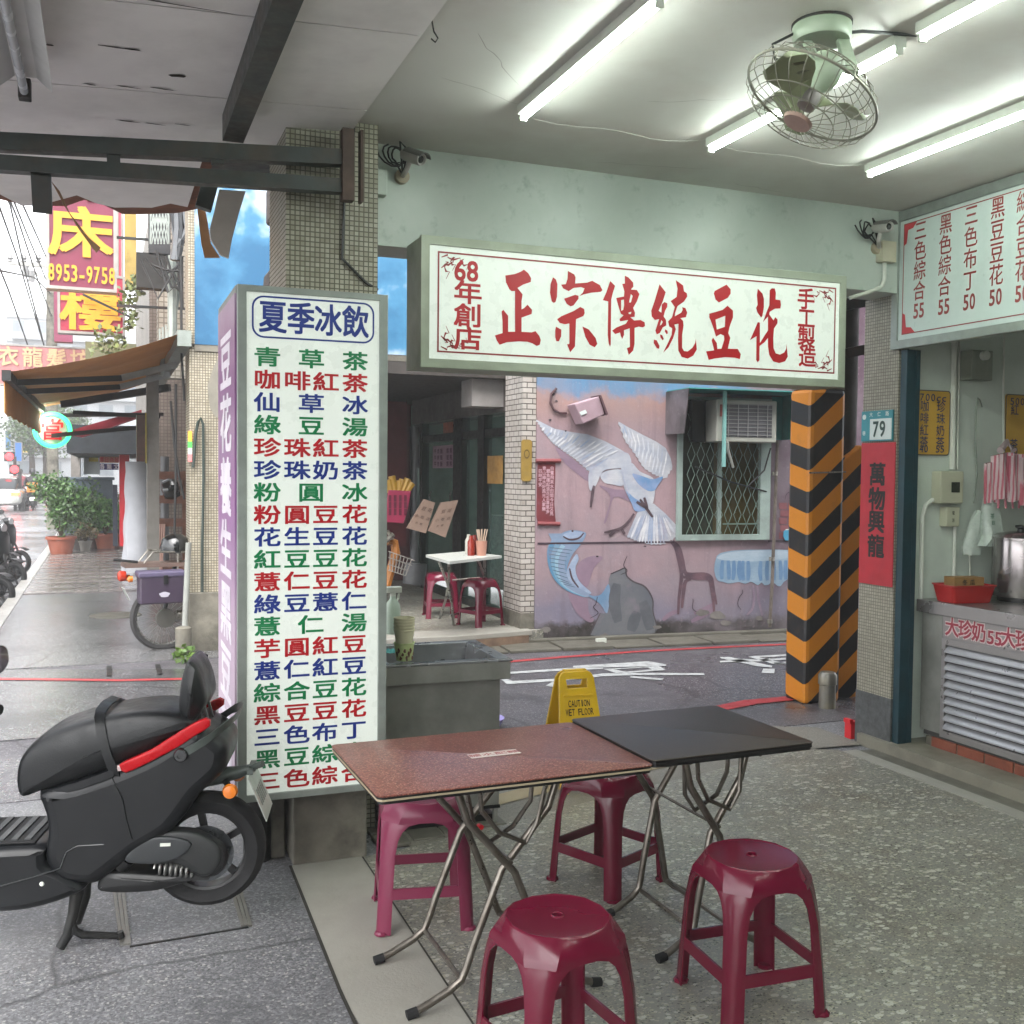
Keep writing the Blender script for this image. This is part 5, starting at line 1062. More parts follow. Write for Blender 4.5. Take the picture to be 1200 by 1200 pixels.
p=PZ(218,778,0); q=leaves(B(),(p.x,p.y,.03),(.12,.1,.12),90,.06,g,low=0); part('leaves',q,leafm('weed','#3d5c1c','#5f7a2c'),t)
for (x,y,lb) in ((327,985,'tiny weed at the left foot of the drinks menu base block'),(388,1003,'tiny weed growing from the front foot of the concrete base block')):
    p=PZ(x,y,0); q=leaves(B(),(p.x,p.y,.02),(.035,.025,.06),26,.03,g,low=0); solo('weed_tuft',q,leafm('weed2','#2c4420','#4c6a34'),lb,'plant')
# side wall of the far building along the arcade and its fittings
sidew=mosaic_mat('brown_grey_mosaic','#7c7068','#6c6159','#564c45',.05,dirt=.3,g=.1)
def pbox(q,x0,y0,x1,y1,Y,d):
    a=PY(x0,y0,Y); c=PY(x1,y1,Y); return q.box(min(a.x,c.x),max(a.x,c.x),Y,Y+d,max(0,min(a.z,c.z)),max(a.z,c.z))
q=B(); q.box(PY(176,600,16).x,5.0,16,16.2,0,6); solo('far_cross_wall',q,sidew,'brownish tiled wall behind the ladder and the old motorcycle','wall')
t=thing('grey_pilaster',PY(178,650,12.3),0,'grey concrete pilaster under the brown awning','column')
q=B(); pbox(q,172,425,187,700,12.3,.25); part('shaft',q,m('pilaster_grey','#827e77',.6,var=.12,dirt=.4),t)
q=B(); pbox(q,160,486,170,541,12.28,.2); part('brown_panel',q,m('brown_panel','#4a2b1e',.4,var=.5,vsc=12),t)
q=B(); pbox(q,170,484,172,543,12.26,.05); part('shiny_edge',q,m('rainbow_edge','#b5a552',.2,.3,var=.4,vsc=4),t)
rs=[]; c0=PY(162,600,17.5)
for j in range(12):
    z=.02+(PY(162,541,17.5).z-.02)*j/11; w=.24-.04*j/11+.012*math.sin(j*1.7)
    rs.append([(c0.x+w*math.cos(2*math.pi*i/16)*(1+.06*math.sin(i*2.6+j*.3)),17.5+.2*math.sin(2*math.pi*i/16),z) for i in range(16)])
q=B(); q.rings(rs); solo('wrapped_column',q,M('white_sheet','#a9abb0',.4,0,var=.1,vsc=5,bump=.4,bsc=12),'tall bundle wrapped in white sheeting beside the motorcycle','cover',smooth=True)
t=thing('wooden_ladder',PY(198,700,11.4),0,'brown wooden ladder frame standing against the wall above the motorcycle','ladder')
wd=M('old_wood','#6b4534',.7,0,var=.25,vsc=12,bump=.3,bsc=40)
for x in (179,217):
    a=PY(x,552,15); q=B(); q.bar((a.x,15,0),(a.x,15,a.z),.08,.08,(0,1,0)); part('rail',q,wd,t)
for y in (557,585,612,640,668):
    q=B(); q.bar(PY(179,y,14.9),PY(218,y+.5,14.9),.06,.11); part('rung',q,wd,t)
q=B()
for k in range(4): q.tube([PY(183+k*2,670,14.8),PY(185+k*2.6,614,14.84)],.014,6)
part('broom_handles',q,m('broom_pink','#b08a7c',.6),t)
q=B(); q.tube([PY(193,672,15.5),PY(193,535,15.5)],.06,12); solo('grey_pipe',q,m('grey_pipe','#5e5f61',.4,.2),'vertical grey pipe behind the ladder','pipe',smooth=True)
q=B(); q.lathe([(0,-.12),(.12,-.1),(.15,0),(.12,.1),(0,.13)],PY(200,573,14.6),20,(1,0,.2)); solo('hanging_helmet',q,gloss,'glossy black helmet hanging on the ladder','helmet',smooth=True)
t=thing('hanging_cables',(.7,10.2,2.2),0,'loose black cables running down beside the far column','cable')
for k,l in enumerate((((200,470),(204,520),(210,560),(216,585)),((206,450),(206,560),(204,640)),((221,440),(220,500),(223,560),(219,600),(222,640)),((212,300),(213,420),(216,470)))):
    q=B(); q.tube([PY(x,y,10.22) for x,y in l],.012,5); part('cable',q,cable_m,t,smooth=True)
# motorcycle behind the column
def make_moto():
    t=thing('old_motorcycle',(.50,9.98,0),R(8),'old motorcycle with purple side box parked behind the far column','motorcycle')
    wheel(t,(.0,0,.30),.305,.085,m('wire_spokes','#8a8a86',.4,.6),m('chrome_rim','#9a9a96',.25,.8),wire_=True,tire=m('grey_tyre','#2b2a2a',.8,bump=.4,bsc=50))
    wheel(t,(1.25,0,.30),.305,.08,m('wire_spokes'),m('chrome_rim'),wire_=True,tire=m('grey_tyre'))
    q=B(); q.lathe([(0,0),(.09,0),(.085,.03),(0,.04)],(0,-.05,.3),20,(0,-1,0)); part('brake_drum',q,m('drum_grey','#77756f',.4,.6),t,local=True,smooth=True)
    q=B(); q.tube([(.08,-.13,.33),(.5,-.14,.30),(.9,-.1,.28)],[.05,.05,.03],14); part('silencer',q,steel,t,local=True,smooth=True)
    q=B(); q.box(-.26,.13,-.28,-.1,.46,.72); part('side_box',q,M('purple_box','#352a3a',.45,0,var=.1,dirt=.2,dcol='#6d6470'),t,local=True,bev=.015)
    q=B(); q.box(-.275,.145,-.29,-.09,.70,.755); part('box_lid',q,m('purple_lid','#514a62',.45,dirt=.2),t,local=True,bev=.015)
    q=B(); q.box(-.06,-.02,-.30,-.288,.64,.72); part('box_latch',q,black,t,local=True,bev=.004)
    q=B(); q.poly([(-.05+.045*math.cos(a)*(1+.2*math.sin(5*a)),-.2825,.545+.025*math.sin(a)) for a in [k*.45 for k in range(14)]]); part('box_emblem',q,m('emblem_grey','#a9a5b0',.5),t,local=True)
    q=B(); q.box(-.36,.5,-.13,.13,.78,.815); part('rack_board',q,m('rack_brown','#5c4a42',.6,var=.2,dirt=.4),t,local=True)
    q=B(); 
    for y in (-.12,.12): q.tube([(-.2,y,.82),(-.12,y,.92),(.45,y,.90)],.010,6)
    q.tube([(.1,-.12,.62),(.1,-.12,.9)],.01,6); part('rack_rail',q,steel,t,local=True)
    part('saddle',loft([(.30,.82,.88,.08),(.4,.81,.93,.13),(.6,.80,.92,.13),(.75,.78,.88,.09)],20,.7),seatm,t,local=True,smooth=50)
    q=B(); q.lathe([(.13,0),(.135,.05),(.12,.12),(.07,.165),(0,.18)],(.1,0,.90),20); part('helmet',q,gloss,t,local=True,smooth=True)
    q=B(); q.lathe([(.0,0),(.045,0),(.05,.05),(.03,.07),(0,.07)],(-.34,-.02,.70),14,(-1,0,0)); part('tail_light',q,m('tail_red','#b0351f',.2),t,local=True,smooth=True)
    for y in (-.09,.06):
        q=B(); q.lathe([(.0,0),(.028,0),(.03,.03),(0,.05)],(-.30,y-.04,.68),12,(-1,0,0)); part('turn_signal',q,m('amber_lens'),t,local=True,smooth=True)
    q=B(); q.cbox((-.34,-.02,.54),(.005,.16,.12),Matrix.Rotation(R(-25),3,'Y')); part('licence_plate',q,m('plate_aluminium'),t,local=True)
    q=B(); q.tube([(.0,-.06,.30),(.5,-.06,.34)],.02,8); q.tube([(0.0,.06,.3),(.12,.1,.78)],.02,8); q.bar((.1,0,.6),(.9,0,.62),.06,.1); q.tube([(1.25,0,.3),(1.05,0,.95)],.03,8); part('frame',q,black,t,local=True)
    q=B(); q.tube([(1.0,-.33,.98),(.98,0,.99),(1.0,.33,.98)],.013,8); part('handlebar',q,black,t,local=True)
    part('fuel_tank',loft([(.72,.72,.82,.07),(.85,.66,.9,.13),(1.0,.68,.88,.09)],20,.8),gloss,t,local=True,smooth=50)
    q=B(); q.tube([(-.46,-.14,.86),(-.25,-.10,.83)],.012,8); part('lever_end',q,rubber,t,local=True)
    return t
make_moto()
# =============== MURAL WALL ===============
MZ=MN*.004
def mp(x,y,off=.004): return PP(x,y,MA+MN*off,MN)
mural=NT('mural_background'); s_=mural.sep(); X0,Z0=s_[0],s_[2]
n1=mural.noise(.8,5,.6); n2=mural.noise(2.2,5,.65); n3=mural.noise(5,6,.7)
base=mural.mix(mural.ramp(n1,[(.35,0.),(.65,1.)]),lin('#9c8286'),lin('#8b7a80'))
zt=mural.math('ADD',Z0,mural.math('MULTIPLY',n2,.5)); 
base=mural.mix(mural.ramp(mural.math('MULTIPLY',zt,.333),[(.77,0.),(.87,1.)]),base,lin('#9c786d'))
base=mural.mix(mural.ramp(mural.math('MULTIPLY',mural.math('ADD',Z0,mural.math('MULTIPLY',mural.noise(1.6,5,.6),.9)),.333),[(.965,0.),(1.,1.)]),base,lin('#47799c'))
base=mural.mix(mural.ramp(mural.math('MULTIPLY',mural.math('ADD',X0,mural.math('MULTIPLY',n2,.8)),.1),[(.64,0.),(.70,1.)]),base,lin('#4b3442'))
base=mural.mix(mural.ramp(mural.math('MULTIPLY',mural.math('ADD',Z0,mural.math('MULTIPLY',n1,-.6)),1.),[(.0,.75),(.35,0.)]),base,lin('#6a6c80'))
base=mural.mix(mural.ramp(mural.math('ADD',Z0,mural.math('MULTIPLY',n3,-.28)),[(.0,1.),(.08,0.)]),base,lin('#26241f'))
base=mural.mix(mural.math('MULTIPLY',mural.ramp(n3,[(.5,0.),(.75,1.)]),.25),base,lin('#6f5c62'))
mpv=mural.n('ShaderNodeMapping'); mural.l(mural.co,mpv.inputs[0]); mpv.inputs['Scale'].default_value=(9,9,.7)
base=mural.mix(mural.math('MULTIPLY',mural.ramp(mural.noise(1.,5,.65,mpv.outputs[0]),[(.5,0.),(.72,1.)]),.4),base,lin('#5f525a'))
base=mural.mix(mural.math('MULTIPLY',mural.ramp(mural.noise(22,4,.7),[(.6,0.),(.7,1.)]),.3),base,lin('#b3a0a6'))
base=mural.mix(mural.math('MULTIPLY',mural.ramp(mural.noise(1.1,6,.6),[(.45,0.),(.62,1.)]),.5),base,lin('#837a80'))
mural.set('Base Color',base); mural.set('Roughness',.6); mural.bump(mural.noise(14,5),.3,.01)
mwl=thing('mural_wall',MA,0,'wall painted with a flying egret, a leaping fish and a table scene','wall'); mwl.matrix_world=Matrix.Identity(4); W[mwl]=Matrix.Identity(4)
def onwall(u,z,o=0): return MA+MD*u+Z_*z+MN*o
L=7.5; wu0,wu1,wz0,wz1=[ (mp(793,540).x-MA.x)/MD.x,(mp(901,540).x-MA.x)/MD.x, .995, 2.46 ]
q=B(); q.poly([[onwall(.02,0),onwall(L,0),onwall(L,6),onwall(.02,6)],[onwall(wu0,wz0),onwall(wu1,wz0),onwall(wu1,wz1),onwall(wu0,wz1)]],-MN*.2); part('painted_plaster',q,mural.m,mwl)
def paint(name,polys,mt,off): 
    q=B()
    for i,l in enumerate(polys): q.poly([mp(x,y,off+i*.0004) for x,y in l])
    return part(name,q,mt,mwl)
def Z(ox,oy,s,l): return [(ox+x/s,oy+y/s) for x,y in l]
def strokes2(name,ls,w,mt,off):
    q=B()
    for l in ls: 
        P=[]; 
        for i in range(len(l)-1):
            p0,p1,p2,p3=l[max(i-1,0)],l[i],l[i+1],l[min(i+2,len(l)-1)]
            for j in range(4):
                t=j/4; P.append(tuple(.5*((2*p1[a])+(-p0[a]+p2[a])*t+(2*p0[a]-5*p1[a]+4*p2[a]-p3[a])*t*t+(-p0[a]+3*p1[a]-3*p2[a]+p3[a])*t**3) for a in (0,1)))
        P.append(l[-1]); n=len(P); ww=[w*(.5+.9*math.sin(math.pi*(.15+.8*i/n))) for i in range(n)]
        q.ribbon([mp(x,y,off) for x,y in P],ww,MN)
    return part(name,q,mt,mwl)
def pm(n,c1,c2,sc=6):
    k=NT(n); c=k.mix(k.ramp(k.noise(sc,5,.6),[(.35,0.),(.65,1.)]),lin(c1),lin(c2))
    mpn=k.n('ShaderNodeMapping'); k.l(k.co,mpn.inputs[0]); mpn.inputs['Rotation'].default_value=(0,.7,0); mpn.inputs['Scale'].default_value=(4,4,40)
    c=k.mix(k.math('MULTIPLY',k.ramp(k.noise(1.5,3,.6,mpn.outputs[0]),[(.42,0.),(.6,1.)]),.15),c,[x*.72 for x in lin(c2)]); c=k.mix(k.math('MULTIPLY',k.ramp(k.noise(2.6,6,.7),[(.55,0.),(.7,1.)]),.35),c,lin('#8c7684')); k.set('Base Color',c); k.set('Roughness',.6); return k.m
ew=pm('egret_white','#b4b5b9','#979dab'); egs=pm('egret_shade','#8291ac','#a3a3b0'); eb=pm('egret_blue','#5b82aa','#8a97b4'); ed=pm('egret_dark','#3b2f33','#54424a'); shd=pm('painted_shadow','#7c6878','#86707f')
A1=(600,440,6.667); A2_=(600,600,6.667); A4=(760,620,6)
paint('painted_shadow',[sm(Z(*A1,[(350,560),(600,760),(600,830),(450,720),(380,640)])),sm(Z(*A1,[(680,860),(800,890),(900,900),(930,990),(800,950),(740,1130),(720,1140),(770,950)])),sm(Z(*A2_,[(530,390),(620,345),(710,355),(640,440),(590,580),(530,560),(500,480)])),sm(Z(*A2_,[(440,620),(580,660),(600,780),(640,840),(600,860),(500,780)]))],shd,.003)
def fringe(l,k,d,g):
    """serrated feather edge between outline points"""
    o=[]
    for i in range(len(l)-1):
        (x0,y0),(x1,y1)=l[i],l[i+1]; nx,ny=(y1-y0),-(x1-x0); L_=math.hypot(nx,ny) or 1
        for j in range(k): 
            t=j/k; o.append((x0+(x1-x0)*t,y0+(y1-y0)*t)); t=(j+.7)/k; o.append((x0+(x1-x0)*t-nx/L_*d,y0+(y1-y0)*t-ny/L_*d))
    o.append(l[-1]); return o
g=random.Random(2)
wingL=[(190,345),(330,415),(450,440),(590,460),(720,510),(860,585),(900,612),(800,655),(700,665),(640,700),(605,745)]+fringe([(605,745),(500,650),(400,580),(320,520),(250,430),(190,345)],4,-12,g)[1:]
wingR=sm(Z(*A1,[(830,358),(900,400),(1040,480),(1130,520),(1200,570)]),1)[:5]
wingR=[(725,494),(735,500),(756,511),(770,518),(780,525),(786,537),(788,547)]+fringe([(788,547),(780,560),(768,556),(755,548),(745,532),(733,516),(725,494)],3,-1.6,g)[1:]
tail=[(748,598),(766,590),(780,602),(794,617)]+fringe([(794,617),(790,630),(777,637),(762,637),(746,633),(735,628)],3,-1.8,g)
paint('painted_egret',[Z(*A1,wingL),wingR,sm(Z(*A1,[(690,780),(740,745),(850,735),(870,800),(862,862),(780,850),(720,835)])),tail,
  sm(Z(*A1,[(855,720),(930,680),(1000,750),(1100,800),(1120,880),(1100,1000),(1060,1050),(965,1060),(935,1000),(885,900),(858,800)])),
  sm(Z(*A1,[(605,745),(660,690),(740,655),(850,608),(910,612),(930,690),(860,722),(740,735),(695,770),(670,830),(640,880),(612,900),(598,840)]))],ew,.0045)
paint('painted_egret_shading',[sm(Z(*A1,[(940,770),(1000,780),(1100,810),(1180,790),(1140,860),(1110,900),(1060,900),(990,850)])),sm(Z(*A1,[(890,900),(960,960),(1040,1000),(1050,1050),(965,1060),(935,1000)]))],eb,.0072)
tones=[pm('feather_%d'%i,c,c2,9) for i,(c,c2) in enumerate((('#c6c8cc','#aeb3bf'),('#a9aebb','#8d97ac'),('#d0d0d0','#b9bbc2'),('#8b9ab3','#9ea6b6')))]
def lerp2(a,b,t): return (a[0]+(b[0]-a[0])*t,a[1]+(b[1]-a[1])*t)
def along(l,t):
    n=len(l)-1; i=min(int(t*n),n-1); return lerp2(l[i],l[i+1],t*n-i)
def feathers(root,tip,N,w,seed,off0,k0=0.):
    g=random.Random(seed)
    for i in range(N):
        t=(i+.5)/N; a=along(root,t); b_=along(tip,t); a=lerp2(a,b_,k0+g.uniform(-.04,.04)); b_=lerp2(a,b_,1+g.uniform(-.02,.05)); dx,dy=b_[0]-a[0],b_[1]-a[1]; L=math.hypot(dx,dy) or 1; nx,ny=-dy/L*w,dx/L*w
        l=[a,lerp2(a,b_,.35),lerp2(a,b_,.75),b_,lerp2(a,b_,.8),lerp2(a,b_,.35)]; sg_=[0,1,1,0,-1,-1]; l=[(p[0]+nx*q_,p[1]+ny*q_) for p,q_ in zip(l,sg_)]
        paint('painted_feather',[sm(l,2)],tones[g.choice((0,0,1,2,2,3)) if seed%2 else g.choice((0,1,2,2,0,3))],off0+.00012*i)
a1=lambda l: Z(*A1,l)
feathers(a1([(860,600),(720,520),(560,470),(400,435),(250,380)]),a1([(610,750),(500,655),(400,585),(310,520),(225,420)]),17,1.0,3,.0074,.35)
feathers(a1([(860,590),(720,512),(560,462),(400,430),(300,400)]),a1([(740,640),(600,590),(480,540),(380,490),(290,440)]),14,.9,4,.0092,.1)
feathers([(728,497),(740,506),(756,515),(772,522),(784,532)],[(729,505),(739,522),(752,540),(765,553),(778,558)],13,.9,5,.0078,.35)
feathers([(728,495),(740,504),(756,513),(772,520),(784,530)],[(733,508),(745,520),(758,530),(770,540),(782,545)],10,.8,7,.0094,.05)
feathers([(752,600),(758,597),(765,597),(772,600),(778,603)],[(738,629),(750,635),(763,638),(777,637),(792,622)],15,1.3,6,.0080,.12)
strokes2('painted_feathers',[[(758,600),(752,618),(745,632)],[(772,602),(777,618),(778,636)],Z(*A1,[(860,740),(880,830),(920,950)])],.010,egs,.0112)
strokes2('painted_egret_legs',[Z(*A1,[(640,860),(628,930),(615,1030)]),[(743,602),(736,612),(728,619),(718,622),(708,624)],[(728,619),(732,626)],[(722,621),(714,628)],[(765,606),(757,595),(750,585)],[(757,595),(746,588)],[(759,597),(755,583)]],.022,ed,.0116)
fb1=pm('fish_blue','#5f7f9c','#7c8da3',4); fb2=pm('fish_bright','#4d86a3','#6797ae'); fw2=pm('fish_belly','#9aa8bb','#7f8fa8')
paint('painted_fish',[sm(Z(*A2_,[(275,290),(300,235),(330,205),(400,160),(470,142),(560,155),(578,178),(540,250),(480,320),(440,400),(430,480),(465,560),(540,610),(630,655),(700,640),(752,562),(768,640),(752,760),(735,790),(690,720),(590,655),(470,620),(370,550),(310,470),(278,380)]),3),Z(*A2_,[(285,168),(385,168),(370,225),(312,225)])],fb1,.0045)
paint('painted_fish_side',[sm(Z(*A2_,[(320,310),(365,290),(372,400),(405,500),(500,600),(440,592),(355,505),(322,420)]))],fb2,.0057)
paint('painted_fish_belly',[sm(Z(*A2_,[(500,330),(520,370),(495,440),(525,540),(620,632),(560,628),(480,570),(425,500),(440,430)])),sm(Z(*A2_,[(400,180),(470,150),(560,165),(540,210),(450,220)]))],fw2,.0063)
for i_,(f_,c_) in enumerate(((.12,'#4f7f9e'),(.3,'#6a94ab'),(.5,'#86a5b6'),(.68,'#7c8ba2'))):
    L0=Z(*A2_,[(285,250),(278,330),(300,430),(350,520),(440,600),(560,650)]); L1=Z(*A2_,[(520,270),(450,350),(430,450),(460,560),(530,610),(620,655)])
    strokes2('painted_fish_band',[[lerp2(p,q_,f_) for p,q_ in zip(L0,L1)]],.05,pm('fish_band_%d'%i_,c_,c_,7),.0058+.0003*i_)
strokes2('painted_fish_scales',[[lerp2(p,q_,f_) for f_ in (.05,.4,.9)] for p,q_ in [(along(Z(*A2_,[(285,250),(278,330),(300,430),(350,520),(440,600)]),t_),along(Z(*A2_,[(520,270),(450,350),(430,450),(460,560),(530,610)]),t_+.02)) for t_ in (.08,.16,.24,.32,.4,.48,.56,.64,.72,.8,.88)]],.006,pm('fish_scale_line','#47606f','#5a7080'),.0075)
strokes2('painted_fish_lines',[Z(*A2_,l) for l in ([(560,165),(520,205),(450,215),(400,190)],[(465,150),(480,148)],[(450,440),(470,520),(520,590)])],.014,ed,.007)
paint('bare_plaster_patch',[sm(Z(*A2_,[(770,485),(840,455),(885,440),(897,500),(950,545),(1040,585),(1098,680),(1102,780),(1127,880),(1120,945),(980,962),(850,972),(720,965),(608,962),(645,880),(690,790),(735,790),(765,650),(755,560)]),2)],pm('bare_plaster','#595c63','#6b6c6f',3),.0036)
strokes2('patch_edge',[Z(*A2_,[(770,485),(840,455),(885,440),(897,500),(950,545),(1040,585),(1098,680),(1102,780),(1127,880),(1120,945)]),Z(*A2_,[(608,962),(645,880),(690,790)])],.012,pm('patch_edge_paint','#39343a','#4a4348'),.0052)
strokes2('patch_shade',[Z(*A2_,[(980,780),(950,860),(930,930)]),Z(*A2_,[(820,560),(800,700),(830,860)]),Z(*A2_,[(1020,700),(1060,820),(1080,920)])],.09,pm('patch_shade_paint','#4e5157','#5a5c61'),.0048)
wallseam=m('dark_seam','#3a2c36',.7)
q=B(); q.ribbon([mp(630,637,.006),mp(790,635,.006)],.018,MN); q.ribbon([mp(900,634,.006),mp(1010,632.5,.006)],.018,MN); part('plaster_joint',q,wallseam,mwl)
chm=pm('painted_chair','#4a3a44','#6b5058'); clm=pm('painted_cloth','#8fa3b2','#748ea3',3); cld=pm('painted_cloth_fold','#55779a','#6787a6'); clt=pm('painted_cloth_top','#a3b2bd','#8fa3b2')
strokes2('painted_chair',[Z(*A4,l) for l in ([(155,85),(190,130),(215,220),(232,330),(215,480),(208,600)],[(170,85),(215,130),(240,220),(255,300),(290,320),(390,318),(440,340),(455,400),(478,530)],[(232,335),(330,345),(420,350),(440,400),(455,500),(462,600)],[(300,350),(260,370),(245,450),(235,555)])],.03,chm,.0045)
strokes2('painted_chair_shadow',[Z(*A4,l) for l in ([(100,640),(150,600),(205,575)],[(300,650),(400,600),(460,560)],[(320,590),(400,560),(450,530)])],.035,shd,.0040)
paint('painted_tablecloth',[Z(*A4,sm([(480,190),(540,160),(640,148),(800,145),(980,147),(1030,180),(1046,250),(1048,300),(1030,335),(1000,338),(980,352),(950,372),(930,400),(905,398),(870,370),(845,390),(815,395),(795,375),(770,395),(740,378),(715,370),(680,385),(640,372),(600,378),(560,382),(520,370),(485,360),(462,290)],2))],clm,.0045)
paint('painted_cloth_top',[Z(*A4,sm([(485,195),(560,165),(700,152),(900,150),(1000,165),(1030,190),(900,215),(750,228),(600,225),(500,212)],3))],clt,.0055)
strokes2('painted_cloth_folds',[Z(*A4,[(x,225-(abs(x-760)*.02)),(x+6*math.sin(x),300),(x+8*math.sin(x*.7),365-abs(x-760)*.05)]) for x in (520,560,600,640,665,700,790,835,880,925,965,1000)],.035,cld,.006)
strokes2('painted_table_leg',[Z(*A4,l) for l in ([(735,395),(742,480),(730,560),(690,605)],[(765,395),(775,500),(800,610)])],.02,pm('painted_leg','#8a7a86','#756577'),.0045)
pb=pm('painted_brick','#6e3f45','#7d4c50')
for r_ in range(5):
    for c_ in range(4):
        x=905+(c_*105)+(52 if r_%2 else 0)-30; y=895+r_*52; x0,x1=max(x,918),min(x+98,1115)
        if x1-x0<15: continue
        q=B(); q.poly([mp(760+a/6,440+b_/6,.0045) for a,b_ in ((x0,y),(x1,y),(x1,y+46),(x0,y+46))]); part('painted_brick',q,pb,mwl)
strokes2('painted_drip',[Z(760,440,6,[(1010,175),(1050,240),(1120,300)])],.05,ew,.0045)
paint('painted_white_triangle',[Z(760,440,6,[(1120,285),(1015,350),(1060,395),(1120,405)]),Z(760,620,6,[(1100,530),(1055,565),(1105,580)])],ew,.0045)
g=random.Random(77)
strokes2('plaster_crack',[[(x+g.uniform(-3,3)*j,y+6*j+g.uniform(-2,2)) for j in range(5)] for x,y in ((700,700),(735,650),(870,690),(930,560),(655,660),(812,700))],.006,wallseam,.0062)
for (x,y,r_) in ((648,462,1.6),(652,470,1.2),(645,492,1.3),(663,505,.9),(700,652,1.),(756,640,1.),(824,718,5),(842,722,6),(850,730,4),(930,700,1.4),(890,725,3),(708,745,3),(770,735,3.2),(640,738,4)):
    paint('peeled_spot',[[(x+r_*1.6*math.cos(k)*g.uniform(.6,1.2),y+r_*math.sin(k)*g.uniform(.6,1.2)) for k in [i*.7 for i in range(9)]]],m('peeled_plaster' if r_>2 else 'dark_spot','#6f6a66' if r_>2 else '#3a3136',.8,var=.25),.0064)
# painted scroll with text
scr=pm('scroll_maroon','#5c2429','#6d2c31')
paint('painted_scroll',[Z(*A1,[(200,675),(340,675),(330,1000),(342,1148),(200,1145),(190,1100)])],scr,.0045)
q=B(); q.tube([mp(628,540,.012),mp(657,540,.012)],.02,8); q.tube([mp(630,613.5,.012),mp(656,614,.012)],.02,8); part('scroll_rod',q,m('rod_maroon','#7a3a3c',.5),mwl)
q=B()
for k,s in enumerate(('白鷺飛來水田間今日又見','鯉魚躍起浪花生喜氣多','青山綠水好風光人家樂','四時平安')):
    a=mp(647-k*4.6,549+ (k%2)*3,.006); 
    for j,ch in enumerate(s): letters(q,[(ch,0,-j*.044,.04,.043)],a,MD,Z_,.02)
part('scroll_lettering',q,m('scroll_cream','#b5929a',.6),mwl)
# tilted metal box, clock-like plaque, mask
t=thing('tilted_wall_box',mp(682,480),0,'pinkish metal box hanging tilted on the mural beside its cable','box')
bm_=m('box_pink_grey','#a08890',.5,.1,var=.08); c4=[mp(x,y,.02) for x,y in ((664,475),(693,466),(699,487),(674,498))]
q=B(); q.poly(c4,MN*.22); part('box',q,bm_,t,bev=.01)
q=B(); q.poly([mp(x,y,.25) for x,y in ((679,483),(686,480),(688,484),(681,487))],MN*.002); part('label',q,whpan,t)
q=B(); q.poly([mp(x,y,.03) for x,y in ((692,465),(694,465),(702,487),(700,488))],MN*.24); part('flange',q,m('dark_flange','#4d3439',.6),t)
q=B(); q.tube([mp(x,y,.02) for x,y in ((652,455),(646,462),(645,472),(649,480),(656,484),(664,484))],.012,6); part('cable',q,m('cable_brown','#4a3236',.6),t,smooth=True)
t=thing('face_mask',mp(925,628),0,'blue face mask caught on the mural wall by the pipe','mask')
q=B(); q.poly([mp(760+x/6,440+y/6,.012) for x,y in ((950,1095),(965,1085),(1000,1090),(1035,1125),(1010,1158),(960,1160),(945,1130))],MN*.01); part('mask_body',q,m('mask_blue','#3f8cab',.6,var=.15),t)
q=B(); q.tube([mp(760+x/6,440+y/6,.02) for x,y in ((965,1085),(1000,1080),(1045,1120),(1075,1125),(1060,1150),(1030,1140),(1000,1100))],.006,5); part('ear_loop',q,white,t)
# pipe in front of mural
t=thing('rusty_wall_pipe',mp(903,740,.05),0,'thin rusty pipe running down the mural right of the window','pipe')
q=B(); q.tube([mp(911,517,.05),mp(908,600,.05),mp(905,680,.05),mp(902,735,.05)],.018,8); part('pipe',q,M('pipe_grey_rust','#6e655d',.6,.3,var=.3,vsc=9,dirt=.5),t,smooth=True)
for y in (555,655,728):
    p=mp(908-(y-555)*.035,y,.05); q=B(); q.lathe([(.03,-.02),(.03,.02)],p,10); part('pipe_collar',q,steel,t)
# window with grille and air conditioner
t=thing('barred_window',onwall(wu0,wz0),0,'dark window with pale green diamond grille under the air conditioner','window')
wf=m('pale_green_frame','#8f9f98',.5,0,var=.1,dirt=.35); wdk=m('window_dark','#33372c',.15,0,var=.4,vsc=3,spec=.6)
q=B(); q.poly([[onwall(wu0,wz0),onwall(wu1,wz0),onwall(wu1,wz1),onwall(wu0,wz1)],[onwall(wu0+.05,wz0+.06),onwall(wu1-.12,wz0+.06),onwall(wu1-.12,wz1-.03),onwall(wu0+.05,wz1-.03)]],MN*.05); part('window_frame',q,wf,t,bev=.004)
mid=wu0+.53
for a,c in ((wu0-.1,mid),(mid,wu1+.15)):
    q=B(); q.poly([onwall(a,wz0-.05,-.205),onwall(c,wz0-.05,-.205),onwall(c,wz1+.1,-.205),onwall(a,wz1+.1,-.205)],-MN*.01); part('pane',q,wdk if a<mid else m('window_ochre','#4c4428',.2,0,var=.4,vsc=2.5,spec=.6),t)
q=B(); q.poly([onwall(mid-.02,wz0+.06,-.09),onwall(mid+.02,wz0+.06,-.09),onwall(mid+.02,wz1-.03,-.09),onwall(mid-.02,wz1-.03,-.09)],MN*.03); part('mullion',q,wf,t)
gw=m('grille_green','#63796c',.5,.2); n=8; wu=(wu1-.14-wu0-.06)
for i in range(n):
    u0=wu0+.08+wu*i/n; u1=u0+wu/n
    for sg in (0,1):
        P=[onwall((u0 if (k+sg)%2 else u1)+((-1 if (k+sg)%2 else 1)*-.010),wz0+.06+k*.205,.06) for k in range(7)]
        q=B(); q.tube(P,.0034,5); part('grille_bar',q,gw,t)
q=B(); 
for z in (wz0+.24,): q.bar(onwall(wu0+.5,z-.07,.07),onwall(wu1-.15,z-.07,.07),.012)
part('grille_rail',q,gw,t)
t=thing('air_conditioner',mp(858,519,.2),0,'cream window air conditioner with a grey grille under the teal hood','air conditioner')
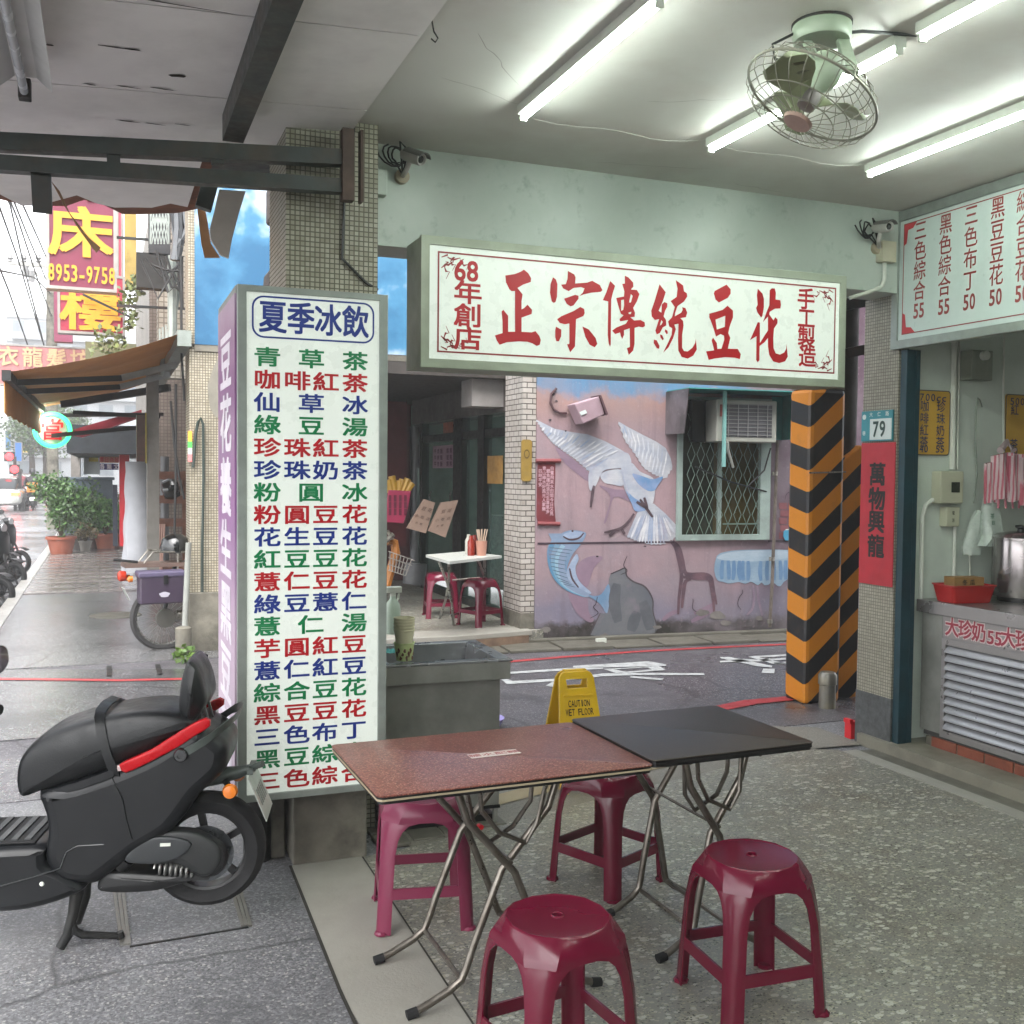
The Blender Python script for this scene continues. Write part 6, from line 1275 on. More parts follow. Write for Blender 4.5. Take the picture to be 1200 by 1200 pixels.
acw=m('ac_cream','#a5a69c',.45,0,var=.05,dirt=.2)
ax0,ax1=5.685-MA.x,6.36-MA.x; u0,u1=ax0/MD.x,ax1/MD.x; az0,az1=2.0,2.42
q=B(); q.poly([onwall(u0,az0,.0),onwall(u1,az0,.0),onwall(u1,az1,.0),onwall(u0,az1,.0)],MN*.30); part('casing',q,acw,t,bev=.012)
q=B(); q.poly([onwall(u0+.09,az0+.05,.301),onwall(u1-.06,az0+.05,.301),onwall(u1-.06,az1-.04,.301),onwall(u0+.09,az1-.04,.301)],MN*.004); part('coil_panel',q,m('coil_grey','#5d5d60',.5,.3,var=.1),t)
for k in range(9): q=B(); z=az0+.07+k*.038; q.bar(onwall(u0+.09,z,.312),onwall(u1-.06,z,.312),.005); part('grille_bar',q,m('ac_wire','#9b9b99',.4,.3),t)
for k in range(5): q=B(); u=u0+.12+k*.11; q.bar(onwall(u,az0+.05,.316),onwall(u,az1-.04,.316),.005); part('grille_bar',q,m('ac_wire'),t)
q=B(); q.poly([onwall(u0+.03,az0+.25,.3015),onwall(u0+.07,az0+.25,.3015),onwall(u0+.07,az0+.37,.3015),onwall(u0+.03,az0+.37,.3015)],MN*.002); part('warning_label',q,m('label_red','#8a4a45',.5,var=.4,vsc=40),t)
q=B(); q.poly([onwall(wu0+.12,az0,.02),onwall(u0-.02,az0,.02),onwall(u0-.02,az1,.02),onwall(wu0+.12,az1,.02)],MN*.08); part('blank_panel',q,black,t)
q=B(); q.tube([onwall(u0+.12,az0-.0,.3),onwall(u0+.14,az0-.08,.28),onwall(u0+.3,az0-.25,.1)],.014,8); part('drip_hose',q,white,t,smooth=True)
t=thing('teal_window_hood',onwall(wu0,2.46),0,'teal sheet metal hood over the window and air conditioner','hood')
tl=M('teal_sheet','#3e8f8a',.5,.1,var=.1,dirt=.3)
hu1=(6.61-MA.x)/MD.x; hu0=wu0-.12
q=B(); q.poly([onwall(hu0,2.50,0),onwall(hu1,2.50,0),onwall(hu1,2.50,.5),onwall(hu0,2.50,.5)],Z_*.01); part('top_sheet',q,tl,t)
q=B(); q.poly([onwall(hu1,2.04,.0),onwall(hu1,2.04,.42),onwall(hu1,2.50,.5),onwall(hu1,2.50,0)],-MD*.01); q.poly([onwall(wu1+.02,2.04,.004),onwall(hu1-.012,2.04,.004),onwall(hu1-.012,2.49,.004),onwall(wu1+.02,2.49,.004)],MN*.006); part('side_sheet',q,tl,t)
q=B(); q.poly([onwall(hu0,2.07,.0),onwall(hu0,2.07,.42),onwall(hu0,2.50,.5),onwall(hu0,2.50,0)],-MD*.01); part('painted_side_sheet',q,mural.m,t)
q=B(); q.bar(onwall(wu0+.35,1.75,.34),onwall(wu0+.35,2.5,.34),.03,.03,tuple(MN)); part('strut',q,m('teal_strut','#7fb3ac',.5),t)
q=B(); q.tube([onwall(wu1-.3,1.55,.1),onwall(wu1-.12,1.72,.12),onwall(wu1-.04,1.95,.1)],.008,6); q.tube([onwall(wu1-.9,1.75,.1),onwall(wu1-.5,1.6,.1),onwall(wu1-.05,1.5,.05)],.008,6); part('loose_wire',q,cable_m,t,smooth=True)
# white tiled pillar at the corner of the mural wall
tp=thing('white_tiled_pillar',(3.8,9.3,0),0,'narrow white tiled pillar at the left end of the mural wall','column')
wtm=mosaic_mat('white_bar_tiles','#b9b3ac','#a59d95','#55504a',.1,w=.12,h=.052,dirt=.3,g=.1,off=.5)
a=PZ(614,752,.0); 
q=B(); px0=PP(611.5,600,MA,MN).x; q.box(px0,MA.x+.018,9.235,9.7,.30,6); part('tiles',q,wtm,tp)
q=B(); q.box(px0-.003,MA.x+.019,9.230,9.7,0,.30); part('cement_foot',q,conc,tp)
t=thing('wooden_plaque',PP(616,560,MA,MN),0,'small yellowish wooden plaque on the white tiled pillar','plaque')
a=PY(611,515,9.22); c=PY(622.5,564,9.22); q=B(); q.poly(rrect(a.x,c.x,c.z,a.z,.03,9.21),Y_*.02); part('board',q,m('plaque_wood','#8a7134',.5,var=.2),t)
q=B(); q.poly([[(( a.x+c.x)/2+.03*math.cos(k*.6283)*s_,9.2085,a.z-.14+.045*math.sin(k*.6283)*s_) for k in range(10)] for s_ in (1,.75)]); part('emblem',q,m('plaque_ink','#4d3a16',.5),t)
# =============== EATERY ACROSS THE LANE ===============
gt2=thing('eatery_floor',(2.5,11,0)); gt2['kind']='structure'
q=B(); q.poly([(1.26,9.05,0),(3.06,9.03,0),(3.83,9.14,0),(4.2,9.3,0),(4.2,14,0),(1.26,14,0)],Z_*.14); part('speckled_slab',q,terr,gt2)
q=B(); q.poly([(1.255,9.03,.10),(3.06,9.01,.10),(3.84,9.12,.10),(3.84,9.42,.10),(1.255,9.35,.10)],Z_*.048); part('step_edge',q,beige,gt2,bev=.006)
pebble=M('rusty_step_face','#6f5a49',.7,0,var=.35,vsc=9,bump=.4)
q=B(); q.poly([(1.3,9.02,0),(3.06,9.0,0),(3.80,9.11,0),(3.80,9.3,0),(1.3,9.3,0)],Z_*.10); part('step_face',q,pebble,gt2)
dkw=M('dark_ceiling','#35302d',.7,0,var=.25,dirt=.3)
q=B(); q.box(1.25,4.2,9.71,14.2,2.62,2.74); solo('eatery_soffit',q,dkw,'dark stained soffit over the eatery seats','ceiling')
q=B(); q.box(1.25,4.2,14.0,14.2,0,2.7); solo('eatery_end_wall',q,m('maroon_wall','#4a2528',.6,var=.15),'maroon end wall at the back of the eatery walkway','wall')
t=thing('glass_shopfront',(3.9,11,.14),0,'dark framed glass shopfront of the eatery receding behind the white table','shopfront')
ga=PZ(613,742,.14); gb=PZ(489,690,.14); ga=Vector((3.9,9.62,.14)); gb=Vector((3.93,13.6,.14)); gd=(gb-ga).normalized(); gn=Vector((-gd.y,gd.x,0))
def gw_(s,z,o=0): return ga+gd*s+gn*o+Z_*(z-.14)
def upx(px): # distance along the shopfront of a pixel column
    d=ray(px,600); d2=Vector((d.x,d.y)); # solve C+t*d = ga + s*gd
    A_=Matrix(((d2.x,-gd.x),(d2.y,-gd.y))); r=A_.inverted()@Vector((ga.x,ga.y)); return r[1]
fr_=m('door_frame_black','#141413',.35,.2,var=.2)
posts=[(597,607),(565,572),(536,546),(490,499)]
for a_,b_ in posts:
    s0,s1=sorted((upx(a_),upx(b_))); q=B(); q.poly([gw_(s0,.14,.06),gw_(s1,.14,.06),gw_(s1,2.3,.06),gw_(s0,2.3,.06)],gn*-.1); part('post',q,fr_,t)
q=B(); q.poly([gw_(0,2.05,.05),gw_(3.6,2.05,.05),gw_(3.6,2.14,.05),gw_(0,2.14,.05)],gn*-.08); part('transom',q,fr_,t)
q=B(); q.poly([gw_(0,.14,.05),gw_(3.6,.14,.05),gw_(3.6,.22,.05),gw_(0,.22,.05)],gn*-.08); part('bottom_rail',q,fr_,t)
gm=M('shopfront_glass','#5f7a72',.04,0,var=.3,vsc=2,trans=.0,alpha=.2,spec=.9)
for a_,b_ in ((614,607),(597,572),(565,546),(536,499)):
    s0,s1=sorted((upx(a_),upx(b_))); q=B(); q.poly([gw_(s0,.2,.0),gw_(s1,.2,.0),gw_(s1,2.3,.0),gw_(s0,2.3,.0)],gn*-.008); part('glass_pane',q,gm,t)
q=B(); q.poly([gw_(-.1,2.3,.1),gw_(3.7,2.3,.1),gw_(3.7,2.64,.1),gw_(-.1,2.64,.1)],gn*-.3); part('header_board',q,m('header_brown','#4a4441',.7,var=.3,dirt=.4),t)
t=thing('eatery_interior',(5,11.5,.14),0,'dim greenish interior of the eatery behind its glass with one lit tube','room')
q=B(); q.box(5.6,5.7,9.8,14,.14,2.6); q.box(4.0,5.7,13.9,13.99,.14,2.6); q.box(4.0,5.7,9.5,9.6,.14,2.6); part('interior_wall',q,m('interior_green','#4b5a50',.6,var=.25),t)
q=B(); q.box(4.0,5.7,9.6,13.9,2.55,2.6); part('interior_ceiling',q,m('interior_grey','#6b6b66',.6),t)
q=B(); q.box(4.8,5.3,11.0,13.0,.14,1.1); part('interior_counter',q,steel,t)
for k in range(6): q=B(); q.lathe([(.05,0),(.07,.1),(.03,.2),(0,.2)],(4.9+.05*(k%2),11.2+k*.28,1.1),10); part('jar',q,m('jar_green','#5f8a7c',.2,var=.4),t)
q=B(); q.tube([(5.55,11.2,1.75),(5.55,12.4,1.75)],.018,8); part('lit_tube',q,M('eatery_tube','#dffff0',.3,emis=14,var=0),t)
t=thing('pink_menu_sheet',gw_(2.2,1.6),0,'pinkish printed menu sheet behind the eatery glass','poster')
a_,b_=upx(536),upx(508); q=B(); q.poly([gw_(a_,1.72,.01),gw_(b_,1.72,.01),gw_(b_,2.0,.01),gw_(a_,2.0,.01)],gn*.004); part('sheet',q,m('menu_pink','#9b7f8c',.6,var=.1),t)
q=B(); 
for j in range(3): letters(q,[(ch,.12+i*.13,-j*.08,.10,.07) for i,ch in enumerate('牛肉麵 餛飩')],gw_(max(a_,b_),1.93,.018),-gd,Z_,.02)
part('lettering',q,m('menu_ink','#5a3550',.6),t)
for (px0,px1,z0,z1,c,lb) in ((572,590,1.55,1.85,'#8d6a35','ochre notice behind the middle eatery pane'),(520,536,2.15,2.28,'#8a4a30','orange notice above the pink menu sheet')):
    q=B(); a_,b_=upx(px0),upx(px1); q.poly([gw_(a_,z0,.01),gw_(b_,z0,.01),gw_(b_,z1,.01),gw_(a_,z1,.01)],gn*.004); solo('notice',q,M('notice_%s'%px0,c,.6,var=.3,vsc=9),lb,'poster')
# fluttering paper aprons
for k,(pl,lb) in enumerate((([(497,585),(510,589),(499,625),(477,619)],'left brown printed paper bag hanging before the eatery glass'),([(517,589),(537,586),(522,630),(502,622)],'right brown printed paper bag hanging before the eatery glass'))):
    t=thing('hanging_paper_bag',PY(pl[0][0],pl[2][1],10.6),0,lb,'paper bag','paper bags hanging before the eatery glass'); P=[PY(x,y,10.6-.05*(i>1)) for i,(x,y) in enumerate(pl)]
    q=B(); q.poly(P,Y_*.04); part('bag_sheet',q,m('kraft_paper','#7d685b',.8,var=.12,bump=.4,bsc=10),t)
    U=(P[1]-P[0]).normalized(); V=(P[0]-P[3]).normalized(); N_=U.cross(V); O=(P[0]+P[1]+P[2]+P[3])/4
    q=B(); letters(q,row('豆花',-.07,.07,.08,.05,.05)+row('小吃店',-.1,.1,-.02,.04,.04)+row('外帶',-.05,.05,-.1,.03,.03),O,U,V,.02,.008); part('lettering',q,m('kraft_ink','#4b352c',.7),t)
    q=B(); p=(P[0]+P[1])/2; q.tube([p,p+Z_*.06,p+Vector((.05,.1,.1))],.01,5); part('clip',q,darkmetal,t)
# giant fries decoration
t=thing('fries_decoration',PY(466,612,10.8),0,'pink basket of oversized yellow plastic chips on the eatery wall','decoration')
q=B(); rs=[]
for y,x0,x1 in ((574,455,482),(590,453,479),(606,452,475),(612,453,473)): rs.append([PY(x,y+dy,10.8+d) for x,d,dy in ((x0,0,0),(x1,0,1.5),(x1-2,.25,0),(x0,.25,0))])
q.rings(rs); part('basket',q,m('hot_pink_plastic','#9c2f4f',.45,var=.15),t,bev=.01)
for k in range(4):
    for j in range(3): q=B(); p=PY(457+k*6,584+j*8,10.79); q.cbox(p,(.03,.006,.07)); part('basket_slot',q,m('slot_maroon','#5e1830',.6),t)
for x0,y0,x1,y1 in ((458,577,455,562),(463,576,459,558),(466,577,472,562),(471,578,478,561),(474,579,483,566),(468,576,468,563)):
    q=B(); q.tube([PY(x0,y0,10.85),PY(x1,y1,10.85)],.04,8); part('chip',q,m('chip_yellow','#ad8630',.5,var=.1),t,smooth=True)
t=thing('bicycle_basket',PY(470,660,10.6),0,'wire basket and orange frame of a bicycle beside the menu lightbox','bicycle')
q=B()
for k in range(7): q.tube([PY(457+k*4.2,646+k*1.6,10.6),PY(457+k*3.0,668+k*1.2,10.6)],.006,5)
for y in (646,653,661,668): q.tube([PY(455,y,10.6),PY(486-(y-646)*.5,y+11-(y-646)*.2,10.6)],.006,5)
part('wire_basket',q,m('basket_wire','#8f8a84',.4,.5),t)
q=B(); q.tube([PY(x,y,10.7) for x,y in ((452,690),(458,668),(464,648),(462,636),(455,634))],.05,8); part('orange_frame',q,m('orange_frame','#8f5a22',.4,var=.1),t,smooth=True)
q=B(); q.tube([PY(452,634,10.6),PY(461,626,10.6)],.03,8); q.tube([PY(454,622,10.6),PY(460,632,10.6)],.02,8); part('handle_chrome',q,steel,t,smooth=True)
q=B(); q.tube([PY(486,500,12.2),PY(486,682,12.2)],.06,12); q.tube([PY(487,660,12.1),PY(485,684,12.1)],.14,12); solo('grey_downpipe',q,m('grey_pipe'),'grey downpipe at the left edge of the eatery glass','pipe',smooth=True)
q=B(); pbox(q,452,470,476,640,12.0,.3); solo('maroon_door',q,m('maroon_door','#542026',.5,var=.2),'maroon door panel deep in the eatery walkway behind the chips decoration','door')
q=B(); a=PY(552,440,9.9); c=PY(611,478,9.9); q.box(a.x,c.x,9.86,10.2,c.z,2.62); solo('white_box_duct',q,m('duct_grey','#8b8683',.6,var=.1,dirt=.3),'grey white box duct hanging under the eaves left of the mural','duct')
# far table, stools, condiments
tf=thing('white_folding_table',(3.2,9.8,.14),0,'white topped folding table with chopsticks across the lane','table')
zt_=.14+.74; P=[PZ(x,y,zt_) for x,y in ((499,650),(545,646),(588,651),(527,658))]
q=B(); q.poly(P,-Z_*.025); part('tabletop',q,m('white_laminate','#b5b7b0',.35,var=.04),tf)
for l in ([(514,657),(519,690),(526,722),(531,731)],[(526,657),(524,690),(518,715),(515,724)],[(568,652),(567,672),(562,700),(557,715)],[(560,655),(566,690),(572,708)]):
    zb=PZ(l[-1][0],l[-1][1],.15); zt2=PZ(l[0][0],l[0][1],zt_-.03); n=len(l); pts=[zt2.lerp(zb,i/(n-1))+X_*.04*math.sin(math.pi*i/(n-1)) for i in range(n)]
    q=B(); q.tube(pts,.013,8); part('leg',q,m('bright_tube','#a3a39e',.3,.8),tf,smooth=True)
q=B(); q.tube([PZ(527,722,.25),PZ(556,712,.25)],.01,6); q.tube([PY(530,680,9.8),PY(562,677,9.8)],.01,6); part('crossbar',q,steel,tf)
t=thing('condiment_set',PZ(560,650,zt_),0,'red sauce bottles and a cup of chopsticks on the white table','condiments')
for k,(px,c) in enumerate(((552,'#7a2418'),(556,'#5d1a12'),(549,'#9c9a90'))):
    p=PZ(px,651-k,zt_); q=B(); q.lathe([(0,0),(.035,0),(.035,.13),(.02,.16),(.018,.19),(0,.19)],p,12); part('bottle',q,M('sauce_%d'%k,c,.25,var=.15),t,smooth=True)
p=PZ(564,651,zt_); q=B(); q.lathe([(0,0),(.045,0),(.055,.14),(.05,.14),(.045,.01)],p,16); part('cup',q,m('cup_pink','#a97a68',.5),t,smooth=True)
for k in range(9): q=B(); q.tube([p+Vector((.01*math.cos(k),.01*math.sin(k),.02)),p+Vector((.06*math.cos(k*.7),.03*math.sin(k),.25))],.005,5); part('chopstick',q,m('chopstick','#bba490',.6),t)
SG2='maroon stools at the white table across the lane'
for (l,r,lb) in (((3.50,9.66,.14),R(20),'maroon stool at the right of the white table across the lane'),((3.30,10.35,.14),R(-10),'maroon stool behind the left leg of the white table')):
    c=copy_tree(st0); place(c,l,r,lb,'stool',SG2)
# =============== STRIPED POSTS BY THE LANE ===============
def striped(mn):
    k=NT(mn); s=k.sep(); v=k.math('SUBTRACT',s[2],k.math('MULTIPLY',k.math('ADD',s[0],k.math('MULTIPLY',s[1],.3)),.85)); v=k.math('MULTIPLY',v,1/.312); fr=k.math('FRACT',k.math('ADD',v,10.62)); f=k.math('GREATER_THAN',fr,.5)
    c=k.mix(f,lin('#c47a18'),lin('#17171b')); c=k.mix(k.math('MULTIPLY',k.ramp(k.noise(6,6,.7),[(.55,0.),(.75,1.)]),.3),c,lin('#6b5233')); k.set('Base Color',c); k.set('Roughness',.42); k.bump(k.noise(9,3),.3,.01); return k.m
stp=striped('hazard_stripes')
a=PZ(943,825,0); b_=PZ(984,826,0); Yp=6.1; x0,x1=PY(943,825,Yp).x,PY(984,826,Yp).x; x2=PY(1012,830,Yp).x
t=thing('hazard_post',((x0+x1)/2,Yp,0),0,'tall square post wrapped in orange and black hazard stripes','post')
q=B(); q.box(x0,x1,Yp,Yp+.25,0,2.3); part('striped_wrap',q,stp,t,bev=.03)
q=B(); q.box(x0+.01,x1-.01,Yp+.01,Yp+.24,2.3,6); part('post_core',q,conc,t)
q=B(); q.tube([(x0-.005,Yp-.004,1.69),(x1+.005,Yp-.004,1.70)],.006,5); part('tie_wire',q,steel,t)
t=thing('hazard_post',((x1+x2)/2,Yp+.08,0),0,'shorter hazard striped casing right of the tall striped post, partly behind column','post')
q=B(); zt3=PY(1000,536,Yp).z; q.poly([(x1+.012,Yp+.08,0),(x2,Yp+.08,0),(x2,Yp+.08,zt3+.1),(x1+.012,Yp+.08,zt3-.04)],Y_*.3); part('striped_wrap',q,stp,t,bev=.015)
q=B(); q.tube([((x1+x2)/2+.03,Yp+.25,zt3-.1),((x1+x2)/2+.03,Yp+.25,7)],.13,16); part('post_core',q,M('dark_pole','#3b3635',.7,0,var=.3,vsc=6,dirt=.3),t,smooth=True)
q=B()
for z in (2.6,2.95): q.cbox(((x1+x2)/2+.05,Yp+.05,z),(.35,.12,.07),Matrix.Rotation(R(-12),3,'Y'))
part('bracket',q,darkmetal,t)
q=B(); p=PZ(967,829,0); q.lathe([(0,0),(.06,0),(.058,.17),(.066,.175),(.066,.24),(.05,.262),(0,.265)],(p.x,p.y-.02,0),24); solo('short_bollard',q,M('bollard_metal','#7a776f',.4,.5,var=.2,dirt=.5,dcol='#9a8d5a'),'short grey capped bollard at the foot of the striped posts','bollard',smooth=True)
q=B(); p=PZ(1000,866,0); q.box(p.x-.02,p.x+.035,p.y,p.y+.06,0.0,.11); q.box(p.x-.03,p.x-.005,p.y,p.y+.06,.10,.125); solo('red_holder',q,m('bright_red_plastic','#c4242c',.4),'small bright red plastic holder at the foot of the right column','holder')
q=B(); q.cbox(onwall(.62,.02,.25),(.10,.04,.09)); solo('white_scrap',q,white,'crumpled white scrap lying at the foot of the mural','litter')
# =============== STREET BEYOND ===============
brown=M('brown_awning_cloth','#b3783a',.75,0,var=.12,vsc=3,bump=.15,bsc=20)
t=thing('retractable_awning',(0,12,2.5),0,'brown retractable awning with black arms over the far pavement','awning')
AX=-.77; An,Af=9.62,PX(49,481,AX).y; zf=PY(8,437,9.6).z; zw=PX(222,388,.7).z
q=B(); n=10
for j in range(n):
    y0=An+(Af-An)*j/n; y1=An+(Af-An)*(j+1)/n
    for i in range(4):
        f0,f1=i/4,(i+1)/4
        def pt(f,y): return Vector((AX+(.70-AX)*f,y,zf+(zw-zf)*f-.05*math.sin(math.pi*f)+.012*math.sin(y*4)))
        q.add([pt(f0,y0),pt(f1,y0),pt(f1,y1),pt(f0,y1)],[(0,1,2,3)])
part('canopy_cloth',q,brown,t,smooth=True)
q=B(); rs=[]
for j in range(17):
    y=An+(Af-An)*j/16; rs.append([(AX-.02,y,zf-.03),(AX-.02,y,zf-.33-.02*(j%2)),(AX-.012,y,zf-.33-.02*(j%2)),(AX-.012,y,zf-.03)])
q.rings(rs); part('valance',q,brown,t)
q=B(); q.bar((AX,An-.02,zf-.02),(AX,Af+.02,zf-.02),.07,.09); part('front_bar',q,darkmetal,t)
q=B(); q.bar((.66,An,zw-.06),(.66,Af,zw-.06),.12,.14); part('wall_cassette',q,alu,t)
for (y,mid) in ((10.25,11.1),(11.4,12.3)):
    e=Vector((AX+.62*(.7-AX),y+.35,zf+(zw-zf)*.5-.14)); q=B(); q.bar((AX+.03,y,zf-.03),e,.05,.055); part('outer_arm',q,darkmetal,t)
    q=B(); q.bar(e,(.66,y+.6,zw-.18),.05,.06); part('inner_arm',q,m('arm_grey','#8d8c87',.4,.5),t)
q=B(); q.bar(PX(140,545-0,.05) if False else (AX+.3,13.2,2.42),(.7,12.6,2.62),.07,.08); q.bar((-.35,13.6,2.35),(.6,13.0,2.3),.05,.05); part('dark_brace',q,darkmetal,t)
t=thing('red_under_awning',(0,15,2.4),0,'red fabric valance edge glimpsed beneath the brown awning','awning')
q=B(); a=PY(88,549,15); c=PY(168,560,15); q.poly([PY(x,y,15) for x,y in ((70,508),(166,480),(166,488),(96,512))],Y_*.4); part('red_sheet',q,m('red_cloth','#a33645',.6,var=.15),t)
q=B(); q.poly([PY(x,y,14.9) for x,y in ((60,508),(168,498),(168,503),(60,513))],Y_*.05); part('dark_beam',q,darkmetal,t)
# shop beyond: dark soffit, posts, red pillar, banners
q=B(); a=PY(78,510,16.5); c=PY(162,532,16.5); q.box(a.x,1.6,16.5,24,c.z,c.z+.42); solo('dark_fascia',q,m('dark_fascia','#1f2328',.7,var=.3),'black fascia and cluttered soffit of the shop beyond the awning','fascia')
q=B(); pbox(q,83,531,94,559,22.5,.5); c=PY(83,640,22.5); solo('old_concrete_post',q,m('post_grey','#75706b',.8,var=.3,vsc=6),'stained concrete post behind the grey switch cabinet','post')
q=B(); pbox(q,96,512,139,519,20,2); solo('grey_lintel',q,m('lintel_grey','#a5a4a3',.6),'pale lintel across the far arcade opening','beam')
q=B(); pbox(q,140,512,152,640,17.5,.6); solo('red_pillar',q,m('red_pillar','#b51f2a',.4,0,var=.08),'bright red pillar in the far arcade','column')
t=thing('banner_board',PY(127,545,19.5),0,'board of purple and orange banner strips hanging in the far arcade','sign')
for k,(y0,y1,c,s) in enumerate(((520,527,'#9c6664','開運命名'),(527,535,'#3a2566','吉  祥'),(535,543,'#a5705c','擇日合婚'),(543,551,'#35265f','各類文'))):
    q=B(); pbox(q,117,y0,139,y1-.4,19.5,.06); part('strip',q,m('banner%d'%k,c,.6,var=.06),t)
    q=B(); p=PY(128,(y0+y1)/2,19.48); letters(q,row(s,-.17,.17,0,.08,.095),p,X_,Z_,.02); part('lettering',q,m('banner_text%d'%(k%2),'#cfc6cc' if k%2 else '#a8332f',.5),t)
q=B(); pbox(q,98,519,117,556,23,.1); solo('pale_notice_board',q,m('notice_white','#b8bfc2',.5,var=.15,vsc=3),'whitish notice panels at the back of the far arcade','board')  # plain whitish board without emission
q=B(); pbox(q,104,533,115,541,22.9,.08); solo('yellow_notice',q,m('notice_yellow','#c2b34a',.5,var=.3,vsc=8),'small yellow and red notice in the far arcade','sign')
q=B(); q.lathe([(0,0),(.12,0),(.1,.05),(0,.06)],PY(120,514,19.9),16,(0,0,-1)); solo('round_ceiling_lamp',q,M('cool_lamp','#e6f2ff',.3,emis=5,var=0),'small lit round lamp under the far lintel','lamp')
t=thing('person_in_arcade',PZ(133,640,0),0)
bpy.data.objects.remove(t)
# neon pawn sign
t=thing('neon_pawn_sign',PY(61,504,15),0,'round red and green neon sign with one large character under the awning','sign')
o=PY(61.5,504,15); r=.215
q=B(); q.lathe([(0,0),(r*.82,0),(r*.82,.1),(0,.1)],o,36,(0,1,0)); part('disc',q,m('neon_disc','#a8a5a0',.4,var=.05),t,smooth=30)
q=B(); q.tube([o+Vector((r*math.cos(k*.17453),-.02,r*math.sin(k*.17453))) for k in range(36)],.028,8,closed=True); part('green_neon_ring',q,M('green_neon','#2fe07a',.3,emis=.9,var=0),t,smooth=True)
q=B(); q.lathe([(r*.9,0),(r*.97,0),(r*.97,.1),(r*.9,.1)],o,36,(0,1,0),cap=False); part('ring_casing',q,white,t)
q=B(); letters(q,[('當',0,0,.30,.30)],o-Y_*.012,X_,Z_,.012); part('neon_character',q,M('red_neon','#c4141e',.4,emis=.15,var=0),t)
q=B(); q.bar(o+X_*.1+Z_*.2,o+X_*1.4+Z_*.25,.05,.05); part('bracket',q,darkmetal,t)
q=B(); q.lathe([(.0,0),(.07,.0),(.05,.06),(0,.06)],PY(53,496,14.8),12,(0,0,1)); solo('small_spotlight',q,M('spot_lamp','#fff6e8',.3,emis=10,var=0),'small white lit lamp at the awning corner','lamp')
# projecting signs
def psign(name,x0,y0,x1,y1,Y,col,label,d=.22,edge='#8f8b86'):
    a,c=PY(x0,y0,Y),PY(x1,y1,Y); t=thing(name,((a.x+c.x)/2,Y,c.z),0,label,'sign')
    q=B(); q.poly(frame2(a.x,c.x,c.z,a.z,.035,Y),Y_*d); part('frame',q,m('sign_edge',edge,.4,.3),t)
    q=B(); q.box(a.x+.03,c.x-.03,Y+.015,Y+d-.02,c.z+.03,a.z-.03); part('panel',q,M(name+'_panel',col,.45,0,var=.08,vsc=1.5,emis=.02),t); return t,a,c
yk=m('sign_yellow','#c08c1c',.45,emis=.02)
t,a,c=psign('bedding_sign',53,170,137,343,13,'#6b1634','tall maroon sign with a yellow character and phone number 8953-9758')
q=B(); letters(q,[('床',0,0,.72,.60)],PY(95,273,12.99),X_,Z_,.024); p=PY(94,206,12.99); letters(q,[('彈',0,-.02,.72,.56)],p,X_,Z_,.024)
p=PY(96,321,12.99); letters(q,row('8953-9758',-.365,.365,0,.058,.19),p,X_,Z_,.02); part('lettering',q,yk,t)
q=B(); 
for z in (3.6,4.4): q.bar((c.x,13.1,z),(1.2,13.1,z+.02),.03,.03)
part('bracket',q,darkmetal,t)
t,a,c=psign('tower_sign',67,318,147,394,16,'#93213a','red square sign with a bold yellow character below the maroon one')
q=B(); letters(q,[('樓',0,0,.84,.62)],PY(106,364,15.99),X_,Z_,.022); part('lettering',q,yk,t)
q=B(); q.bar(PY(147,330,16.1),PY(170,345,16.1),.05,.05); q.bar(PY(97,345,15.9),PY(160,375,15.9),.03,.03); part('bracket',q,darkmetal,t)
t,a,c=psign('side_sign',136,232,145,340,18,'#b84458','narrow red edge of a further sign right of the maroon one')
t,a,c=psign('pink_street_sign',-70,399,102,455,25,'#a86a69','wide faded pink sign with pale gold characters above the street',.3)
q=B(); p=PY(66,418,24.98); letters(q,row('洗衣龍髮坊',-1.2,1.2,0,.42,.45),PY(38,419,24.98),X_,Z_,.02); part('lettering',q,m('faded_gold','#b89a74',.5),t)
q=B(); pbox(q,63,340,85,401,24,.3); solo('maroon_sign_block',q,m('maroon_block','#7f2f4d',.5),'maroon sign panel behind the red square sign','sign')
# building fronts on the right side of the street
def facade(name,x0,y0,x1,y1,Y,d,col,label): 
    q=B(); pbox(q,x0,y0,x1,y1,Y,d); return solo(name,q,M(name+str(Y),col,.75,0,var=.18,vsc=2,dirt=.5,dcol='#3d3a34'),label,'building')
ub=mosaic_mat('upper_tiles','#a39d92','#938c80','#716a5f',.07,dirt=.4)
t=thing('upper_facade',(1.2,14,3),0,'old tiled upper storeys with cables and cages beside the signs','building')
q=B(); q.box(1.1,6,13.3,30,2.95,14); part('upper_wall',q,ub,t)
q=B(); q.box(.66,1.1,14.6,14.9,2.9,12); part('tiled_fin',q,ub,t)
q=B(); pbox(q,146,235,160,337,17,.3); part('yellow_wall',q,m('yellow_render','#a8904e',.8,var=.3,vsc=5,dirt=.4),t)
q=B(); pbox(q,100,400,160,440,20,.3); part('vine_wall',q,m('vine_wall','#6c6a4c',.8,var=.3,vsc=5,dirt=.4),t)
q=B()
for k in range(6): pbox(q,186+k*3.6,385-k*2,188.5+k*3.6,425,12.8,.04)
part('corrugated_sheet',q,alu,t)
q=B()
for k in range(7):
    a=PY(176+k*4.2,235,12.5); b_=PY(188+k*4.2,285,12.5); 
    q.tube([PY(176+k*3.6,232,12.5),PY(min(198,182+k*3.6),262,12.5)],.008,4); q.tube([PY(198-k*3.6,232,12.5),PY(max(176,192-k*3.6),262,12.5)],.008,4)
    q.tube([PY(176+k*3.6,256,12.5),PY(min(198,182+k*3.6),286,12.5)],.008,4); q.tube([PY(198-k*3.6,256,12.5),PY(max(176,192-k*3.6),286,12.5)],.008,4)
part('wire_cage',q,alu,t)
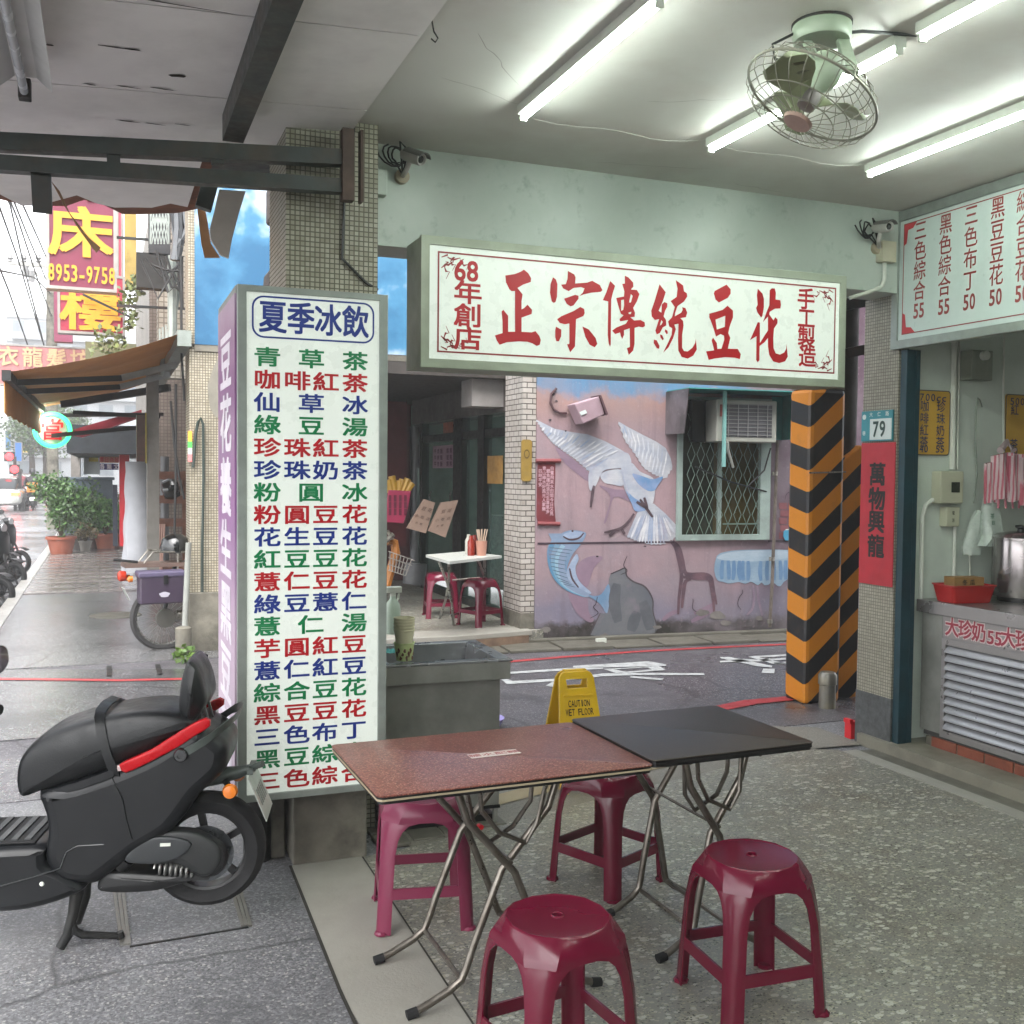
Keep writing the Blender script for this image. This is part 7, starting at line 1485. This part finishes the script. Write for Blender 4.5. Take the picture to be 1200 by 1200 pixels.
q=B(); pbox(q,174,228,200,300,12.9,.1); part('dark_opening',q,m('opening_dark','#2c2c2e',.6,var=.4,vsc=6),t)
q=B(); pbox(q,160,295,215,340,12.9,.2); part('dark_facade_board',q,m('dark_board','#22211f',.8,var=.35,vsc=6),t)  # flat dark board on the facade behind the cables
t=thing('cable_bundle',(.9,11,3.6),0,'thick looped bundle of black cables hanging between building and painted beam','cable')
for k in range(9):
    g=random.Random(k); x=200+k*2.0; q=B(); q.tube([PY(x-1,212,11),PY(x+g.uniform(-3,3),240,11),PY(x+g.uniform(-2,4),268,11),PY(208+g.uniform(-3,3),296-k,11),PY(205+g.uniform(-2,2),305,11)],.018+.012*(k%3),6)
    part('cable_strand',q,m('strand%d'%(k%2),'#23262a' if k%2 else '#5a5d60',.35,.2),t,smooth=True)
for k in range(8):
    g=random.Random(40+k); q=B(); q.tube([PY(165+k*6,300+g.uniform(-8,20),11.5),PY(185+k*4,325+g.uniform(-10,30),11.5),PY(214,300+k*9,11.5)],.014,5); part('sagging_cable',q,cable_m,t,smooth=True)
q=B(); q.tube([PY(202,420,11.6),PY(202,300,11.6)],.05,8); q.tube([PY(188,440,11.7),PY(212,330,11.7)],.03,8); part('riser_pipe',q,alu,t,smooth=True)
g=random.Random(21); q=B()
for (x,y) in ((150,355),(154,375),(158,340),(120,405),(140,402)): p=PY(x,y,15.5); leaves(q,(p.x,p.y,p.z),(.14,.2,.3),60,.1,g)
solo('creeper',q,leafm('creeper_leaf','#4d5a32','#7c8450'),'green creeper clinging to the facade below the red sign','plant')
# switch cabinet
t=thing('switch_cabinet',PZ(105,640,0),0,'blue grey street switch cabinet behind the potted plants','cabinet')
cab=M('cabinet_bluegrey','#4f5c66',.5,0,var=.08,dirt=.25)
a=PY(69,560,23.5); c=PY(132,560,23.5); q=B(); q.box(a.x,c.x,23.5,24.4,0,a.z-.04); part('cabinet_body',q,cab,t,bev=.02)
q=B(); q.box(a.x-.04,c.x+.04,23.45,24.45,a.z-.04,a.z+.02); part('cabinet_lid',q,cab,t,bev=.01)
q=B(); pbox(q,54,556,69,620,24.6,.4); part('side_cabinet',q,m('cabinet_olive','#77766a',.6,var=.2),t)
q=B(); pbox(q,132,568,138,640,21,.15); solo('dark_blue_parasol_stand',q,m('navy_cloth','#1e2433',.7),'rolled dark blue cloth with white cap beside the red pillar','cloth')
# potted plants
terra=M('terracotta','#8a4a35',.65,0,var=.12,dirt=.3,dcol='#5b3a30')
def potted(px,py,rp,hp,cr,ch,n,ls,c1,c2,label,pot=None,seed=0,cz=None):
    p=PZ(px,py,0); g=random.Random(seed); t=thing('potted_plant',(p.x,p.y,.012),0,label,'plant','potted plants on the far pavement')
    q=B(); q.lathe([(0,.0),(rp*.7,.0),(rp*.95,hp*.85),(rp*1.05,hp*.86),(rp*1.05,hp),(rp*.92,hp),(rp*.9,hp*.9),(0,hp*.9)],(0,0,0),20); part('pot',q,pot or terra,t,local=True,smooth=40)
    q=B()
    for k in range(7): a=k*.9; q.tube([(0,0,hp*.85),(cr*.25*math.cos(a),cr*.25*math.sin(a),hp+ch*.35),(cr*.6*math.cos(a+.3),cr*.6*math.sin(a+.3),hp+ch*(.55+.3*g.random()))],[.02,.013,.006],5)
    part('stems',q,m('stem_brown','#3f3424',.8),t,local=True)
    q=B()
    for k in range(9):
        a=g.uniform(0,6.28); rr=cr*g.uniform(.15,.6); c_=(rr*math.cos(a),rr*math.sin(a),hp+ch*g.uniform(.28,.78)); s=g.uniform(.38,.6)
        leaves(q,c_,(cr*s,cr*s,ch*s*.62),n//9,ls,g,low=-1)
    part('foliage',q,leafm('leaf_%s'%c1,c1,c2),t,local=True); return t
potted(72,650,.27,.34,.62,1.25,2600,.085,'#24401c','#54763a','big bushy plant in terracotta pot at the kerb end',seed=1)
potted(92,644,.2,.3,.55,1.1,1800,.085,'#274521','#5c7a42','tall bushy plant in dark pot behind the big terracotta one',m('pot_dark','#3d3733',.6),seed=2)
potted(124,643,.24,.30,.42,.85,1300,.10,'#2c5424','#6b9450','light green leafy plant in terracotta pot near the red pillar',seed=3)
potted(100,646,.13,.2,.26,.36,420,.07,'#4a4a28','#7d6a45','low reddish plant in a small grey pot between the bushes',m('pot_grey','#77736c',.6),seed=4)
potted(113,642,.15,.24,.3,.45,520,.07,'#33471f','#5e6e3a','small green plant in brown plastic pot',m('pot_brown','#4d3128',.5),seed=5)
potted(138,640,.16,.24,.28,.9,560,.09,'#4c4a25','#7f7442','thin yellowish plant right beside the red pillar',seed=6)
# cars
def make_car(col,label,loc,rot,taxi=False):
    t=thing('car',loc,rot,label,'car','cars in the far street'); pm_=M('car_paint_'+col,col,.25,.1,var=.03,coat=.6)
    part('body',loft([(-2.1,.35,.75,.72),(-2.0,.28,.92,.82),(-1.4,.25,.98,.86),(0,.24,.98,.88),(1.3,.25,.94,.86),(1.95,.28,.80,.80),(2.12,.38,.66,.68)],28,.45),pm_,t,local=True,smooth=50)
    part('cabin',loft([(-1.75,.90,1.0,.62),(-1.25,.9,1.38,.66),(-.6,.9,1.46,.68),(.3,.9,1.42,.68),(1.05,.9,1.0,.64)],24,.5),m('car_glass','#1a2024',.05,0,spec=.8),t,local=True,smooth=50)
    q=B(); q.rings([[(x,y,z) for y,z in ((-.6,zr),(.6,zr),(.62,zr-.05),(-.62,zr-.05))] for x,zr in ((-1.25,1.40),(-.6,1.475),(.3,1.44))]); part('roof',q,pm_,t,local=True,smooth=40)
    for x in (-1.35,1.35):
        for y in (-.82,.82): q=B(); q.lathe([(0,-.1),(.22,-.1),(.31,-.08),(.31,.08),(.22,.1),(0,.1)],(x,y,.31),20,(0,1,0)); part('wheel',q,rubber,t,local=True,smooth=40)
    for y in (-.62,.62):
        q=B(); q.cbox((-2.08,y,.74),(.06,.32,.14)); part('tail_light',q,M('lit_tail','#ff3a22',.3,emis=3,var=0) if 'lit_tail' not in bpy.data.materials else bpy.data.materials['lit_tail'],t,local=True,bev=.01)
        q=B(); q.cbox((2.06,y,.66),(.08,.3,.14)); part('headlight',q,m('lamp_lens'),t,local=True,bev=.01)
    q=B(); q.cbox((-2.12,0,.55),(.02,.4,.14)); part('licence_plate',q,white,t,local=True)
    return t
def carat(px,py,col,lb,rot=90): p=PZ(px,py,-.14); make_car(col,lb,(p.x,p.y,-.14),R(rot))
carat(4,598,'#a7a8a4','whitish car with lit orange tail lights at the far left edge'); carat(-26,592,'#c9a21e','yellow taxi mostly outside the left edge'); carat(24,588,'#c4c6c6','pale car queueing in the misty street'); carat(31,583.5,'#8a1d24','red car further along the misty street'); carat(46,586,'#6d7377','grey car at the right of the far queue')
def rider(px,py,c1,label,vest=None):
    p=PZ(px,py,-.14); c=copy_tree(sc); c.matrix_world=Matrix.Translation((p.x,p.y,-.16))@Matrix.Rotation(R(92),4,'Z'); props(c,'scooter ridden by the %s'%label.split(' riding')[0],'scooter','scooters in the traffic')
    t=thing('person',(p.x,p.y,-.14),R(92),label,'person')
    q=B(); rs=loft([(0,.0,.0,.0)]); 
    sk=[]
    # torso, arms and legs as one welded skin-modifier body
    me=bpy.data.meshes.new('body'); V=[(.28,0,.88),(.30,0,1.12),(.33,0,1.36),(.34,0,1.46),(.36,0,1.58),(.33,.2,1.36),(.45,.27,1.15),(.72,.27,1.04),(.33,-.2,1.36),(.45,-.27,1.15),(.72,-.27,1.04),(.30,.12,.86),(.66,.17,.84),(.72,.15,.5),(.30,-.12,.86),(.66,-.17,.84),(.72,-.15,.5)]
    E=[(0,1),(1,2),(2,3),(3,4),(2,5),(5,6),(6,7),(2,8),(8,9),(9,10),(0,11),(11,12),(12,13),(0,14),(14,15),(15,16)]
    me.from_pydata(V,E,[]); o=bpy.data.objects.new('body',me); COL.objects.link(o); o.parent=t
    md=o.modifiers.new('skin','SKIN'); rad=[.15,.15,.17,.07,.09,.08,.06,.045,.08,.06,.045,.11,.09,.06,.11,.09,.06]
    for v,r_ in zip(me.skin_vertices[0].data,rad): v.radius=(r_,r_)
    me.skin_vertices[0].data[0].use_root=True; o.modifiers.new('sub','SUBSURF').render_levels=1; me.materials.append(M('clothes_'+c1,c1,.7))
    q=B(); q.lathe([(0,-.12),(.09,-.1),(.13,-.02),(.13,.05),(.1,.12),(0,.16)],(.36,0,1.64),20); part('helmet',q,gloss if not vest else m('dark_helmet','#26262a',.3),t,local=True,smooth=True)
    if vest: q=B(); q.cbox((-.10,0,.98),(.36,.42,.42)); part('delivery_box',q,m('orange_box',vest,.6),t,local=True,bev=.02)
rider(38,598,'#2c2a30','person in dark jacket and helmet riding away with an orange box','#c07a22'); rider(23,594,'#7a2a34','person in red jacket riding further left in traffic')
# far buildings in the mist
def tower(x0,x1,Y,d,h,col,label,fl=3.1,win=1.5,shade=1):
    t=thing('building',((x0+x1)/2,Y,0),0,label,'building'); w=M('far_wall_%s_%d'%(col,Y),col,.8,0,var=.12,vsc=.4,dirt=.3,dsc=.3)
    q=B(); q.box(x0,x1,Y,Y+d,-.14,h); part('wall',q,w,t); wg=m('far_window','#59636a',.15,var=.3,vsc=1)
    nx=max(2,int((x1-x0)/win/1.4)); wm_=None; nz=int(h/fl)
    for k in range(nz):
        for i in range(nx):
            cx=x0+(x1-x0)*(i+.5)/nx; z=.9+k*fl
            q=B(); q.box(cx-win*.4,cx+win*.4,Y-.03,Y+.02,z,z+1.5); part('window',q,wg,t)
        q=B(); q.box(x0-.15,x1+.15,Y-.4,Y,fl*(k+1)-.3,fl*(k+1)-.05); part('ledge',q,w,t)
    if x1<0:   # windows on the side that faces the street
        ny=int(d/3)
        for k in range(min(nz,6)):
            q=B()
            for j in range(ny): q.box(x1-.02,x1+.03,Y+1+j*3,Y+2.8+j*3,.9+k*fl,2.4+k*fl)
            part('side_windows',q,wg,t)
            q=B(); q.box(x1,x1+.9,Y,Y+d,fl*(k+1)-.25,fl*(k+1)); part('balcony',q,w,t)
    return t
tower(-26,-13,30,24,17,'#8d8a85','grey apartment block left of the far street behind the cars'); tower(-27,-13.5,56,30,20,'#9a958c','beige apartment block further along the left side in mist'); tower(-28,-14,90,36,24,'#86898c','distant grey block on the left side lost in mist')
tower(-9,4,120,14,16,'#8f9396','pale block closing the misty street end',3.1,1.8); tower(2.2,12,44,40,15,'#8b857c','row building on the right side beyond the arcade',3.1,1.5); tower(-12,-3,150,14,22,'#a0a4a6','faint tall block at the very end of the street',3.1,1.8)
for (x0,y0,x1,y1,Y,c,lb,s) in ((17,538,26,561,70,'#2f6fb5','larger blue vertical sign hanging over the misty street','中醫診所'),(6,525,13,548,80,'#3d7fb8','smaller blue vertical sign farther left in the mist','補習班'),(22,541,44,551,90,'#c9b23d','yellow shop sign strip in the misty distance','便利商店')):
    x0,y0,x1,y1=[v-(0 if i%2==0 else 20) for i,v in enumerate((x0,y0,x1,y1))]
    t,a,c_=psign('street_sign',x0,y0,x1,y1,Y,c,lb,.4)
for (px,py,s,lb) in ((36,545,1,'nearer misty green street tree at the end of the street'),(52,540,1.2,'second misty street tree right of the nearer one')):
    Y=75; p=PY(px,py,Y); g=random.Random(px); t=thing('street_tree',(p.x,Y,-.14),0,lb,'tree','street trees in the mist')
    q=B(); q.tube([(0,0,0),(.1,0,2),(0,.1,3.6),(.3,.2,5)],[.22,.18,.14,.05],8); q.tube([(0,0,2.6),(1,.2,4.2)],[.1,.04],6); q.tube([(0,0,2.8),(-1,.1,4.4)],[.1,.04],6); part('trunk',q,m('bark','#4a4036',.9),t,local=True)
    q=B()
    for k in range(16): leaves(q,(g.uniform(-1.8,1.8)*s,g.uniform(-1.5,1.5),3.6+g.uniform(-.6,1.9)),(1.0,1.0,.75),170,.22,g,low=-1)
    part('crown',q,leafm('tree_leaf','#2f4a26','#55703c'),t,local=True)
for (px,py,lb) in ((11,535,'lit red traffic signal at far left'),(17,550,'small red sign light below the traffic signal')):
    p=PY(px,py,48); t=thing('traffic_light',(p.x,48,p.z),0,lb,'traffic light'); q=B(); q.lathe([(0,0),(.16,0),(.16,.05),(0,.06)],p,14,(0,-1,0)); part('red_lamp',q,M('red_lamp','#ff2a30',.3,emis=1.2,var=0) if 'red_lamp' not in bpy.data.materials else bpy.data.materials['red_lamp'],t)
    q=B(); q.box(p.x-.2,p.x+.2,48.01,48.25,p.z-.2,p.z+.2); q.bar((p.x+.2,48.1,-.14),(p.x+.2,48.1,p.z),.12,.12,(0,1,0)); part('housing',q,darkmetal,t)
# utility pole and wires
t=thing('utility_pole',(-1.9,38,0),0,'concrete utility pole with crossarms and insulators above the street','pole')
c0=PY(45,313,38); polex=PY(60,313,38).x
q=B(); q.tube([(polex,38,-.14),(polex,38,11)],[.2,.15],12); part('pole',q,conc,t)
q=B(); q.bar(PY(10,308,38),PY(60,312,38),.14,.12); q.bar(PY(38,318,38),PY(52,326,38),.1,.1); part('crossarm',q,m('arm_grey'),t)
for x in (12,28,45): q=B(); q.lathe([(.05,0),(.1,.05),(.06,.1),(.1,.15),(.05,.28)],PY(x,308,38),10); part('insulator',q,m('insulator_grey','#7d7d7d',.4),t)
for (x,y) in ((30,324),(37,330)): q=B(); q.lathe([(.1,0),(.1,.35)],PY(x,y,38),8); part('insulator',q,m('insulator_grey'),t)
t=thing('overhead_wires',(-2,30,8),0,'black overhead wires crossing the white sky at top left','wire')
for l in (((-20,180),(12,240),(30,320),(48,390),(60,440)),((0,205),(22,260),(45,330),(60,370)),((-10,290),(10,340),(24,380),(45,440)),((8,215),(30,270),(55,330)),((0,317),(20,321),(40,325),(60,345)),((-5,230),(20,300),(50,400)),((20,225),(45,280),(62,320))):
    q=B(); n=len(l); q.tube([PY(x,y,20+18*i/(n-1)) for i,(x,y) in enumerate(l)],.02,5); part('wire',q,cable_m,t)
# =============== MIST ===============
hz=bpy.data.meshes.new('haze'); q=B(); q.box(-170,70,-40,240,-2.3,28)
hm=bpy.data.materials.new('mist'); hm.use_nodes=True; ht=hm.node_tree; ht.nodes.clear(); ho=ht.nodes.new('ShaderNodeOutputMaterial'); hv=ht.nodes.new('ShaderNodeVolumePrincipled')
hv.inputs['Color'].default_value=(.985,.99,1,1); hv.inputs['Density'].default_value=.003; hv.inputs['Anisotropy'].default_value=.2; ht.links.new(hv.outputs[0],ho.inputs['Volume'])
o=part('haze',q,hm); o['kind']='stuff'
